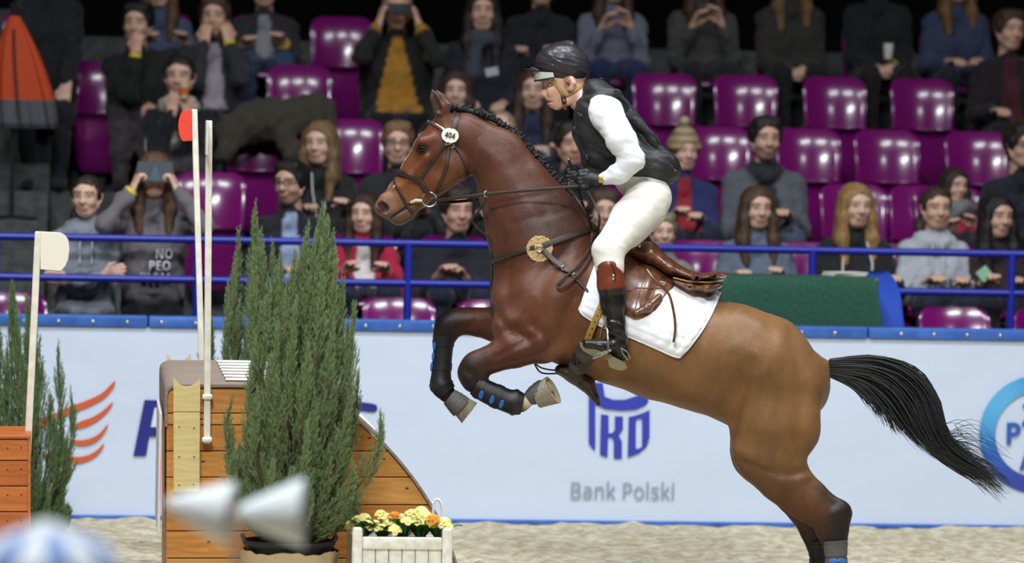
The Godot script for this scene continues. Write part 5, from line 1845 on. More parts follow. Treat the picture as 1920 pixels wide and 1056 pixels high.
func f_whip(wh: Node3D, wo: Vector3) -> void:
	var f2 := Transform3D(Basis.IDENTITY, -wo)
	var m := MB.new()
	m.tube([hp(1067, 302, -0.1), hp(1075, 328, -0.1), hp(1086, 362, -0.1), hp(1120, 470, -0.36), hp(1150, 560, -0.42)], [0.0065, 0.007, 0.006, 0.005, 0.003], 8)
	part("shaft", m, M.black_leather, wh, f2)
	m = MB.new()
	m.ball(hp(1066, 299, -0.1), Vector3(0.012, 0.008, 0.012), 12, 7)
	part("cap", m, mat(rgb(206, 176, 106), 0.3, 0.7), wh, f2)

# ---------- spectators ----------
var tp := {}          # templates: head, hands, hair
var folk: Array = []

func template(called: String, cell: float, k: float) -> Field:
	var f := Field.new()
	f.cell = cell; f.k = k
	tp[called] = f
	jobs.append(f)
	return f

func two(f: Field, a: Vector3, b: Vector3, ra: float, rb: float, sa := 1.0, sb := 1.0) -> void:     # a bone and its mirror image
	f.bone(a, b, ra, rb, sa, sb)
	f.bone(a * Vector3(-1, 1, 1), b * Vector3(-1, 1, 1), ra, rb, sa, sb)

func cut2(f: Field, a: Vector3, b: Vector3, ra: float, rb: float, s := 1.0) -> void:
	for q in [1.0, -1.0]:
		f.cut.append([a.x * q, a.y, a.z, (b.x - a.x) * q, b.y - a.y, b.z - a.z, ra, rb, s, s])

func prepare_templates() -> void:
	var V := func(x: float, y: float, z: float) -> Vector3: return Vector3(x, y, z)
	var h := template("head", 0.0052, 0.018)
	h.bone(Vector3(0, 0.035, 0.012), Vector3(0, 0.035, -0.028), 0.076, 0.08, 1.05, 1.0)
	h.bone(Vector3(0, 0.02, 0.028), Vector3(0, -0.055, 0.03), 0.067, 0.053, 0.95, 0.97)
	h.bone(Vector3(0, -0.086, 0.05), Vector3(0, -0.084, 0.056), 0.026, 0.022)
	two(h, Vector3(0.047, -0.045, 0.0), Vector3(0.02, -0.086, 0.04), 0.028, 0.024)            # jaw
	two(h, Vector3(0.034, -0.024, 0.056), Vector3(0.04, -0.028, 0.045), 0.028, 0.026)           # cheek
	two(h, Vector3(0.014, 0.03, 0.086), Vector3(0.044, 0.033, 0.072), 0.009, 0.009)              # brow
	h.bone(Vector3(0, 0.014, 0.091), Vector3(0, -0.02, 0.103), 0.008, 0.0105)
	two(h, Vector3(0.003, -0.024, 0.101), Vector3(0.011, -0.026, 0.093), 0.008, 0.0075)
	h.bone(Vector3(-0.014, -0.053, 0.0835), Vector3(0.014, -0.053, 0.0835), 0.0062, 0.0062)
	h.bone(Vector3(-0.011, -0.063, 0.082), Vector3(0.011, -0.063, 0.082), 0.0068, 0.0068)
	two(h, Vector3(0.078, 0.012, -0.008), Vector3(0.078, -0.022, 0.0), 0.016, 0.01, 0.9, 0.9)
	h.bone(Vector3(0, -0.06, -0.016), Vector3(0, -0.19, -0.035), 0.05, 0.054, 1.0, 1.0)
	cut2(h, Vector3(0.029, 0.011, 0.102), Vector3(0.037, 0.011, 0.098), 0.0115, 0.011)
	# hands: direction x, across y, palm towards -z
	for kind in 2:
		var g := template(["hand_relaxed", "hand_grip"][kind], 0.0055, 0.01)
		g.bone(Vector3(-0.03, 0, 0), Vector3(0.01, 0, 0), 0.03, 0.032, 0.8, 0.7)
		g.bone(Vector3(0.015, 0, 0), Vector3(0.078, 0, 0), 0.034, 0.039, 0.45, 0.38)
		for k in 4:
			var y := -0.03 + 0.02 * k
			var l: float = [0.056, 0.072, 0.078, 0.07][k]
			var bend: float = [0.35, 1.0][kind] + 0.06 * (3 - k)
			var p := Vector3(0.085, y, 0); var a := bend * 0.6
			for s in 3:
				var q: Vector3 = p + Vector3(cos(a), 0, -sin(a)) * l * [0.45, 0.32, 0.23][s]
				g.bone(p, q, 0.0098 - 0.0008 * s, 0.0092 - 0.0008 * s)
				p = q; a += bend
		g.bone(Vector3(0.025, 0.026, -0.006), Vector3(0.055, 0.052, -0.018), 0.015, 0.012)
		g.bone(Vector3(0.055, 0.052, -0.018), Vector3(0.084, 0.056, -0.034 - 0.012 * kind), 0.0115, 0.0095)
	# hair
	for kind in ["short", "long", "tied", "side", "hat", "thin"]:
		var f := template("hair_" + kind, 0.0065, 0.032)
		var r := 0.004 if kind == "thin" or kind == "tied" else 0.011
		f.bone(Vector3(0, 0.046, 0.006), Vector3(0, 0.042, -0.034), 0.077 + r, 0.082 + r, 1.03, 1.0)
		f.bone(Vector3(0, 0.0, -0.045), Vector3(0, -0.045, -0.045), 0.066 + r, 0.05 + r)
		two(f, Vector3(0.066, 0.03, 0.02), Vector3(0.07, 0.0, 0.002), 0.016 + r * 0.4, 0.012 + r * 0.4)
		if kind == "long" or kind == "side":
			for s in [1.0, -1.0]:
				var e := 1.0 if kind == "long" or s > 0 else 0.55
				f.bone(Vector3(0.07 * s, 0.04, 0.03), Vector3(0.084 * s, -0.06, 0.028), 0.024, 0.028)
				f.bone(Vector3(0.084 * s, -0.06, 0.028), Vector3(0.09 * s, -0.06 - 0.12 * e, 0.04), 0.028, 0.034)
				f.bone(Vector3(0.09 * s, -0.06 - 0.12 * e, 0.04), Vector3(0.08 * s, -0.06 - 0.25 * e, 0.07), 0.034, 0.022)
				f.bone(Vector3(0.07 * s, 0.0, -0.02), Vector3(0.09 * s, -0.2 * e, -0.01), 0.04, 0.04)
			f.bone(Vector3(0, -0.03, -0.05), Vector3(0, -0.22, -0.07), 0.075, 0.075, 0.8, 0.6)
		if kind == "tied":
			f.bone(Vector3(-0.03, -0.02, -0.09), Vector3(-0.075, -0.1, -0.06), 0.026, 0.028)
			f.bone(Vector3(-0.075, -0.1, -0.06), Vector3(-0.085, -0.22, 0.0), 0.026, 0.014)
		if kind == "short":
			f.bone(Vector3(-0.05, 0.1, 0.05), Vector3(0.05, 0.104, 0.048), 0.02, 0.022)
		if kind == "hat":
			f.bone(Vector3(0, 0.085, 0.0), Vector3(0, 0.1, -0.01), 0.08, 0.07)
			for k in 14:
				var a := TAU * k / 14.0
				f.bone(Vector3(cos(a) * 0.083, 0.042 + 0.014 * -sin(a), sin(a) * 0.09 - 0.008), Vector3(cos(a + 0.4) * 0.083, 0.042 - 0.014 * sin(a + 0.4), sin(a + 0.4) * 0.09 - 0.008), 0.016, 0.016)
		# open the hair over the face
		var top := 0.058 if kind == "hat" else 0.079
		f.cut.append([0.0, top - 0.06, 0.1, 0.0, -0.12, 0.01, 0.06, 0.066, 1.2, 1.3])
		if kind == "thin":
			f.cut.append([0.0, 0.14, 0.08, 0.0, 0.02, -0.02, 0.07, 0.07, 1.0, 1.0])

# who sits where: pixel of the middle of the head, row, and looks
func crowd_list() -> Array:
	var blk := lin(20, 20, 24); var navy := lin(26, 30, 52); var grey := lin(96, 98, 104)
	return [
		# standing at the railing
		{x = 163, y = 370, row = 0, stand = true, hs = 1.0, yaw = 14, hair = "tied", hc = lin(38, 28, 24), top = lin(128, 134, 144), pants = lin(70, 68, 72), arms = "cross", hood = true, label = "girl in grey hooded top standing with crossed arms behind the railing", skin = lin(206, 162, 138)},
		{x = 290, y = 330, row = 0, stand = true, hs = 1.04, yaw = 0, hair = "long", hc = lin(92, 64, 44), top = lin(104, 100, 104), pants = blk, arms = "face", band = lin(220, 190, 60), print_ = "NO\nPEO\nBLEM", label = "child in grey sweatshirt holding a viewer headset to the eyes"},
		# row by row from the railing up
		{x = 545, y = 345, row = 1, hs = 1.08, yaw = 30, hair = "short", hc = lin(24, 20, 20), top = lin(24, 28, 38), inner = lin(150, 164, 196), pants = blk, arms = "lap", glasses = true, beard = true, label = "bearded man with glasses in navy jacket and pale blue shirt", skin = lin(190, 140, 114)},
		{x = 683, y = 402, row = 1, hs = 0.98, yaw = 18, hair = "long", hc = lin(58, 38, 28), top = lin(168, 28, 56), inner = lin(214, 206, 206), pants = navy, arms = "lap", label = "girl in crimson jacket over white top with long brown hair", skin = lin(218, 172, 150)},
		{x = 858, y = 396, row = 1, hs = 1.12, yaw = -10, hair = "short", hc = lin(46, 36, 30), top = lin(26, 28, 36), pants = navy, arms = "lap", big = 1.18, label = "broad man in dark padded jacket seated below the horse's muzzle", skin = lin(198, 140, 120)},
		{x = 1132, y = 398, row = 1, hs = 1.05, yaw = 0, hair = "short", hc = lin(70, 56, 40), top = lin(40, 46, 40), pants = blk, arms = "lap", label = "spectator in dark green jacket glimpsed behind the rider's knee"},
		{x = 1243, y = 436, row = 0, hs = 0.9, yaw = 0, hair = "short", hc = lin(120, 110, 90), top = lin(120, 124, 120), pants = blk, arms = "lap", label = "small child in pale grey glimpsed behind the saddle"},
		{x = 1420, y = 392, row = 1, hs = 1.05, yaw = -8, hair = "long", hc = lin(78, 56, 40), top = lin(96, 106, 124), pants = navy, arms = "lap", label = "young woman in grey-blue cardigan with shoulder-length brown hair", skin = lin(214, 170, 148)},
		{x = 1605, y = 388, row = 1, hs = 1.08, yaw = -10, hair = "long", hc = lin(150, 116, 70), top = lin(24, 24, 28), pants = blk, arms = "lap", stripe = lin(210, 206, 200), label = "girl in black hooded top with long straight blond hair", skin = lin(220, 178, 156)},
		{x = 1755, y = 392, row = 1, hs = 1.05, yaw = -6, hair = "tied", hc = lin(60, 42, 32), top = lin(172, 176, 184), pants = navy, arms = "lap", hood = true, print_ = "YORK", label = "girl in pale grey hooded sweatshirt with a side ponytail", skin = lin(206, 156, 128)},
		{x = 1870, y = 408, row = 1, hs = 1.06, yaw = -16, hair = "long", hc = lin(28, 22, 22), top = lin(46, 24, 30), pants = blk, arms = "lap", label = "dark-haired girl in maroon holding a green card", skin = lin(196, 146, 120)},
		{x = 600, y = 270, row = 2, hs = 1.08, yaw = 22, hair = "long", hc = lin(120, 94, 62), top = lin(22, 22, 28), pants = blk, arms = "lap", lanyard = lin(200, 200, 205), label = "woman in black with long wavy blond hair and a lanyard", skin = lin(216, 174, 152)},
		{x = 746, y = 270, row = 2, hs = 1.1, yaw = 4, hair = "short", hc = lin(120, 90, 62), top = lin(34, 36, 42), pants = blk, arms = "lap", glasses = true, label = "short-haired spectator with glasses in charcoal jacket", skin = lin(214, 164, 142)},
		{x = 940, y = 250, row = 2, hs = 1.05, yaw = 6, hair = "thin", hc = lin(150, 126, 106), top = lin(30, 30, 38), pants = blk, arms = "lap", label = "bald man whose head shows above the horse's crest", skin = lin(206, 160, 140)},
		{x = 1072, y = 272, row = 2, hs = 1.12, yaw = -4, hair = "short", hc = lin(48, 36, 30), top = lin(30, 30, 34), pants = blk, arms = "lap", label = "round-faced man in dark clothes seen behind the whip", skin = lin(200, 142, 118)},
		{x = 1283, y = 285, row = 2, hs = 1.0, yaw = -10, hair = "hat", hc = lin(150, 128, 96), top = lin(34, 40, 92), inner = lin(150, 34, 48), pants = navy, arms = "lap", label = "child in knitted hat and navy jacket with red collar", skin = lin(214, 172, 152)},
		{x = 1435, y = 262, row = 2, hs = 1.12, yaw = -6, hair = "short", hc = lin(36, 28, 24), top = lin(88, 90, 98), inner = lin(40, 40, 48), pants = lin(70, 80, 100), arms = "lap", big = 1.12, collar = lin(32, 32, 40), beard = true, label = "dark-haired man in grey winter coat with black collar", skin = lin(196, 148, 122)},
		{x = 1790, y = 350, row = 2, hs = 0.88, yaw = -20, hair = "long", hc = lin(48, 34, 28), top = lin(158, 24, 44), pants = navy, arms = "chest", scarf = lin(120, 120, 122), label = "small girl in red jacket and grey scarf between the seats", skin = lin(206, 160, 138)},
		{x = 1916, y = 275, row = 2, hs = 1.12, yaw = -18, hair = "short", hc = lin(36, 28, 24), top = lin(26, 28, 40), pants = blk, arms = "lap", glasses = true, label = "man with glasses in navy padded jacket above the dark-haired girl", skin = lin(196, 148, 122)},
		{x = 855, y = 172, row = 3, hs = 1.05, yaw = 6, hair = "long", hc = lin(58, 42, 34), top = lin(24, 24, 30), pants = blk, arms = "lap", label = "young woman in black whose face shows above the horse's ear", skin = lin(212, 168, 146)},
		{x = 1000, y = 170, row = 3, hs = 1.08, yaw = 8, hair = "long", hc = lin(62, 44, 34), top = lin(34, 40, 66), pants = navy, arms = "lap", badge = lin(200, 206, 214), label = "woman in navy jacket with long brown hair and white badge", skin = lin(206, 160, 140)},
		{x = 337, y = 145, row = 3, hs = 1.1, yaw = 10, hair = "tied", hc = lin(34, 26, 24), top = lin(18, 18, 22), pants = lin(60, 54, 56), arms = "cup", scarf = lin(186, 180, 164), label = "woman in black coat with cream scarf drinking from a paper cup", skin = lin(206, 158, 134)},
		{x = 258, y = 45, row = 4, stand = true, hs = 1.1, yaw = 14, hair = "short", hc = lin(20, 17, 18), top = lin(15, 15, 18), pants = lin(72, 66, 70), arms = "chin", band = lin(220, 200, 40), label = "person in black coat standing with a hand at the chin", skin = lin(196, 144, 116)},
		{x = 403, y = 32, row = 4, hs = 1.1, yaw = 10, hair = "short", hc = lin(70, 50, 38), top = lin(44, 43, 52), inner = lin(170, 160, 172), pants = blk, arms = "mouth", band = lin(210, 190, 50), label = "woman in white top and grey cardigan with hands at her mouth", skin = lin(200, 148, 116)},
		{x = 300, y = -20, row = 5, hs = 1.05, yaw = 10, hair = "long", hc = lin(96, 70, 50), top = lin(70, 80, 108), pants = blk, arms = "lap", label = "person with long brown hair in pale blue behind the woman in white"},
		{x = 496, y = -22, row = 5, hs = 1.1, yaw = 6, hair = "short", hc = lin(50, 40, 34), top = lin(40, 40, 44), inner = lin(140, 140, 146), pants = lin(50, 66, 100), arms = "lap", band = lin(220, 200, 40), label = "spectator in dark jacket and jeans with a yellow wristband"},
		{x = 745, y = 18, row = 4, hs = 1.12, yaw = 4, hair = "thin", hc = lin(130, 110, 96), top = lin(22, 22, 26), inner = lin(166, 118, 36), pants = blk, arms = "face", cuff = lin(166, 118, 36), big = 1.2, label = "man in mustard sweater and black jacket filming with a phone", skin = lin(196, 144, 118)},
		{x = 905, y = 22, row = 4, hs = 1.1, yaw = 4, hair = "long", hc = lin(36, 28, 26), top = lin(26, 26, 34), pants = blk, arms = "lap", scarf = lin(62, 66, 78), badge = lin(180, 184, 196), label = "woman in black with slate scarf and white badge", skin = lin(196, 148, 124)},
		{x = 1015, y = -25, row = 5, hs = 1.1, yaw = 0, hair = "short", hc = lin(40, 30, 28), top = lin(22, 22, 32), pants = blk, arms = "lap", label = "spectator in very dark navy jacket behind the helmet"},
		{x = 1150, y = -30, row = 5, hs = 1.1, yaw = 0, hair = "long", hc = lin(70, 50, 40), top = lin(108, 110, 126), pants = lin(28, 40, 80), arms = "chest", label = "spectator in pale grey jumper and blue jeans"},
		{x = 1320, y = -35, row = 5, hs = 1.1, yaw = -4, hair = "long", hc = lin(70, 46, 34), top = lin(66, 64, 62), pants = lin(24, 24, 32), arms = "chest", label = "spectator in grey-brown knitted jumper and dark trousers"},
		{x = 1485, y = -40, row = 5, hs = 1.1, yaw = -6, hair = "long", hc = lin(110, 84, 56), top = lin(46, 45, 40), pants = blk, arms = "clasp", label = "spectator in olive jacket with clasped hands"},
		{x = 1648, y = -45, row = 5, hs = 1.1, yaw = -6, hair = "short", hc = lin(30, 24, 22), top = lin(20, 20, 24), pants = lin(18, 18, 20), arms = "clasp", band = lin(220, 210, 40), label = "spectator in black with a white cup and yellow wristband"},
		{x = 1795, y = -30, row = 5, hs = 1.08, yaw = -14, hair = "long", hc = lin(112, 84, 52), top = lin(52, 60, 90), pants = lin(24, 26, 40), arms = "lap", label = "spectator in slate blue shirt with long fair hair"},
		{x = 1893, y = 58, row = 4, hs = 1.1, yaw = -14, hair = "short", hc = lin(66, 48, 38), top = lin(22, 20, 26), inner = lin(70, 22, 36), pants = blk, arms = "lap", label = "woman in black jacket over dark red with short brown hair", skin = lin(196, 146, 122)},
		{x = 90, y = -60, row = 4, hs = 1.1, yaw = 10, hair = "short", hc = lin(20, 18, 18), top = lin(18, 18, 24), pants = blk, arms = "lap", label = "spectator in black beside the orange jacket"},
	]

const ARMS := {      # wrists measured from the base of the neck: right hand (x < 0 as seen from the front is the person's right), left hand
	"lap": [Vector3(-0.07, -0.5, 0.3), Vector3(0.06, -0.5, 0.31)],
	"clasp": [Vector3(-0.06, -0.43, 0.3), Vector3(0.05, -0.42, 0.3)],
	"cross": [Vector3(0.1, -0.27, 0.2), Vector3(-0.1, -0.3, 0.17)],
	"face": [Vector3(-0.13, 0.1, 0.19), Vector3(0.13, 0.1, 0.19)],
	"mouth": [Vector3(-0.07, 0.02, 0.17), Vector3(0.09, 0.03, 0.17)],
	"chin": [Vector3(-0.01, 0.0, 0.19), Vector3(0.13, -0.42, 0.16)],
	"cup": [Vector3(-0.05, -0.03, 0.22), Vector3(0.06, -0.06, 0.23)],
	"chest": [Vector3(-0.1, -0.12, 0.24), Vector3(0.09, -0.1, 0.24)]}

func prepare_crowd() -> void:
	prepare_templates()
	var lap_r := RandomNumberGenerator.new(); lap_r.seed = 19
	for d in crowd_list():
		var hs: float = d.get("hs", 1.08)
		var row: int = d.row
		var standing: bool = d.get("stand", false)
		var big: float = d.get("big", 1.0)
		var zp := row_z(row) + (0.36 if standing else 0.2)
		if standing and row == 0: zp = -0.98
		var T := on_z(d.x, d.y, zp)
		var o := Vector3(T.x, row_y(row), zp)
		d.origin = o
		var head := T - o                                   # middle of the head
		d.head = head
		var nb := head + Vector3(0, -0.175 * hs, -0.028)    # base of the neck
		d.nb = nb
		var f := Field.new()
		f.cell = 0.017; f.k = 0.045
		var top: Color = d.top
		var pants: Color = d.pants
		var w := 0.95 * hs * big
		var hip := 0.5 if not standing else nb.y * 0.6
		var hz := -0.02 if not standing else nb.z
		# trunk: pairs of bones side by side
		for s in [1.0, -1.0]:
			f.bone(Vector3(0.075 * s * w, hip + 0.05, hz), Vector3(0.08 * s * w, nb.y - 0.22, nb.z + 0.012), 0.105 * w, 0.108 * w, 1.0, 0.95, top)
			f.bone(Vector3(0.08 * s * w, nb.y - 0.22, nb.z + 0.012), Vector3(0.1 * s * w, nb.y - 0.09, nb.z), 0.108 * w, 0.075 * w, 0.95, 0.95, top)
			f.bone(Vector3(0.02 * s, nb.y - 0.03, nb.z), Vector3(0.15 * s * w, nb.y - 0.075, nb.z - 0.005), 0.056, 0.058, 0.95, 0.95, top)
			if standing:
				f.bone(Vector3(0.08 * s, hip, hz), Vector3(0.09 * s, hip * 0.5, hz + 0.02), 0.1 * w, 0.068, 1, 1, pants)
				f.bone(Vector3(0.09 * s, hip * 0.5, hz + 0.02), Vector3(0.09 * s, 0.06, hz), 0.066, 0.045, 1, 1, pants)
				f.bone(Vector3(0.09 * s, 0.045, hz - 0.02), Vector3(0.1 * s, 0.04, hz + 0.14), 0.042, 0.038, 1, 1, lin(30, 28, 30))
			else:
				f.bone(Vector3(0.085 * s, hip, hz + 0.02), Vector3(0.12 * s, 0.51, hz + 0.42), 0.095 * w, 0.068, 1, 1, pants)
				f.bone(Vector3(0.12 * s, 0.51, hz + 0.42), Vector3(0.1 * s, 0.09, hz + 0.4), 0.064, 0.045, 1, 1, pants)
				f.bone(Vector3(0.1 * s, 0.045, hz + 0.38), Vector3(0.1 * s, 0.04, hz + 0.52), 0.042, 0.036, 1, 1, lin(30, 28, 30))
		f.bone(Vector3(0, nb.y - 0.02, nb.z + 0.005), nb + Vector3(0, 0.035, 0.01), 0.062, 0.056, 1, 1, d.get("collar", top))
		if d.get("hood", false) or d.has("collar"):
			var hc: Color = d.get("collar", top)
			for k in 9:
				var a0 := lerpf(0.55, TAU - 0.55, k / 9.0) + PI / 2; var a1 := lerpf(0.55, TAU - 0.55, (k + 1) / 9.0) + PI / 2
				f.bone(nb + Vector3(cos(a0) * 0.085, 0.0 - 0.03 * sin(a0), sin(a0) * 0.075), nb + Vector3(cos(a1) * 0.085, 0.0 - 0.03 * sin(a1), sin(a1) * 0.075), 0.03, 0.03, 1, 1, hc)
		if d.has("scarf"):
			for k in 10:
				var a0 := TAU * k / 10.0; var a1 := TAU * (k + 1) / 10.0
				f.bone(nb + Vector3(cos(a0) * 0.08, 0.02 + 0.012 * sin(k * 2.0), sin(a0) * 0.075 + 0.012), nb + Vector3(cos(a1) * 0.08, 0.02 + 0.012 * sin(k * 2.0 + 2.0), sin(a1) * 0.075 + 0.012), 0.034, 0.034, 1, 1, d.scarf)
			f.bone(nb + Vector3(-0.04, 0.0, 0.1), nb + Vector3(-0.06, -0.2, 0.13), 0.034, 0.04, 0.6, 0.5, d.scarf)
		# arms
		var wr: Array = ARMS[d.arms]
		d.wrist = []; d.elbow = []
		for k in 2:
			var s := -1.0 if k == 0 else 1.0
			var sh := nb + Vector3(0.16 * s * w, -0.085, -0.005)
			var wt: Vector3 = nb + wr[k] * Vector3(1, 1, 1)
			if d.arms == "lap": wt.y = minf(wt.y, 0.64 if not standing else wt.y); wt.y = maxf(wt.y, 0.63); wt.x += lap_r.randf_range(-0.05, 0.05) + s * lap_r.randf_range(0.0, 0.12); wt.z += lap_r.randf_range(-0.06, 0.06); wt.y += lap_r.randf_range(-0.02, 0.02)
			var L1 := 0.275 * hs; var L2 := 0.245 * hs
			var dv := wt - sh
			var dist := dv.length()
			if dist > (L1 + L2) * 0.985:
				wt = sh + dv.normalized() * (L1 + L2) * 0.985
				dv = wt - sh; dist = dv.length()
			var ca := clampf((L1 * L1 + dist * dist - L2 * L2) / (2.0 * L1 * dist), -1, 1)
			var pole := Vector3(s * 0.45, -1.0, -0.4)
			var dn := dv.normalized()
			pole = (pole - dn * pole.dot(dn)).normalized()
			var el := sh + dn * L1 * ca + pole * L1 * sqrt(1.0 - ca * ca)
			var ac: Color = top
			f.bone(sh, el, 0.061 * w, 0.05, 1, 1, ac)
			f.bone(el, el.lerp(wt, 0.7), 0.05, 0.042, 1, 1, ac)
			f.bone(el.lerp(wt, 0.7), wt, 0.041, 0.033, 1, 1, d.get("cuff", ac))
			d.wrist.append(wt); d.elbow.append(el)
		d.field = f
		folk.append(d)
		jobs.append(f)

func wrinkle(f: Field, amp: float, seed_: int) -> void:      # soft folds in cloth
	var nz := FastNoiseLite.new(); nz.seed = seed_; nz.frequency = 7.0; nz.fractal_octaves = 2
	var nz2 := FastNoiseLite.new(); nz2.seed = seed_ + 50; nz2.frequency = 16.0; nz2.fractal_octaves = 1
	for i in f.v.size():
		var p := f.v[i]
		f.v[i] = p + f.n[i] * (amp * (absf(nz.get_noise_3d(p.x * 1.6, p.y * 0.8, p.z)) * 2.0 - 0.5) + amp * 0.5 * nz2.get_noise_3dv(p))
	var nn := PackedVector3Array(); nn.resize(f.v.size())
	var i := 0
	while i < f.idx.size():
		var a := f.idx[i]; var b := f.idx[i + 2]; var c := f.idx[i + 1]
		var m := (f.v[b] - f.v[a]).cross(f.v[c] - f.v[a])
		nn[a] += m; nn[b] += m; nn[c] += m
		i += 3
	for k in nn.size(): f.n[k] = nn[k].normalized()

func strands(f: Field, amp: float) -> void:        # locks of hair: relief that runs down the head
	if amp <= 0.0: return
	var nz := FastNoiseLite.new(); nz.seed = 33; nz.frequency = 26.0; nz.fractal_octaves = 2
	for i in f.v.size():
		var p := f.v[i]
		f.v[i] = p + f.n[i] * amp * (nz.get_noise_3d(p.x * 2.0, p.y * 0.3, p.z * 2.0) - 0.1)
	var nn := PackedVector3Array(); nn.resize(f.v.size())
	var i := 0
	while i < f.idx.size():
		var a := f.idx[i]; var b := f.idx[i + 2]; var c := f.idx[i + 1]
		var m := (f.v[b] - f.v[a]).cross(f.v[c] - f.v[a])
		nn[a] += m; nn[b] += m; nn[c] += m
		i += 3
	for k in nn.size(): f.n[k] = nn[k].normalized()

func crowd() -> void:
	var cloth := mat(Color.WHITE, 0.85, 0.0, true)
	bumped(cloth, 0.05, 2.0, 6.0, false, 61)
	cloth.rim_enabled = true; cloth.rim = 0.2; cloth.rim_tint = 0.8
	var skin_m := mat(Color.WHITE, 0.55, 0.0, true)
	skin_m.subsurf_scatter_enabled = true; skin_m.subsurf_scatter_strength = 0.1
	var hair_m := mat(Color.WHITE, 0.6, 0.0, true)
	bumped(hair_m, 0.05, 5.0, 9.0, false, 63)
	M.cloth = cloth; M.skin = skin_m
	var hf: Field = tp.head
	# what each vertex of the head is: 0 skin, 1 lips, 2 brow, 3 beard zone
	var zone := PackedByteArray(); zone.resize(hf.v.size())
	for i in hf.v.size():
		var p := hf.v[i]
		if p.z > 0.075 and absf(p.x) < 0.021 and p.y < -0.049 and p.y > -0.068: zone[i] = 1
		elif p.z > 0.06 and p.y > 0.024 and p.y < 0.04 and absf(p.x) > 0.008 and absf(p.x) < 0.058: zone[i] = 2
		elif p.y < -0.04 and p.z > 0.015 and p.y > -0.125: zone[i] = 3
	for kind in ["short", "long", "tied", "side", "hat", "thin"]:
		strands(tp["hair_" + kind], 0.0 if kind == "hat" else 0.0065)
	var n_i := 0
	for d in folk:
		n_i += 1
		var hs: float = d.get("hs", 1.08)
		var o: Vector3 = d.origin
		var t := thing("person", d.label, "person", Transform3D(Basis.IDENTITY, o))
		var f: Field = d.field
		# an open jacket shows the shirt down the front
		if d.has("inner"):
			for i in f.v.size():
				var p := f.v[i]
				var lim := 0.035 + 0.1 * clampf((d.nb.y - p.y) / 0.5, 0.0, 1.0) * (1.2 if d.get("big", 1.0) > 1.1 else 0.5)
				if p.z > d.nb.z + 0.03 and absf(p.x - d.nb.x) < lim and p.y < d.nb.y + 0.02 and p.y > 0.55: f.c[i] = d.inner
		wrinkle(f, 0.011, 100 + n_i)
		var am := ArrayMesh.new()
		var m := MB.new()
		m.arrays(f.v, f.n, f.c, f.idx)
		m.surface(am, cloth)
		# head and hands in skin
		var sk: Color = d.get("skin", lin(206, 158, 134)).lerp(lin(226, 190, 172), 0.45)
		var hc: Color = d.hc
		var hb := Basis(Vector3.UP, deg_to_rad(-d.get("yaw", 0.0))).rotated(Vector3.RIGHT, deg_to_rad(d.get("nod", 2.0))).scaled(Vector3.ONE * hs)
		var hx := Transform3D(hb, d.head)
		var cc := PackedColorArray(); cc.resize(hf.v.size())
		var lip := Color(sk.r * 0.78, sk.g * 0.52, sk.b * 0.52)
		for i in hf.v.size():
			var z := zone[i]
			cc[i] = sk if z == 0 else (lip if z == 1 else (sk.lerp(hc, 0.65) if z == 2 else (sk.lerp(hc, 0.45) if d.get("beard", false) else sk)))
		m = MB.new()
		m.arrays(hf.v, hf.n, cc, hf.idx, hx)
		for k in 2:
			var wt: Vector3 = d.wrist[k]; var el: Vector3 = d.elbow[k]
			var dirv := (wt - el).normalized()
			var grip: bool = d.arms in ["face", "cup", "clasp", "mouth", "chin"]
			var g: Field = tp["hand_grip" if grip else "hand_relaxed"]
			var pn := Vector3(0, -1, 0)                          # palm towards
			if d.arms in ["face"]: pn = Vector3(1.0 if k == 0 else -1.0, 0, -0.4)
			elif d.arms in ["cup", "mouth", "chin", "cross"]: pn = Vector3(0.4 if k == 0 else -0.4, 0, -1)
			if d.arms in ["face", "mouth", "chin", "cup"]: dirv = (dirv + Vector3(0, 0.6, 0)).normalized()
			var z := -(pn - dirv * pn.dot(dirv)).normalized()
			var y := z.cross(dirv)
			if k == 1: y = -y
			var bs := Basis(dirv, y, z).scaled(Vector3.ONE * 0.97 * hs)
			var gc := PackedColorArray(); gc.resize(g.v.size()); gc.fill(sk)
			m.arrays(g.v, g.n, gc, g.idx, Transform3D(bs, wt), k == 1)
			if d.has("band") and k == 1:
				pass
		m.surface(am, skin_m)
		part_mesh("body", am, t)
		# eyes
		for s in [-1.0, 1.0]:
			var e := MB.new()
			e.col = lin(176, 166, 160)
			e.ball(hx * Vector3(0.032 * s, 0.0105, 0.0795), Vector3(0.0125, 0.0095, 0.0105) * hs, 8, 6, hb.orthonormalized())
			e.col = lin(34, 26, 24)
			e.ball(hx * Vector3(0.032 * s, 0.0105, 0.0862), Vector3(0.0058, 0.0058, 0.0048) * hs, 8, 6, hb.orthonormalized())
			e.col = Color(sk.r * 0.8, sk.g * 0.74, sk.b * 0.72)
			e.ball(hx * Vector3(0.032 * s, 0.0175, 0.0805), Vector3(0.0145, 0.0068, 0.0112) * hs, 8, 6, hb.orthonormalized())
			part("eye", e, skin_m, t)
		var hr: Field = tp["hair_" + d.hair]
		var hcol := PackedColorArray(); hcol.resize(hr.v.size())
		var nz := FastNoiseLite.new(); nz.seed = n_i; nz.frequency = 30.0
		for i in hr.v.size():
			var p := hr.v[i]
			var q: float = 1.0 + 0.7 * nz.get_noise_3d(p.x * 2.0, p.y * 0.25, p.z * 2.0)
			if d.hair == "hat":
				q = 1.5 if fmod(absf(p.y * 40.0) + 0.3 * nz.get_noise_3dv(p * 2.0), 2.0) > 1.0 else 0.75
			hcol[i] = Color(hc.r * q, hc.g * q, hc.b * q)
		m = MB.new()
		m.arrays(hr.v, hr.n, hcol, hr.idx, hx)
		if d.hair == "hat":
			m.col = lin(176, 158, 130)
			m.ball(hx * Vector3(0, 0.19, -0.01), Vector3(0.035, 0.032, 0.035), 10, 8)
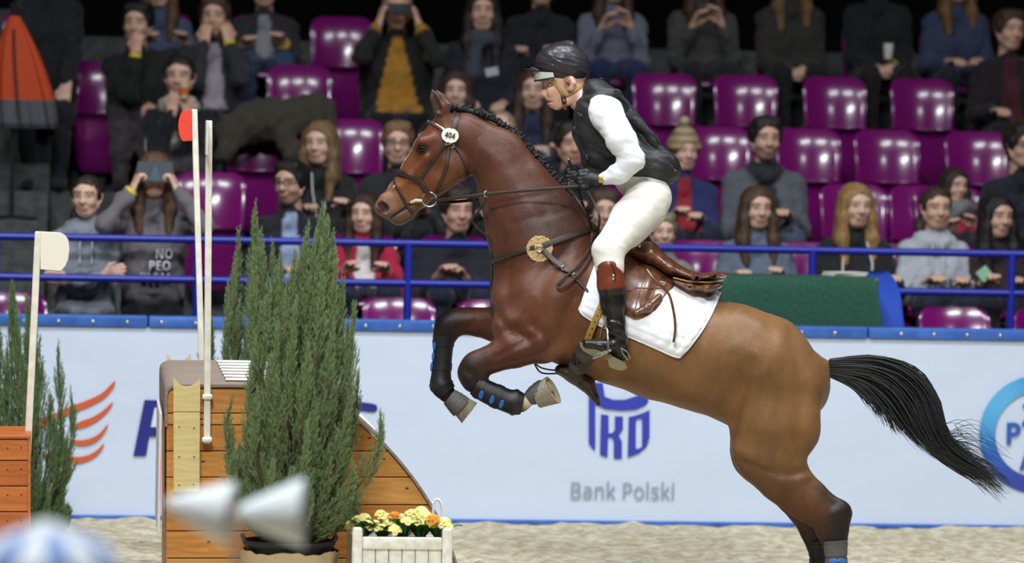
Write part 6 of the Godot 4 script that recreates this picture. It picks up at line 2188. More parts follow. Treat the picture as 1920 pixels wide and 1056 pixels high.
		part("hair" if d.hair != "hat" else "knitted_hat", m, hair_m, t)
		extras(d, t, hx, hb, hs)
		if not d.get("stand", false):
			seat(Vector3(o.x, row_y(d.row), row_z(d.row)), false, "purple stadium seat taken by the " + short_label(d.label), "")

func short_label(l: String) -> String:
	var w := l.split(" ")
	return " ".join(w.slice(0, 9))

func extras(d: Dictionary, t: Node3D, hx: Transform3D, hb: Basis, hs: float) -> void:
	var nb: Vector3 = d.nb
	var m: MB
	if d.get("glasses", false):
		m = MB.new()
		for s in [-1.0, 1.0]:
			var pts: Array = []
			for k in 17:
				var a := TAU * k / 16.0
				pts.append(hx * Vector3(0.033 * s + 0.024 * cos(a), 0.01 + 0.016 * sin(a), 0.108 - 0.01 * absf(cos(a) * 0.5 + s * 0.5)))
			m.tube(pts, 0.0025, 5, false)
			m.tube([hx * Vector3(0.057 * s, 0.014, 0.1), hx * Vector3(0.08 * s, 0.012, 0.0)], 0.0025, 5)
		m.tube([hx * Vector3(-0.009, 0.014, 0.108), hx * Vector3(0.009, 0.014, 0.108)], 0.0025, 5)
		part("glasses", m, M.black_plastic, t)
	if d.has("band"):
		var k := 1 if d.arms != "chin" and not d.get("stand", false) else 0
		var p: Vector3 = d.wrist[k].lerp(d.elbow[k], 0.05)
		var dirv: Vector3 = (d.wrist[k] - d.elbow[k]).normalized()
		m = MB.new()
		m.tube([p - dirv * 0.012, p + dirv * 0.012], 0.041, 14)
		part("wristband", m, mat(d.band.linear_to_srgb(), 0.6), t)
	if d.has("lanyard"):
		m = MB.new()
		for s in [-1.0, 1.0]:
			m.tube([nb + Vector3(0.05 * s, 0.01, 0.06), nb + Vector3(0.045 * s, -0.1, 0.115), nb + Vector3(0.01 * s, -0.3, 0.125)], 0.006, 5)
		part("lanyard", m, mat(d.lanyard.linear_to_srgb(), 0.7), t)
	if d.has("badge"):
		m = MB.new()
		m.box(nb + Vector3(0.06, -0.2, 0.125), Vector3(0.085, 0.055, 0.006), Basis(Vector3.BACK, 0.2), 0.002)
		part("badge", m, mat(d.badge.linear_to_srgb(), 0.5), t)
	if d.has("stripe"):
		for s in [-1.0, 1.0]:
			m = MB.new()
			m.tube([nb + Vector3(0.06 * s, -0.02, 0.085), nb + Vector3(0.09 * s, -0.15, 0.125), nb + Vector3(0.085 * s, -0.3, 0.125)], 0.008, 5)
			part("zip_edge", m, mat(d.stripe.linear_to_srgb(), 0.7), t)
	if d.get("hood", false):
		for s in [-1.0, 1.0]:
			m = MB.new()
			m.tube([nb + Vector3(0.03 * s, -0.03, 0.095), nb + Vector3(0.035 * s, -0.1, 0.122), nb + Vector3(0.034 * s, -0.2, 0.13)], 0.005, 5)
			part("drawstring", m, mat(rgb(206, 206, 210), 0.8), t)
	if d.has("print_"):
		var lines: PackedStringArray = d.print_.split("\n")
		for i in lines.size():
			var tm := text(lines[i], 0.075 if lines.size() > 1 else 0.1, true)
			tm.depth = 0.03
			tm.material = mat(rgb(206, 206, 210) if lines.size() > 1 else rgb(66, 70, 92), 0.8)
			part_mesh("print", tm, t, Transform3D(Basis.IDENTITY.scaled(Vector3(0.9, 1, 1)), nb + Vector3(0.06 - 0.025 * i if lines.size() > 1 else 0.0, -0.26 - 0.068 * i if lines.size() > 1 else -0.27, 0.135)))
	# things in the hands stand on their own
	var w: Vector3 = d.origin
	if d.label.contains("phone"):
		var p: Vector3 = w + (d.wrist[0] + d.wrist[1]) * 0.5 + Vector3(0, 0.09, 0.06)
		var ph := thing("phone", "black smartphone held up by the man in mustard", "phone", Transform3D(Basis(Vector3.RIGHT, -0.05), p))
		m = MB.new(); m.box(Vector3.ZERO, Vector3(0.155, 0.078, 0.01), Basis.IDENTITY, 0.003)
		part("body", m, M.black_plastic, ph)
		m = MB.new(); m.lathe([[0.0, 0.004], [0.006, 0.004], [0.007, 0.0]], 12, Transform3D(Basis(Vector3.RIGHT, PI / 2), Vector3(0.06, 0.02, 0.005)))
		part("lens", m, mat(rgb(60, 64, 72), 0.1), ph)
	if d.label.contains("headset"):
		var p: Vector3 = w + hx * Vector3(0, 0.035, 0.13)
		var g := thing("headset", "grey folded viewer headset held at a child's eyes", "headset", Transform3D(Basis.IDENTITY, p))
		m = MB.new()
		var pl := PackedVector2Array([Vector2(-0.098, 0.05), Vector2(0.098, 0.05), Vector2(0.105, 0.0), Vector2(0.09, -0.055), Vector2(0.05, -0.065), Vector2(0.0, -0.035), Vector2(-0.05, -0.065), Vector2(-0.09, -0.055), Vector2(-0.105, 0.0)])
		m.prism(pl, Transform3D(Basis.IDENTITY, Vector3(0, 0, 0.03)), 0.075, 0.008)
		part("shell", m, mat(rgb(72, 80, 92), 0.6), g)
		m = MB.new()
		m.flat_tri(Vector3(-0.034, -0.058, 0.032), Vector3(0.034, -0.058, 0.032), Vector3(0, 0.045, 0.05))
		m.flat_tri(Vector3(-0.034, -0.058, 0.032), Vector3(0, 0.045, 0.05), Vector3(0, 0.045, 0.03))
		m.flat_tri(Vector3(0, 0.045, 0.03), Vector3(0, 0.045, 0.05), Vector3(0.034, -0.058, 0.032))
		part("nose_fold", m, mat(rgb(92, 112, 130), 0.5), g)
	if d.arms == "cup" or d.label.contains("white cup"):
		var p: Vector3 = w + (d.wrist[0] + d.wrist[1]) * 0.5 + Vector3(0.02, 0.1, 0.05)
		var tall: bool = d.arms == "cup"
		if not tall: p.y -= 0.05
		var g := thing("paper_cup", "orange and cream paper cup at the scarfed woman's mouth" if tall else "white paper cup in the lap of a spectator in black", "cup", Transform3D(Basis.IDENTITY, p))
		m = MB.new()
		m.lathe([[0.0, 0.0], [0.026, 0.0], [0.036, 0.1], [0.038, 0.102], [0.034, 0.1], [0.025, 0.01], [0.0, 0.008]], 18)
		part("cup", m, mat(rgb(214, 190, 150) if tall else rgb(226, 224, 220), 0.6), g)
		m = MB.new()
		m.lathe([[0.0295, 0.025], [0.0345, 0.07]], 18)
		part("sleeve", m, mat(rgb(196, 104, 48) if tall else rgb(216, 212, 206), 0.7), g)
	if d.label.contains("green card"):
		var p: Vector3 = w + d.wrist[0] + Vector3(0.0, 0.07, 0.1)
		var g := thing("card", "small pale green card in the hand of the dark-haired girl", "card", Transform3D(Basis(Vector3.BACK, 0.7), p))
		m = MB.new(); m.box(Vector3.ZERO, Vector3(0.075, 0.075, 0.003), Basis.IDENTITY, 0.001)
		part("sheet", m, mat(rgb(146, 202, 170), 0.6), g)

# ---------- fences ----------
func wood(a: Color, b: Color, seed_: int, rough := 0.5) -> StandardMaterial3D:
	# grain runs along x
	var key := "wood%d" % seed_
	if M.has(key): return M[key]
	var im := Image.create(256, 256, false, Image.FORMAT_RGB8)
	var f := FastNoiseLite.new(); f.seed = seed_; f.frequency = 0.03; f.fractal_octaves = 4
	var g := FastNoiseLite.new(); g.seed = seed_ + 7; g.frequency = 0.012
	for y in 256:
		for x in 256:
			var q := 0.5 + 0.5 * f.get_noise_2d(x * 0.22, y * 2.4) + 0.35 * sin(y * 0.5 + 7.0 * g.get_noise_2d(x * 0.6, y * 1.5)) * 0.4
			im.set_pixel(x, y, a.lerp(b, clampf(q, 0, 1)))
	var m := StandardMaterial3D.new()
	m.albedo_texture = ImageTexture.create_from_image(im)
	m.uv1_triplanar = true
	m.uv1_scale = Vector3.ONE * 1.6
	m.roughness = rough
	M[key] = m
	return m

func poly_z(pts: Array, z: float, o: Vector3) -> PackedVector2Array:
	var q := PackedVector2Array()
	for p in pts:
		var w := on_z(p[0], p[1], z) - o
		q.append(Vector2(w.x, w.y))
	return q

func fences() -> void:
	var zf := at_depth(500, 900, 18.2).z
	var o := on_z(560, 1120, zf); o.y = 0.0
	var t := thing("jump_fence", "wooden quarter-round cross-country fence with varnished planks and grey roof", "jump", Transform3D(Basis.IDENTITY, o))
	var tones := [wood(rgb(176, 114, 48), rgb(214, 152, 76), 71), wood(rgb(168, 104, 42), rgb(204, 140, 66), 72), wood(rgb(186, 124, 56), rgb(218, 160, 86), 73)]
	# profile of the near face, from top to toe
	var prof := curve2([[500, 727], [545, 730], [590, 741], [635, 765], [672, 790], [706, 820], [742, 858], [776, 900], [806, 945], [830, 990], [850, 1040], [862, 1085], [870, 1140]], 8)
	var right_at := func(y: float) -> float:
		for i in prof.size() - 1:
			if prof[i][1] <= y and prof[i + 1][1] > y:
				return lerpf(prof[i][0], prof[i + 1][0], (y - prof[i][1]) / (prof[i + 1][1] - prof[i][1]))
		return 872.0
	var cuts := [727.0, 775.0, 797.0, 846.0, 895.0, 947.0, 996.0, 1047.0, 1098.0, 1140.0]
	for k in cuts.size() - 1:
		var y0: float = cuts[k] + 1.1; var y1: float = cuts[k + 1] - 0.9
		var pts: Array = []
		if k == 0: pts += [[314, y1], [314, 740], [318, 731], [328, y0]]
		else: pts += [[312, y1], [312, y0]]
		var n := 7
		if k == 0: pts.append([500, y0])
		for i in n + 1:
			var y: float = lerpf(y0, y1, i / float(n))
			pts.append([right_at.call(y) - 4.0, y])
		var m := MB.new()
		m.prism(poly_z(pts, zf, o), Transform3D(Basis.IDENTITY, Vector3(0, 0, zf - o.z)), 0.025, 0.002)
		part("plank", m, tones[(k * 2) % 3], t)
		# knots and screw heads
		for q in [[0.12, 0.5], [0.92, 0.4]]:
			var m2 := MB.new()
			var xx := lerpf(330, right_at.call((y0 + y1) * 0.5), q[0] + 0.02 * (k % 3)); var yy := lerpf(y0, y1, q[1] + 0.1 * ((k * 7) % 3 - 1))
			oval(m2, on_z(xx, yy, zf) - o, Vector3.BACK, Vector3.RIGHT, 0.009, 0.005, 0.0006)
			part("knot", m2, mat(rgb(70, 40, 22), 0.6), t)
	# backing, so that the gaps are dark
	var m := MB.new()
	var back: Array = [[314, 1138], [314, 732], [330, 728]]
	for q in prof: back.append([q[0] - 6, q[1] + 2])
	m.prism(poly_z(back, zf, o), Transform3D(Basis.IDENTITY, Vector3(0, 0, zf - o.z - 0.026)), 1.95)
	part("core", m, tones[1], t)
	# roof sheets bent over the profile, 2 m deep
	var sheet := wood(rgb(120, 104, 92), rgb(158, 142, 128), 75, 0.8)
	var line: Array = [[309, 800], [309, 745], [312, 730], [322, 723], [335, 721], [368, 721], [402, 721], [440, 721], [500, 722]]
	line = curve2(line, 3)
	for q in prof.slice(1): line.append([q[0] + 1.0, q[1] - 4.0])
	var i0 := 0
	var kk := 0
	while i0 < line.size() - 1:
		var i1 := mini(i0 + 9, line.size() - 1)
		var rows: Array = []
		var top: Array = []; var bot: Array = []
		for i in range(i0, i1 + 1):
			var w := on_z(line[i][0], line[i][1], zf) - o
			var a: Array = line[maxi(i - 1, 0)]; var b: Array = line[mini(i + 1, line.size() - 1)]
			var nn := Vector3(-(b[1] - a[1]) * -1.0, (b[0] - a[0]), 0).normalized()
			top.append(w + Vector3(0, 0, 0.012)); bot.append(w - nn * 0.012 + Vector3(0, 0, 0.012))
		var d := Vector3(0, 0, -2.03)
		for q in [top, bot]:
			pass
		m = MB.new()
		var far: Array = []; var farb: Array = []
		for p in top: far.append(p + d)
		for p in bot: farb.append(p + d)
		m.grid([top, far]); m.grid([bot, top]); m.grid([farb, bot])
		m.flat_quad(top[0], bot[0], farb[0], far[0]); m.flat_quad(far[-1], farb[-1], bot[-1], top[-1])
		part("roof_sheet", m, sheet, t)
		i0 = i1
	# white grip slats over the landing side
	var white := mat(rgb(226, 226, 222), 0.6)
	var s0 := 0
	while line[s0][0] < 424.0: s0 += 1
	for k in 7:
		m = MB.new()
		var pts: Array = []; var nor: Array = []
		for i in range(s0, mini(s0 + 46, line.size() - 1)):
			var a: Array = line[i - 1]; var b: Array = line[i + 1]
			var nn := Vector3((b[1] - a[1]), (b[0] - a[0]), 0).normalized()
			pts.append(on_z(line[i][0], line[i][1], zf) - o + nn * 0.008 + Vector3(0, 0, -0.25 - 0.25 * k)); nor.append(nn)
		m.strap(pts, nor, 0.085, 0.01)
		part("grip_slat", m, white, t)
	# hollowed cup boards on both faces
	var pine := wood(rgb(206, 182, 120), rgb(226, 206, 150), 76)
	var cup: Array = [[325, 771], [325, 709], [329, 712], [335, 720], [343, 724], [350, 725], [357, 724], [366, 719], [372, 712], [375, 708], [375, 771]]
	for k in 2:
		var dz := [0.0, -2.09][k] as float
		m = MB.new()
		m.prism(poly_z(cup, zf, o), Transform3D(Basis.IDENTITY, Vector3(0, 0, zf - o.z + 0.045 + dz)), 0.04, 0.004)
		var cb := part("cup_board", m, pine, t)
		if k == 0:
			m = MB.new()
			m.prism(poly_z([[325, 772], [375, 772], [374, 922], [325, 922]], zf, o), Transform3D(Basis.IDENTITY, Vector3(0, 0, zf - o.z + 0.045)), 0.04, 0.004)
			part("lower_board", m, pine, cb)
			for q in [[336, 801], [364, 803], [336, 857], [364, 857], [336, 910], [363, 909]]:
				m = MB.new()
				oval(m, on_z(q[0], q[1], zf + 0.046) - o, Vector3.BACK, Vector3.RIGHT, 0.0035, 0.0035, 0.001)
				part("screw", m, mat(rgb(60, 56, 52), 0.5), cb)
	# printed sheet hung on the take-off side
	m = MB.new()
	var p0 := on_z(304, 775, zf) - o; var p1 := on_z(302, 1000, zf) - o
	m.box((p0 + p1) * 0.5 + Vector3(-0.008, 0, -0.5), Vector3(0.012, (p0 - p1).length(), 1.0), Basis.IDENTITY, 0.002)
	var sh := part("hung_sheet", m, mat(rgb(224, 222, 226), 0.6), t)
	m = MB.new()
	m.box((p0 + p1) * 0.5 + Vector3(-0.004, -0.03, 0.0), Vector3(0.006, 0.18, 0.004))
	part("red_print", m, mat(rgb(222, 168, 172), 0.6), sh)
	# flag poles
	var paint := mottled(mat(Color.WHITE, 0.5), 0.01, rgb(222, 216, 198), rgb(236, 232, 220), 2.0, 78)
	flag_pole("white flag pole clipped to the planks with a flag seen edge on", zf + 0.03, Vector2(392, 226), Vector2(388, 832), 6.2, paint, null, [])
	flag_pole("white leaning flag pole with a red rounded flag", zf - 2.12, Vector2(364.5, 205), Vector2(388.7, 1060), 5.6, paint, mat(rgb(222, 62, 44), 0.5), [[360, 207], [345, 207], [339, 213], [335, 225], [334, 238], [336, 252], [340, 262], [344, 265], [360, 264]])
	var zl := at_depth(30, 900, 17.9).z
	flag_pole("white flag pole with a cream rounded flag beside the square fence", zl - 0.3, Vector2(72, 434), Vector2(51, 860), 6.5, paint, mat(rgb(234, 228, 212), 0.55), [[76, 434], [112, 436], [122, 441], [128, 450], [130, 466], [128, 486], [122, 500], [113, 508], [76, 505]])
	# square plank fence cut by the picture's edge
	var o2 := on_z(-60, 1150, zl); o2.y = 0.0
	t = thing("jump_fence", "square fence of orange planks beside the tall dark conifer", "jump", Transform3D(Basis.IDENTITY, o2))
	var red_tones := [wood(rgb(168, 88, 36), rgb(206, 124, 60), 81), wood(rgb(158, 80, 32), rgb(196, 112, 52), 82)]
	var ys := [824.0, 864.0, 912.0, 960.0, 1008.0, 1056.0, 1104.0, 1150.0]
	for k in ys.size() - 1:
		m = MB.new()
		m.prism(poly_z([[-260, ys[k] + 1.0], [52, ys[k] + 1.0], [52, ys[k + 1] - 1.0], [-260, ys[k + 1] - 1.0]], zl, o2), Transform3D(Basis.IDENTITY, Vector3(0, 0, zl - o2.z)), 0.025, 0.002)
		part("plank", m, red_tones[k % 2], t)
		for x in [14, 40]:
			m = MB.new()
			oval(m, on_z(x, ys[k] + 12.0 + (x % 9), zl) - o2, Vector3.BACK, Vector3.RIGHT, 0.005, 0.004, 0.0006)
			part("knot", m, mat(rgb(70, 40, 22), 0.6), t)
	m = MB.new()
	m.prism(poly_z([[52, 818], [57, 818], [57, 1150], [52, 1150]], zl, o2), Transform3D(Basis.IDENTITY, Vector3(0, 0, zl - o2.z + 0.002)), 0.06, 0.001)
	part("corner_board", m, red_tones[0], t)
	m = MB.new()
	m.prism(poly_z([[-262, 817], [56, 817], [56, 823], [-262, 823]], zl, o2), Transform3D(Basis.IDENTITY, Vector3(0, 0, zl - o2.z + 0.006)), 0.6, 0.002)
	part("top_board", m, red_tones[1], t)
	m = MB.new()
	m.prism(poly_z([[-260, 826], [51, 826], [51, 1149], [-260, 1149]], zl, o2), Transform3D(Basis.IDENTITY, Vector3(0, 0, zl - o2.z - 0.028)), 0.55)
	part("core", m, red_tones[0], t)
	planter()

func flag_pole(label: String, z: float, a: Vector2, b: Vector2, r_px: float, paint: Material, flag: Material, shape: Array) -> void:
	var A := on_z(a.x, a.y, z); var B := on_z(b.x, b.y, z)
	var t := thing("flag_pole", label, "flag pole", Transform3D(Basis.IDENTITY, B))
	var r := r_px * (A - eye).length() / FPX
	var m := MB.new()
	var d := (A - B).normalized()
	m.box((A - B) * 0.5, Vector3(r * 2.0, (A - B).length(), r * 1.3), Basis(d.cross(Vector3.BACK), d, Vector3.BACK), 0.004)
	part("pole", m, paint, t)
	m = MB.new()
	if flag:
		m.prism(poly_z(shape, z + 0.012, B), Transform3D(Basis.IDENTITY, Vector3(0, 0, 0.016)), 0.008, 0.001)
		part("flag", m, flag, t)
	else:
		m.box((A - B) - d * 0.075 + Vector3(-0.012, 0, 0.09), Vector3(0.009, 0.15, 0.2), Basis.IDENTITY, 0.003)
		part("flag", m, paint, t)
		for f in [0.145, 0.012]:
			m = MB.new()
			m.box((A - B) * f + Vector3(0, 0, -0.004), Vector3(r * 3.0, 0.022, 0.05), Basis.IDENTITY, 0.004)
			part("clip", m, paint, t)

func planter() -> void:
	var d := 17.6
	var zp := at_depth(752, 1020, d).z
	var o := on_z(754, 1100, zp); o.y = 0.0
	var paint := mottled(bumped(mat(Color.WHITE, 0.6), 0.03, 1.5, 5.0, false, 83), 0.012, rgb(222, 218, 204), rgb(240, 238, 228), 3.0, 84)
	var t := thing("flower_box", "white slatted wooden flower box in front of the round fence", "planter", Transform3D(Basis.IDENTITY, o))
	var L := on_z(670, 1000, zp) - o; var R := on_z(839, 1000, zp) - o
	var top := (on_z(750, 990, zp) - o).y
	var depth := 0.36
	var wide := R.x - L.x
	for x in [L.x, R.x]:
		for zz in [0.0, -depth]:
			var m := MB.new()
			m.box(Vector3(x, top * 0.5, zp - o.z + zz), Vector3(0.043, top, 0.043), Basis.IDENTITY, 0.008)
			part("corner_post", m, paint, t)
	for zz in [0.0, -depth]:
		for yy in [top - 0.065, 0.09]:
			var m := MB.new()
			m.box(Vector3((L.x + R.x) * 0.5, yy, zp - o.z + zz), Vector3(wide - 0.045, 0.05, 0.024), Basis.IDENTITY, 0.004)
			part("cross_rail", m, paint, t)
		for k in 6:
			var m := MB.new()
			var sw := (wide - 0.045) / 6.0
			m.box(Vector3(L.x + 0.0225 + sw * (k + 0.5), (top - 0.07) * 0.5 + 0.02, zp - o.z + zz - 0.008 * signf(zz + 0.1)), Vector3(sw - 0.003, top - 0.1, 0.014), Basis.IDENTITY, 0.002)
			part("slat", m, paint, t)
	for x in [L.x, R.x]:
		for k in 4:
			var m := MB.new()
			var sw := (depth - 0.045) / 4.0
			m.box(Vector3(x, (top - 0.06) * 0.5 + 0.02, zp - o.z - 0.0225 - sw * (k + 0.5)), Vector3(0.014, top - 0.09, sw - 0.003), Basis.IDENTITY, 0.002)
			part("slat", m, paint, t)
	var m0 := MB.new()
	m0.box(Vector3((L.x + R.x) * 0.5, top - 0.09, zp - o.z - depth * 0.5), Vector3(wide - 0.03, 0.03, depth - 0.03))
	part("soil", m0, mottled(mat(Color.WHITE, 0.95), 0.05, rgb(44, 34, 26), rgb(70, 54, 40), 9.0, 85), t)
	# primroses: clusters of five-petalled blossoms above crinkled leaves
	var bloom := flower_mesh(lin(244, 238, 158), lin(240, 222, 112))
	var bloom_o := flower_mesh(lin(232, 160, 40), lin(200, 96, 20))
	var leaf_m := mottled(bumped(mat(Color.WHITE, 0.55), 0.05, 4.0, 12.0, false, 87), 0.03, rgb(52, 96, 44), rgb(92, 142, 70), 10.0, 86)
	var leaf := MB.new()
	var rows: Array = []
	for j in 8:
		var v := j / 7.0
		var hw := 0.026 * sin(PI * minf(v * 0.86 + 0.12, 1.0)) + 0.001
		var row: Array = []
		for i in 7:
			var u := i / 3.0 - 1.0
			row.append(Vector3(u * hw, 0.05 * sin(v * 2.0) + 0.006 * absf(u) + 0.003 * sin(v * 22.0) * absf(u), v * 0.1))
		rows.append(row)
	leaf.grid(rows)
	var leaf_mesh := leaf.mesh(leaf_m)
	var heads := [[658, 985, 0], [672, 976, 0], [684, 972, 0], [690, 984, 0], [664, 992, 0], [714, 964, 0], [722, 970, 0], [704, 985, 0], [712, 990, 0], [730, 984, 0], [738, 986, 0], [740, 968, 1], [752, 972, 0], [762, 978, 0], [772, 964, 0], [756, 984, 0], [768, 984, 0], [778, 974, 0], [790, 960, 0], [798, 968, 0], [803, 980, 0], [812, 974, 1], [782, 984, 0], [818, 986, 0], [828, 980, 0], [834, 978, 0], [836, 988, 0], [740, 994, 0]]
	var plants_: Array = []
	for k in 5:
		var px := on_z(680 + 36 * k, 1010, zp - 0.17)
		px.y = top - 0.075
		plants_.append(thing("primrose", "pale yellow primrose plant in the white flower box", "flower", Transform3D(Basis.IDENTITY, px), "primroses in the flower box"))
	for q in heads:
		var k := clampi(int((q[0] - 662) / 36.0), 0, 4)
		var t2: Node3D = plants_[k]
		var zz := zp - rng.randf_range(0.0, 0.2) - (0.05 if q[1] < 975 else 0.0)
		var p := on_z(q[0], q[1], zz) - t2.position
		var bs := Basis(Vector3.UP, rng.randf() * TAU).scaled(Vector3.ONE * rng.randf_range(0.85, 1.1))
		bs = Basis(Vector3.RIGHT, deg_to_rad(rng.randf_range(20, 55))) * bs
		part_mesh("blossom_head", bloom_o if q[2] == 1 else bloom, t2, Transform3D(bs, p))
		var m := MB.new()
		m.tube([Vector3(p.x * 0.4, 0.0, p.z * 0.4), Vector3(p.x * 0.9, p.y * 0.6, p.z * 0.9), p], 0.0025, 5)
		part("stalk", m, leaf_m, t2)
	for k in 5:
		var t2: Node3D = plants_[k]
		for i in 13:
			var a := TAU * i / 13.0 + k
			var bs := Basis(Vector3.UP, a) * Basis(Vector3.RIGHT, deg_to_rad(rng.randf_range(-32, -2)))
			part_mesh("leaf", leaf_mesh, t2, Transform3D(bs.scaled(Vector3.ONE * rng.randf_range(0.7, 1.0)), Vector3(sin(a) * 0.012, 0.006 + 0.004 * (i % 3), cos(a) * 0.012)))
	# white plastic hoop standing behind the box
	var hz := zf_hoop()
	var hb := on_z(822, 1060, hz); hb.y = 0.0
	var h := thing("plastic_hoop", "bent white plastic tube standing behind the flower box", "tube", Transform3D(Basis.IDENTITY, hb))
	var m := MB.new()
	var pts: Array = []
	for q in curve2([[812, 1150], [812, 960], [813, 944], [817, 937], [823, 938], [828, 948], [830, 975], [831, 1150]], 5):
		var w := on_z(q[0], q[1], hz) - hb
		w.y = maxf(w.y, 0.0)
		pts.append(w)
	m.tube(pts, 0.006, 8)
	part("hoop", m, mat(rgb(226, 228, 230), 0.4), h)

func zf_hoop() -> float:
	return at_depth(820, 960, 18.0).z

func flower_mesh(outer: Color, inner: Color) -> ArrayMesh:
	var m := MB.new()
	for k in 9:                                        # florets on a dome
		var a := k * 2.4; var r := 0.022 * sqrt(k / 8.0)
		var c := Vector3(cos(a) * r, 0.012 * (1.0 - r * r / 0.0005), sin(a) * r)
		var nn := (c + Vector3(0, 0.02, 0)).normalized()
		var tx := nn.cross(Vector3(0.3, 0.2, 1)).normalized(); var ty := nn.cross(tx)
		for p in 5:
			var b := TAU * p / 5.0 + k
			var dv := tx * cos(b) + ty * sin(b); var sv := tx * -sin(b) + ty * cos(b)
			var v0 := m.v.size(); var i0 := m.idx.size()
			m.col = inner
			m.vert(c)
			m.col = outer
			m.vert(c + dv * 0.006 - sv * 0.005 + nn * 0.002); m.vert(c + dv * 0.014 - sv * 0.0065 + nn * 0.003)
			m.vert(c + dv * 0.0125 + nn * 0.0035)
			m.vert(c + dv * 0.014 + sv * 0.0065 + nn * 0.003); m.vert(c + dv * 0.006 + sv * 0.005 + nn * 0.002)
			for q in 4: m.tri(v0, v0 + q + 1, v0 + q + 2)
			m.smooth(v0, i0)
	var mt := mat(Color.WHITE, 0.6, 0.0, true)
	mt.backlight_enabled = true
	mt.backlight = Color(0.25, 0.25, 0.15)
	return m.mesh(mt)

# ---------- conifers ----------
func sprig_mesh(mt: Material, green: Color) -> ArrayMesh:       # one feathery shoot, 0.16 m tall
	var m := MB.new()
	var r := RandomNumberGenerator.new(); r.seed = 5
	m.col = lin(104, 100, 70)
	m.tube([Vector3.ZERO, Vector3(0.004, 0.08, 0), Vector3(0.0, 0.16, 0.002)], [0.0022, 0.0016, 0.0006], 4, false)
	for side in 7:                                   # short side shoots
		var y0 := 0.02 + 0.018 * side
		var a := side * 2.4
		var d := Vector3(cos(a), 2.1, sin(a)).normalized()
		var l := 0.05 * (1.0 - 0.08 * side)
		var base := Vector3(0.002, y0, 0)
		for k in 9:
			var u := k / 8.0
			var p := base + d * l * u
			for q in 2:
				var b := a + k * 2.1 + q * PI
				var nd := (Vector3(cos(b), 1.5, sin(b))).normalized()
				var s := nd.cross(Vector3(sin(b * 3.0), 0.2, cos(b * 3.0))).normalized()
				m.col = green
				var v0 := m.v.size(); var i0 := m.idx.size()
				m.vert(p - s * 0.0013); m.vert(p + s * 0.0013); m.vert(p + nd * 0.0105)
				m.tri(v0, v0 + 1, v0 + 2)
				m.smooth(v0, i0)
	for k in 22:
		var p := Vector3(0.003, 0.03 + 0.13 * k / 21.0, 0)
		for q in 2:
			var b := k * 2.3 + q * PI
			var nd := Vector3(cos(b), 1.6, sin(b)).normalized()
			var s := nd.cross(Vector3(sin(b), 0.1, -cos(b) + 0.3)).normalized()
			m.col = green
			var v0 := m.v.size(); var i0 := m.idx.size()
			m.vert(p - s * 0.0014); m.vert(p + s * 0.0014); m.vert(p + nd * 0.012)
			m.tri(v0, v0 + 1, v0 + 2)
			m.smooth(v0, i0)
	return m.mesh(mt)

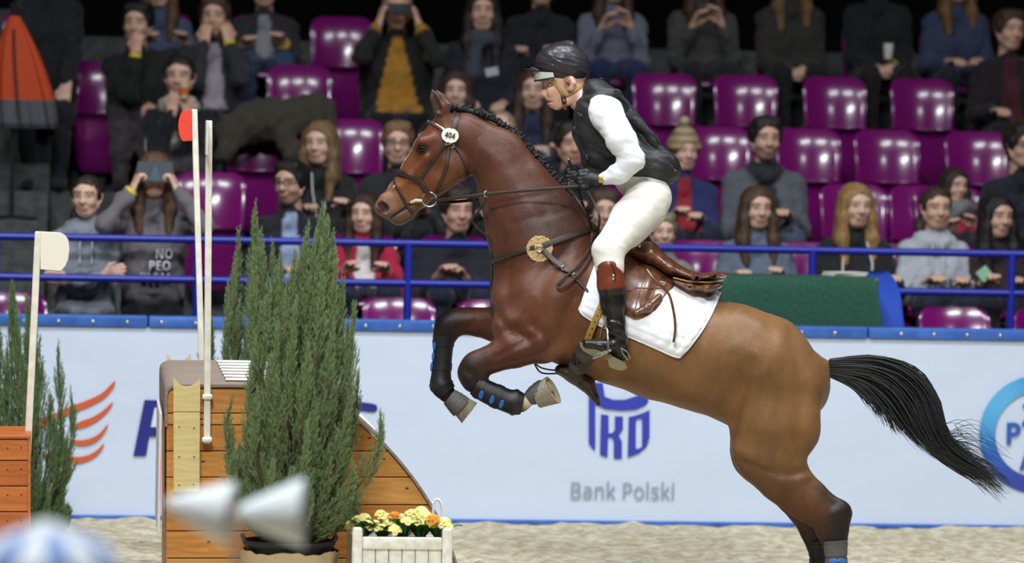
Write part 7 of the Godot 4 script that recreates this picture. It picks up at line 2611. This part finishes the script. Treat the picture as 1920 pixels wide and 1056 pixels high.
func conifer(label: String, d: float, foot: Vector2, outline: Array, n: int, sprig: ArrayMesh, pot: bool, seed_: int) -> void:
	var r := RandomNumberGenerator.new(); r.seed = seed_
	var z := at_depth(foot.x, foot.y, d).z
	var o := on_z(foot.x, foot.y, z)
	var base := o
	o.y = 0.0
	var t := thing("potted_conifer" if pot else "conifer", label, "shrub", Transform3D(Basis.IDENTITY, o))
	var mm := MultiMesh.new()
	mm.transform_format = MultiMesh.TRANSFORM_3D
	mm.mesh = sprig
	mm.instance_count = n
	var oc := curve2(outline, 6)
	var root := base - o
	var stems: Array = []
	var n_pl := int(n / 56.0)
	var i := 0
	for pl in n_pl:
		# each plume is a shoot of its own that ends somewhere on or inside the crown's outline
		var row: Array = oc[clampi(int(pow(pl / float(n_pl), 0.75) * oc.size() * 0.88), 0, oc.size() - 1)]
		var a := pl * 2.39996 + r.randf_range(-0.4, 0.4)
		var rad := 0.45 + 0.75 * pow(r.randf(), 0.6)
		if pl < 2: rad = 0.0
		var hw: float = row[2] * d / FPX * rad * r.randf_range(0.9, 1.12)
		var tip := on_z(row[0], row[1], z) - o + Vector3(cos(a) * hw, 0.02, sin(a) * hw * 0.9)
		var mid := root.lerp(tip, 0.45) + Vector3(cos(a) * (hw * 0.55 + 0.04), 0, sin(a) * (hw * 0.5 + 0.04))
		stems.append([root, mid, tip])
		var cnt := 56 if pl < n_pl - 1 else n - i
		var long := minf(0.62, (tip - root).length() * 0.8)
		var whole := (tip - root).length()
		for k in cnt:
			var u := 1.0 - pow(r.randf(), 1.15) * long / whole
			var c := root.bezier_interpolate(root.lerp(mid, 0.66), tip.lerp(mid, 0.66), tip, u)
			var tg := root.bezier_derivative(root.lerp(mid, 0.66), tip.lerp(mid, 0.66), tip, u).normalized()
			var b := r.randf() * TAU
			var back := (1.0 - u) * whole
			var pr := (0.006 + 0.07 * smoothstep(0.0, 0.55, back)) * sqrt(r.randf())
			var side := tg.cross(Vector3(cos(b), 0.1, sin(b))).normalized()
			var up := (tg + side * (0.1 + pr * 4.5) + Vector3(0, 0.25, 0)).normalized()
			var sx := up.cross(Vector3(sin(b * 7.0), 0.05, cos(b * 7.0))).normalized()
			var sc := r.randf_range(0.5, 1.05) * (0.75 if back < 0.1 else 1.0)
			mm.set_instance_transform(i, Transform3D(Basis(sx, up, sx.cross(up)).scaled(Vector3(sc, sc * 1.1, sc)), c + side * pr - up * 0.1 * sc))
			i += 1
	var mi := MultiMeshInstance3D.new()
	mi.name = "foliage"
	mi.multimesh = mm
	mi.set_meta("kind", "stuff")
	t.add_child(mi)
	var m := MB.new()
	for p in stems:
		var pts: Array = []
		for k in 7: pts.append(p[0].bezier_interpolate(p[0].lerp(p[1], 0.66), p[2].lerp(p[1], 0.66), p[2], k / 6.0))
		m.tube(pts, [0.007, 0.006, 0.005, 0.004, 0.003, 0.002, 0.001], 4, false)
	part("stems", m, mottled(mat(Color.WHITE, 0.9), 0.04, rgb(66, 50, 38), rgb(96, 76, 56), 9.0, 91), t)
	if pot:
		var y1: float = root.y + 0.0
		var black := mat(rgb(28, 28, 30), 0.55)
		m = MB.new()
		m.lathe([[0.0, 0.0], [0.14, 0.0], [0.185, y1 - 0.01], [0.195, y1 - 0.008], [0.198, y1 + 0.012], [0.188, y1 + 0.014], [0.18, y1 - 0.02], [0.0, y1 - 0.03]], 28, Transform3D(Basis.IDENTITY, Vector3(root.x, 0, root.z)))
		var pt := part("pot", m, black, t)
		for s in [-1.0, 1.0]:
			m = MB.new()
			m.tube([Vector3(root.x + s * 0.185, y1, root.z + 0.05), Vector3(root.x + s * 0.2, y1 + 0.03, root.z + 0.03), Vector3(root.x + s * 0.2, y1 + 0.03, root.z - 0.03), Vector3(root.x + s * 0.185, y1, root.z - 0.05)], 0.008, 6)
			part("handle", m, black, pt)
		m = MB.new()
		var rows: Array = []
		for j in 9:
			var ring: Array = []
			for k in 40:
				var a := -TAU * k / 40.0
				var v := j / 8.0
				var rr := lerpf(0.16, 0.2, v) + 0.007 * sin(k * 1.9 + v * 2.0) + 0.005 * sin(k * 4.3) + 0.008 * v
				var top := y1 - 0.03 + 0.006 * sin(k * 0.9) + 0.004 * sin(k * 2.7)
				ring.append(Vector3(root.x + cos(a) * rr, top * v, root.z + sin(a) * rr))
			rows.append(ring)
		m.grid(rows, true)
		part("burlap_wrap", m, mottled(bumped(mat(Color.WHITE, 0.95), 0.09, 4.0, 9.0, false, 93), 0.05, rgb(176, 150, 112), rgb(210, 188, 150), 9.0, 92), t)
		m = MB.new()
		m.lathe([[0.18, y1 - 0.02], [0.1, y1 - 0.012], [0.0, y1 - 0.008]], 20, Transform3D(Basis.IDENTITY, Vector3(root.x, 0, root.z)))
		part("soil", m, mottled(mat(Color.WHITE, 0.95), 0.05, rgb(44, 34, 26), rgb(70, 54, 40), 9.0, 85), t)

func plants() -> void:
	var mt := mat(Color.WHITE, 0.65, 0.0, true)
	mt.backlight_enabled = true
	mt.backlight = Color(0.2, 0.22, 0.15)
	var sp := sprig_mesh(mt, lin(126, 148, 98))
	var sp2 := sprig_mesh(mt, lin(102, 132, 80))
	conifer("tall feathery conifer in a burlap wrapped pot before the round fence", 17.75, Vector2(542, 1018), [[606, 405, 5], [600, 440, 22], [592, 480, 42], [582, 540, 68], [574, 600, 88], [566, 660, 98], [562, 720, 108], [562, 790, 122], [560, 850, 126], [562, 900, 120], [562, 950, 92], [552, 985, 62], [546, 1010, 45]], 6200, sp, true, 3)
	conifer("conifer standing behind the round fence, its foot hidden", 21.0, Vector2(480, 1030), [[478, 400, 4], [478, 440, 26], [476, 490, 52], [474, 540, 66], [474, 600, 76], [474, 660, 78], [474, 720, 78], [474, 800, 70], [476, 900, 60], [478, 1000, 40], [478, 1020, 30]], 3000, sp, true, 8)
	conifer("dark conifer behind the square plank fence", 21.3, Vector2(40, 1022), [[22, 545, 10], [24, 575, 42], [26, 620, 66], [30, 680, 78], [34, 740, 84], [38, 800, 90], [44, 870, 92], [50, 930, 92], [52, 980, 80], [46, 1015, 50]], 3000, sp2, true, 21)

# ---------- judge's table ----------
func table() -> void:
	var green := mottled(bumped(mat(Color.WHITE, 0.9), 0.02, 2.0, 2.0, false, 95), 0.02, rgb(28, 70, 56), rgb(36, 84, 66), 3.0, 94)
	var z0 := -0.17
	var A := on_z(1356, 517, z0); var B := on_z(1650, 523, z0)
	var o := Vector3((A.x + B.x) * 0.5, 0.35, z0 - 0.26)
	var t := thing("table", "folding table under a dark green cloth behind the board", "table", Transform3D(Basis.IDENTITY, o))
	var hx := (B.x - A.x) * 0.5
	var top := A.y - o.y
	var m := MB.new()
	m.box(Vector3(0, top - 0.015, 0), Vector3(hx * 2, 0.025, 0.44), Basis.IDENTITY, 0.005)
	part("table_top", m, mat(rgb(120, 100, 80), 0.6), t)
	for sx in [-1.0, 1.0]:
		for sz in [-1.0, 1.0]:
			m = MB.new()
			m.tube([Vector3(sx * (hx - 0.06), 0, sz * 0.17), Vector3(sx * (hx - 0.06), top - 0.02, sz * 0.17)], 0.016, 8)
			part("leg", m, M.steel, t)
	var c := thing("tablecloth", "dark green cloth draped over the table beside the blue chair", "tablecloth", Transform3D(Basis.IDENTITY, o))
	m = MB.new()
	# rounded rectangle rings: top, edge, then a skirt with folds that flares out
	var rows: Array = []
	var N := 120
	for j in 16:
		var ring: Array = []
		for k in N:
			var a := -TAU * k / N
			var e := 0.12
			var ca := cos(a); var sa := sin(a)
			var px := signf(ca) * pow(absf(ca), e); var pz := signf(sa) * pow(absf(sa), e)
			var q := Vector3(px * (hx + 0.004), top, pz * 0.225)
			if j < 4: q = Vector3(px * (hx + 0.004) * j / 4.0, top + 0.002, pz * 0.225 * j / 4.0)
			elif j > 4:
				var v := (j - 4) / 11.0
				var fold := sin(k * 0.62) * 0.5 + sin(k * 1.31 + 2.0) * 0.3
				var corner := pow(absf(ca * sa) * 2.0, 4.0)
				var out := v * (0.035 + 0.025 * fold + 0.13 * corner)
				q += Vector3(px, 0, pz).normalized() * out
				q.y = top - v * (top - 0.06) + 0.0
			ring.append(q)
		rows.append(ring)
	rows.reverse()
	m.grid(rows, true)
	part("cloth", m, green, c)
	var pp := on_z(1582, 519, z0 - 0.2); pp.y = o.y + top + 0.004
	var s := thing("paper_stack", "thin stack of white papers on the green table", "papers", Transform3D(Basis(Vector3.UP, 0.25), pp))
	for k in 3:
		m = MB.new()
		m.box(Vector3(0.004 * k, 0.004 + 0.008 * k, 0.003 * k), Vector3(0.21, 0.007, 0.15), Basis(Vector3.UP, 0.06 * k), 0.001)
		part("sheet", m, mat(rgb(222, 220, 210), 0.7), s)
	# moulded plastic chairs
	plastic_chair("bright blue moulded plastic chair beside the green table", rgb(44, 84, 196), 1640, 509, -0.56, 0.35)
	plastic_chair("dark green chair with pale edge behind the green table", rgb(34, 78, 66), 1392, 514, -0.66, 0.15)
	plastic_chair("blue moulded plastic chair behind the saddle", rgb(44, 84, 196), 1284, 524, -0.6, 0.1)

func plastic_chair(label: String, col: Color, x: float, y: float, z: float, turn: float) -> void:
	var p := on_z(x, y, z)
	var H := p.y - 0.35
	var t := thing("plastic_chair", label, "chair", Transform3D(Basis(Vector3.UP, turn), Vector3(p.x, 0.35, z)))
	var pm := mat(col, 0.35)
	var m := MB.new()
	var rows: Array = []
	var n := 14
	for j in n + 1:
		var v := j / float(n)
		var yy := lerpf(0.42, H, v)
		var hw := lerpf(0.22, 0.2, v)
		if v > 0.72: hw -= 0.09 * (1.0 - sqrt(maxf(0.0, 1.0 - pow((v - 0.72) / 0.28, 2.0) * 0.97)))
		var f: Array = []; var b: Array = []
		for i in 11:
			var u := i / 5.0 - 1.0
			var zz := 0.05 * u * u - 0.12 * v
			f.append(Vector3(u * hw, yy, zz)); b.push_front(Vector3(u * hw * 0.98, yy, zz - 0.012))
		rows.append(f + b)
	m.grid(rows, true); m.fan(rows[0], true); m.fan(rows[n])
	part("backrest", m, pm, t)
	m = MB.new()
	rows = []
	for j in 9:
		var v := j / 8.0
		var f: Array = []; var b: Array = []
		for i in 11:
			var u := i / 5.0 - 1.0
			var yy := 0.425 + 0.012 * u * u - 0.03 * pow(v, 5.0)
			f.append(Vector3(u * 0.215, yy, 0.42 - v * 0.42 if false else v * 0.42)); b.push_front(Vector3(u * 0.212, yy - 0.012, v * 0.42))
		rows.append(f + b)
	rows.reverse()
	m.grid(rows, true); m.fan(rows[0], true); m.fan(rows[8])
	part("seat", m, pm, t)
	for sx in [-1.0, 1.0]:
		for sz in [0.03, 0.38]:
			m = MB.new()
			m.tube([Vector3(sx * 0.18, 0.42, sz), Vector3(sx * 0.22, 0.0, sz + (0.04 if sz > 0.2 else -0.05))], [0.022, 0.015], 8)
			part("leg", m, pm, t)

# ---------- close to the camera, far out of focus ----------
func foreground() -> void:
	var d := 9.3
	var pale := mat(rgb(244, 250, 253), 0.6)
	var o := at_depth(440, 960, d)
	var X := Transform3D(cam_b, eye)
	var t := thing("white_funnel_ornament", "pair of pale white flared funnels on a thin post, far out of focus", "ornament", Transform3D(Basis(Vector3.UP, -deg_to_rad(5.57)), Vector3(o.x, 0.0, o.z)))
	var inv := t.transform.affine_inverse()
	for q in [[Vector2(312, 945), Vector2(432, 964), 10.0, 62.0], [Vector2(446, 963), Vector2(570, 962), 12.0, 66.0]]:
		var A: Vector3 = inv * at_depth(q[0].x, q[0].y, d); var B: Vector3 = inv * at_depth(q[1].x, q[1].y, d)
		var m := MB.new()
		var pts: Array = []; var rad: Array = []
		for k in 9:
			var u := k / 8.0
			pts.append(A.lerp(B, u)); rad.append(lerpf(q[2], q[3], pow(u, 0.9)) * d / FPX)
		for k in 5:
			var u := 1.0 - k / 4.0 * 0.9
			pts.append(A.lerp(B, u)); rad.append((lerpf(q[2], q[3], pow(u, 0.9)) - 3.0) * d / FPX)
		m.tube(pts, rad, 28, true)
		part("funnel", m, pale, t)
	var m := MB.new()
	var mid: Vector3 = inv * at_depth(440, 964, d)
	m.tube([inv * at_depth(320, 946, d), mid, inv * at_depth(560, 962, d)], 0.006, 8)
	part("spindle", m, pale, t)
	m = MB.new()
	m.tube([Vector3(mid.x, 0, mid.z), mid], 0.005, 8)
	part("post", m, pale, t)
	# panelled dome
	d = 7.6
	var c := at_depth(85, 1080, d)
	t = thing("panelled_dome", "small dome of blue and white panels on a post, far out of focus", "ornament", Transform3D(Basis.IDENTITY, Vector3(c.x, 0, c.z)))
	var R := 150.0 * d / FPX
	var Hh := 92.0 * d / FPX
	var yb := c.y
	for k in 16:
		m = MB.new()
		var rows: Array = []
		for j in 9:
			var v := j / 8.0
			var row: Array = []
			for i in 5:
				var a := -TAU * (k + i / 4.0) / 16.0
				var rr := R * sin(v * PI * 0.5); var yy := yb + Hh * cos(v * PI * 0.5)
				row.append(Vector3(cos(a) * rr, yy, sin(a) * rr))
			rows.append(row)
		rows.reverse()
		m.grid(rows)
		part("panel", m, mat(rgb(120, 150, 212), 0.5) if k % 2 == 0 else pale, t)
	m = MB.new()
	m.lathe([[0.0, yb + Hh + 0.012], [0.02, yb + Hh + 0.008], [0.045, yb + Hh - 0.004], [0.05, yb + Hh - 0.02]], 20)
	part("crown", m, pale, t)
	m = MB.new()
	m.tube([Vector3(0, 0, 0), Vector3(0, yb + Hh - 0.01, 0)], 0.008, 8)
	part("post", m, pale, t)
	hung_clothes()

func hung_clothes() -> void:
	# orange work jacket with grey hem bands hanging by its loop in the aisle
	var z := row_z(3) + 0.3
	var o := on_z(40, 240, z)
	var top := on_z(20, 30, z)
	var t := thing("orange_jacket", "orange work jacket with grey hem bands hanging in the aisle", "jacket", Transform3D(Basis.IDENTITY, o))
	var m := MB.new(); var g := MB.new(); var b := MB.new()
	var H := top.y - o.y
	var k := H / 210.0
	var rows: Array = []
	for j in 25:
		var v := j / 24.0
		var y := H * v
		var hw := lerpf(56.0, 9.0, pow(v, 2.2)) * k
		var cx := lerpf(4.0, -16.0, v) * k
		var ring: Array = []
		for i in 44:
			var a := -TAU * i / 44.0
			var fold := 1.0 + 0.16 * sin(i * 1.35 + v * 2.0) * (1.0 - v * 0.5) + 0.05 * sin(i * 3.1)
			ring.append(Vector3(cx + cos(a) * hw * fold, y, sin(a) * hw * 0.45 * fold))
		rows.append(ring)
	m.grid(rows.slice(6), true)
	part("shell", m, bumped(mat(rgb(190, 66, 18), 0.75), 0.02, 4.0, 3.0, false, 97), t)
	var fold_shade := MB.new()  # dark strip paints in the shade of the fold down the front
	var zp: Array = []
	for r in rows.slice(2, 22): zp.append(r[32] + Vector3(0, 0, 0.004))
	fold_shade.tube(zp, 0.009, 6)
	part("fold_shade", fold_shade, mat(rgb(44, 36, 34), 0.7), t)
	g.grid(rows.slice(1, 7), true)
	part("hem_band", g, mat(rgb(74, 76, 84), 0.6), t)
	b.grid(rows.slice(0, 2), true)
	part("hem_edge", b, mat(rgb(40, 40, 46), 0.7), t)
	# steel hook and stand it hangs from
	var s := thing("coat_stand", "thin dark coat stand carrying the orange jacket", "coat stand", Transform3D(Basis.IDENTITY, Vector3(o.x, stair_y(z), z)))
	m = MB.new()
	var hy := top.y - stair_y(z)
	m.tube([Vector3(-16.0 * k, 0, 0), Vector3(-16.0 * k, hy + 0.06, 0), Vector3(-10.0 * k, hy + 0.09, 0), Vector3(-4.0 * k, hy + 0.05, 0)], 0.012, 8)
	part("post", m, M.black_plastic, s)
	m = MB.new()
	m.lathe([[0.16, 0.0], [0.16, 0.015], [0.02, 0.03]], 20, Transform3D(Basis.IDENTITY, Vector3(-16.0 * k, 0, 0)))
	part("foot", m, M.black_plastic, s)
	# olive coat thrown over an empty seat
	var p := on_z(520, 232, row_z(3) + 0.12)
	var c := thing("coat", "olive coat thrown over empty seats behind the blond woman", "coat", Transform3D(Basis.IDENTITY, p))
	var f := Field.new(); f.cell = 0.02; f.k = 0.08
	for q in [[-0.3, -0.05, 0.05, -0.1, 0.02, 0.02, 0.1, 0.12], [-0.1, 0.02, 0.02, 0.2, 0.05, 0.0, 0.12, 0.13], [0.2, 0.05, 0.0, 0.26, 0.1, -0.04, 0.11, 0.09], [0.26, 0.08, -0.02, 0.3, -0.1, 0.06, 0.09, 0.08], [-0.2, 0.0, 0.05, -0.34, -0.2, 0.12, 0.07, 0.06], [0.0, 0.0, 0.08, 0.1, -0.2, 0.14, 0.08, 0.06]]:
		f.bone(Vector3(q[0], q[1], q[2]), Vector3(q[3], q[4], q[5]), q[6], q[7], 0.7, 0.7, lin(58, 54, 46))
	f.run()
	wrinkle(f, 0.016, 77)
	var cm := MB.new()
	cm.arrays(f.v, f.n, f.c, f.idx)
	part("cloth", cm, M.cloth, c)

func stair_y(z: float) -> float:
	var r := clampi(int(floor((-z - 0.15) / 0.4)), 0, 15)
	return 0.35 + 0.175 * r
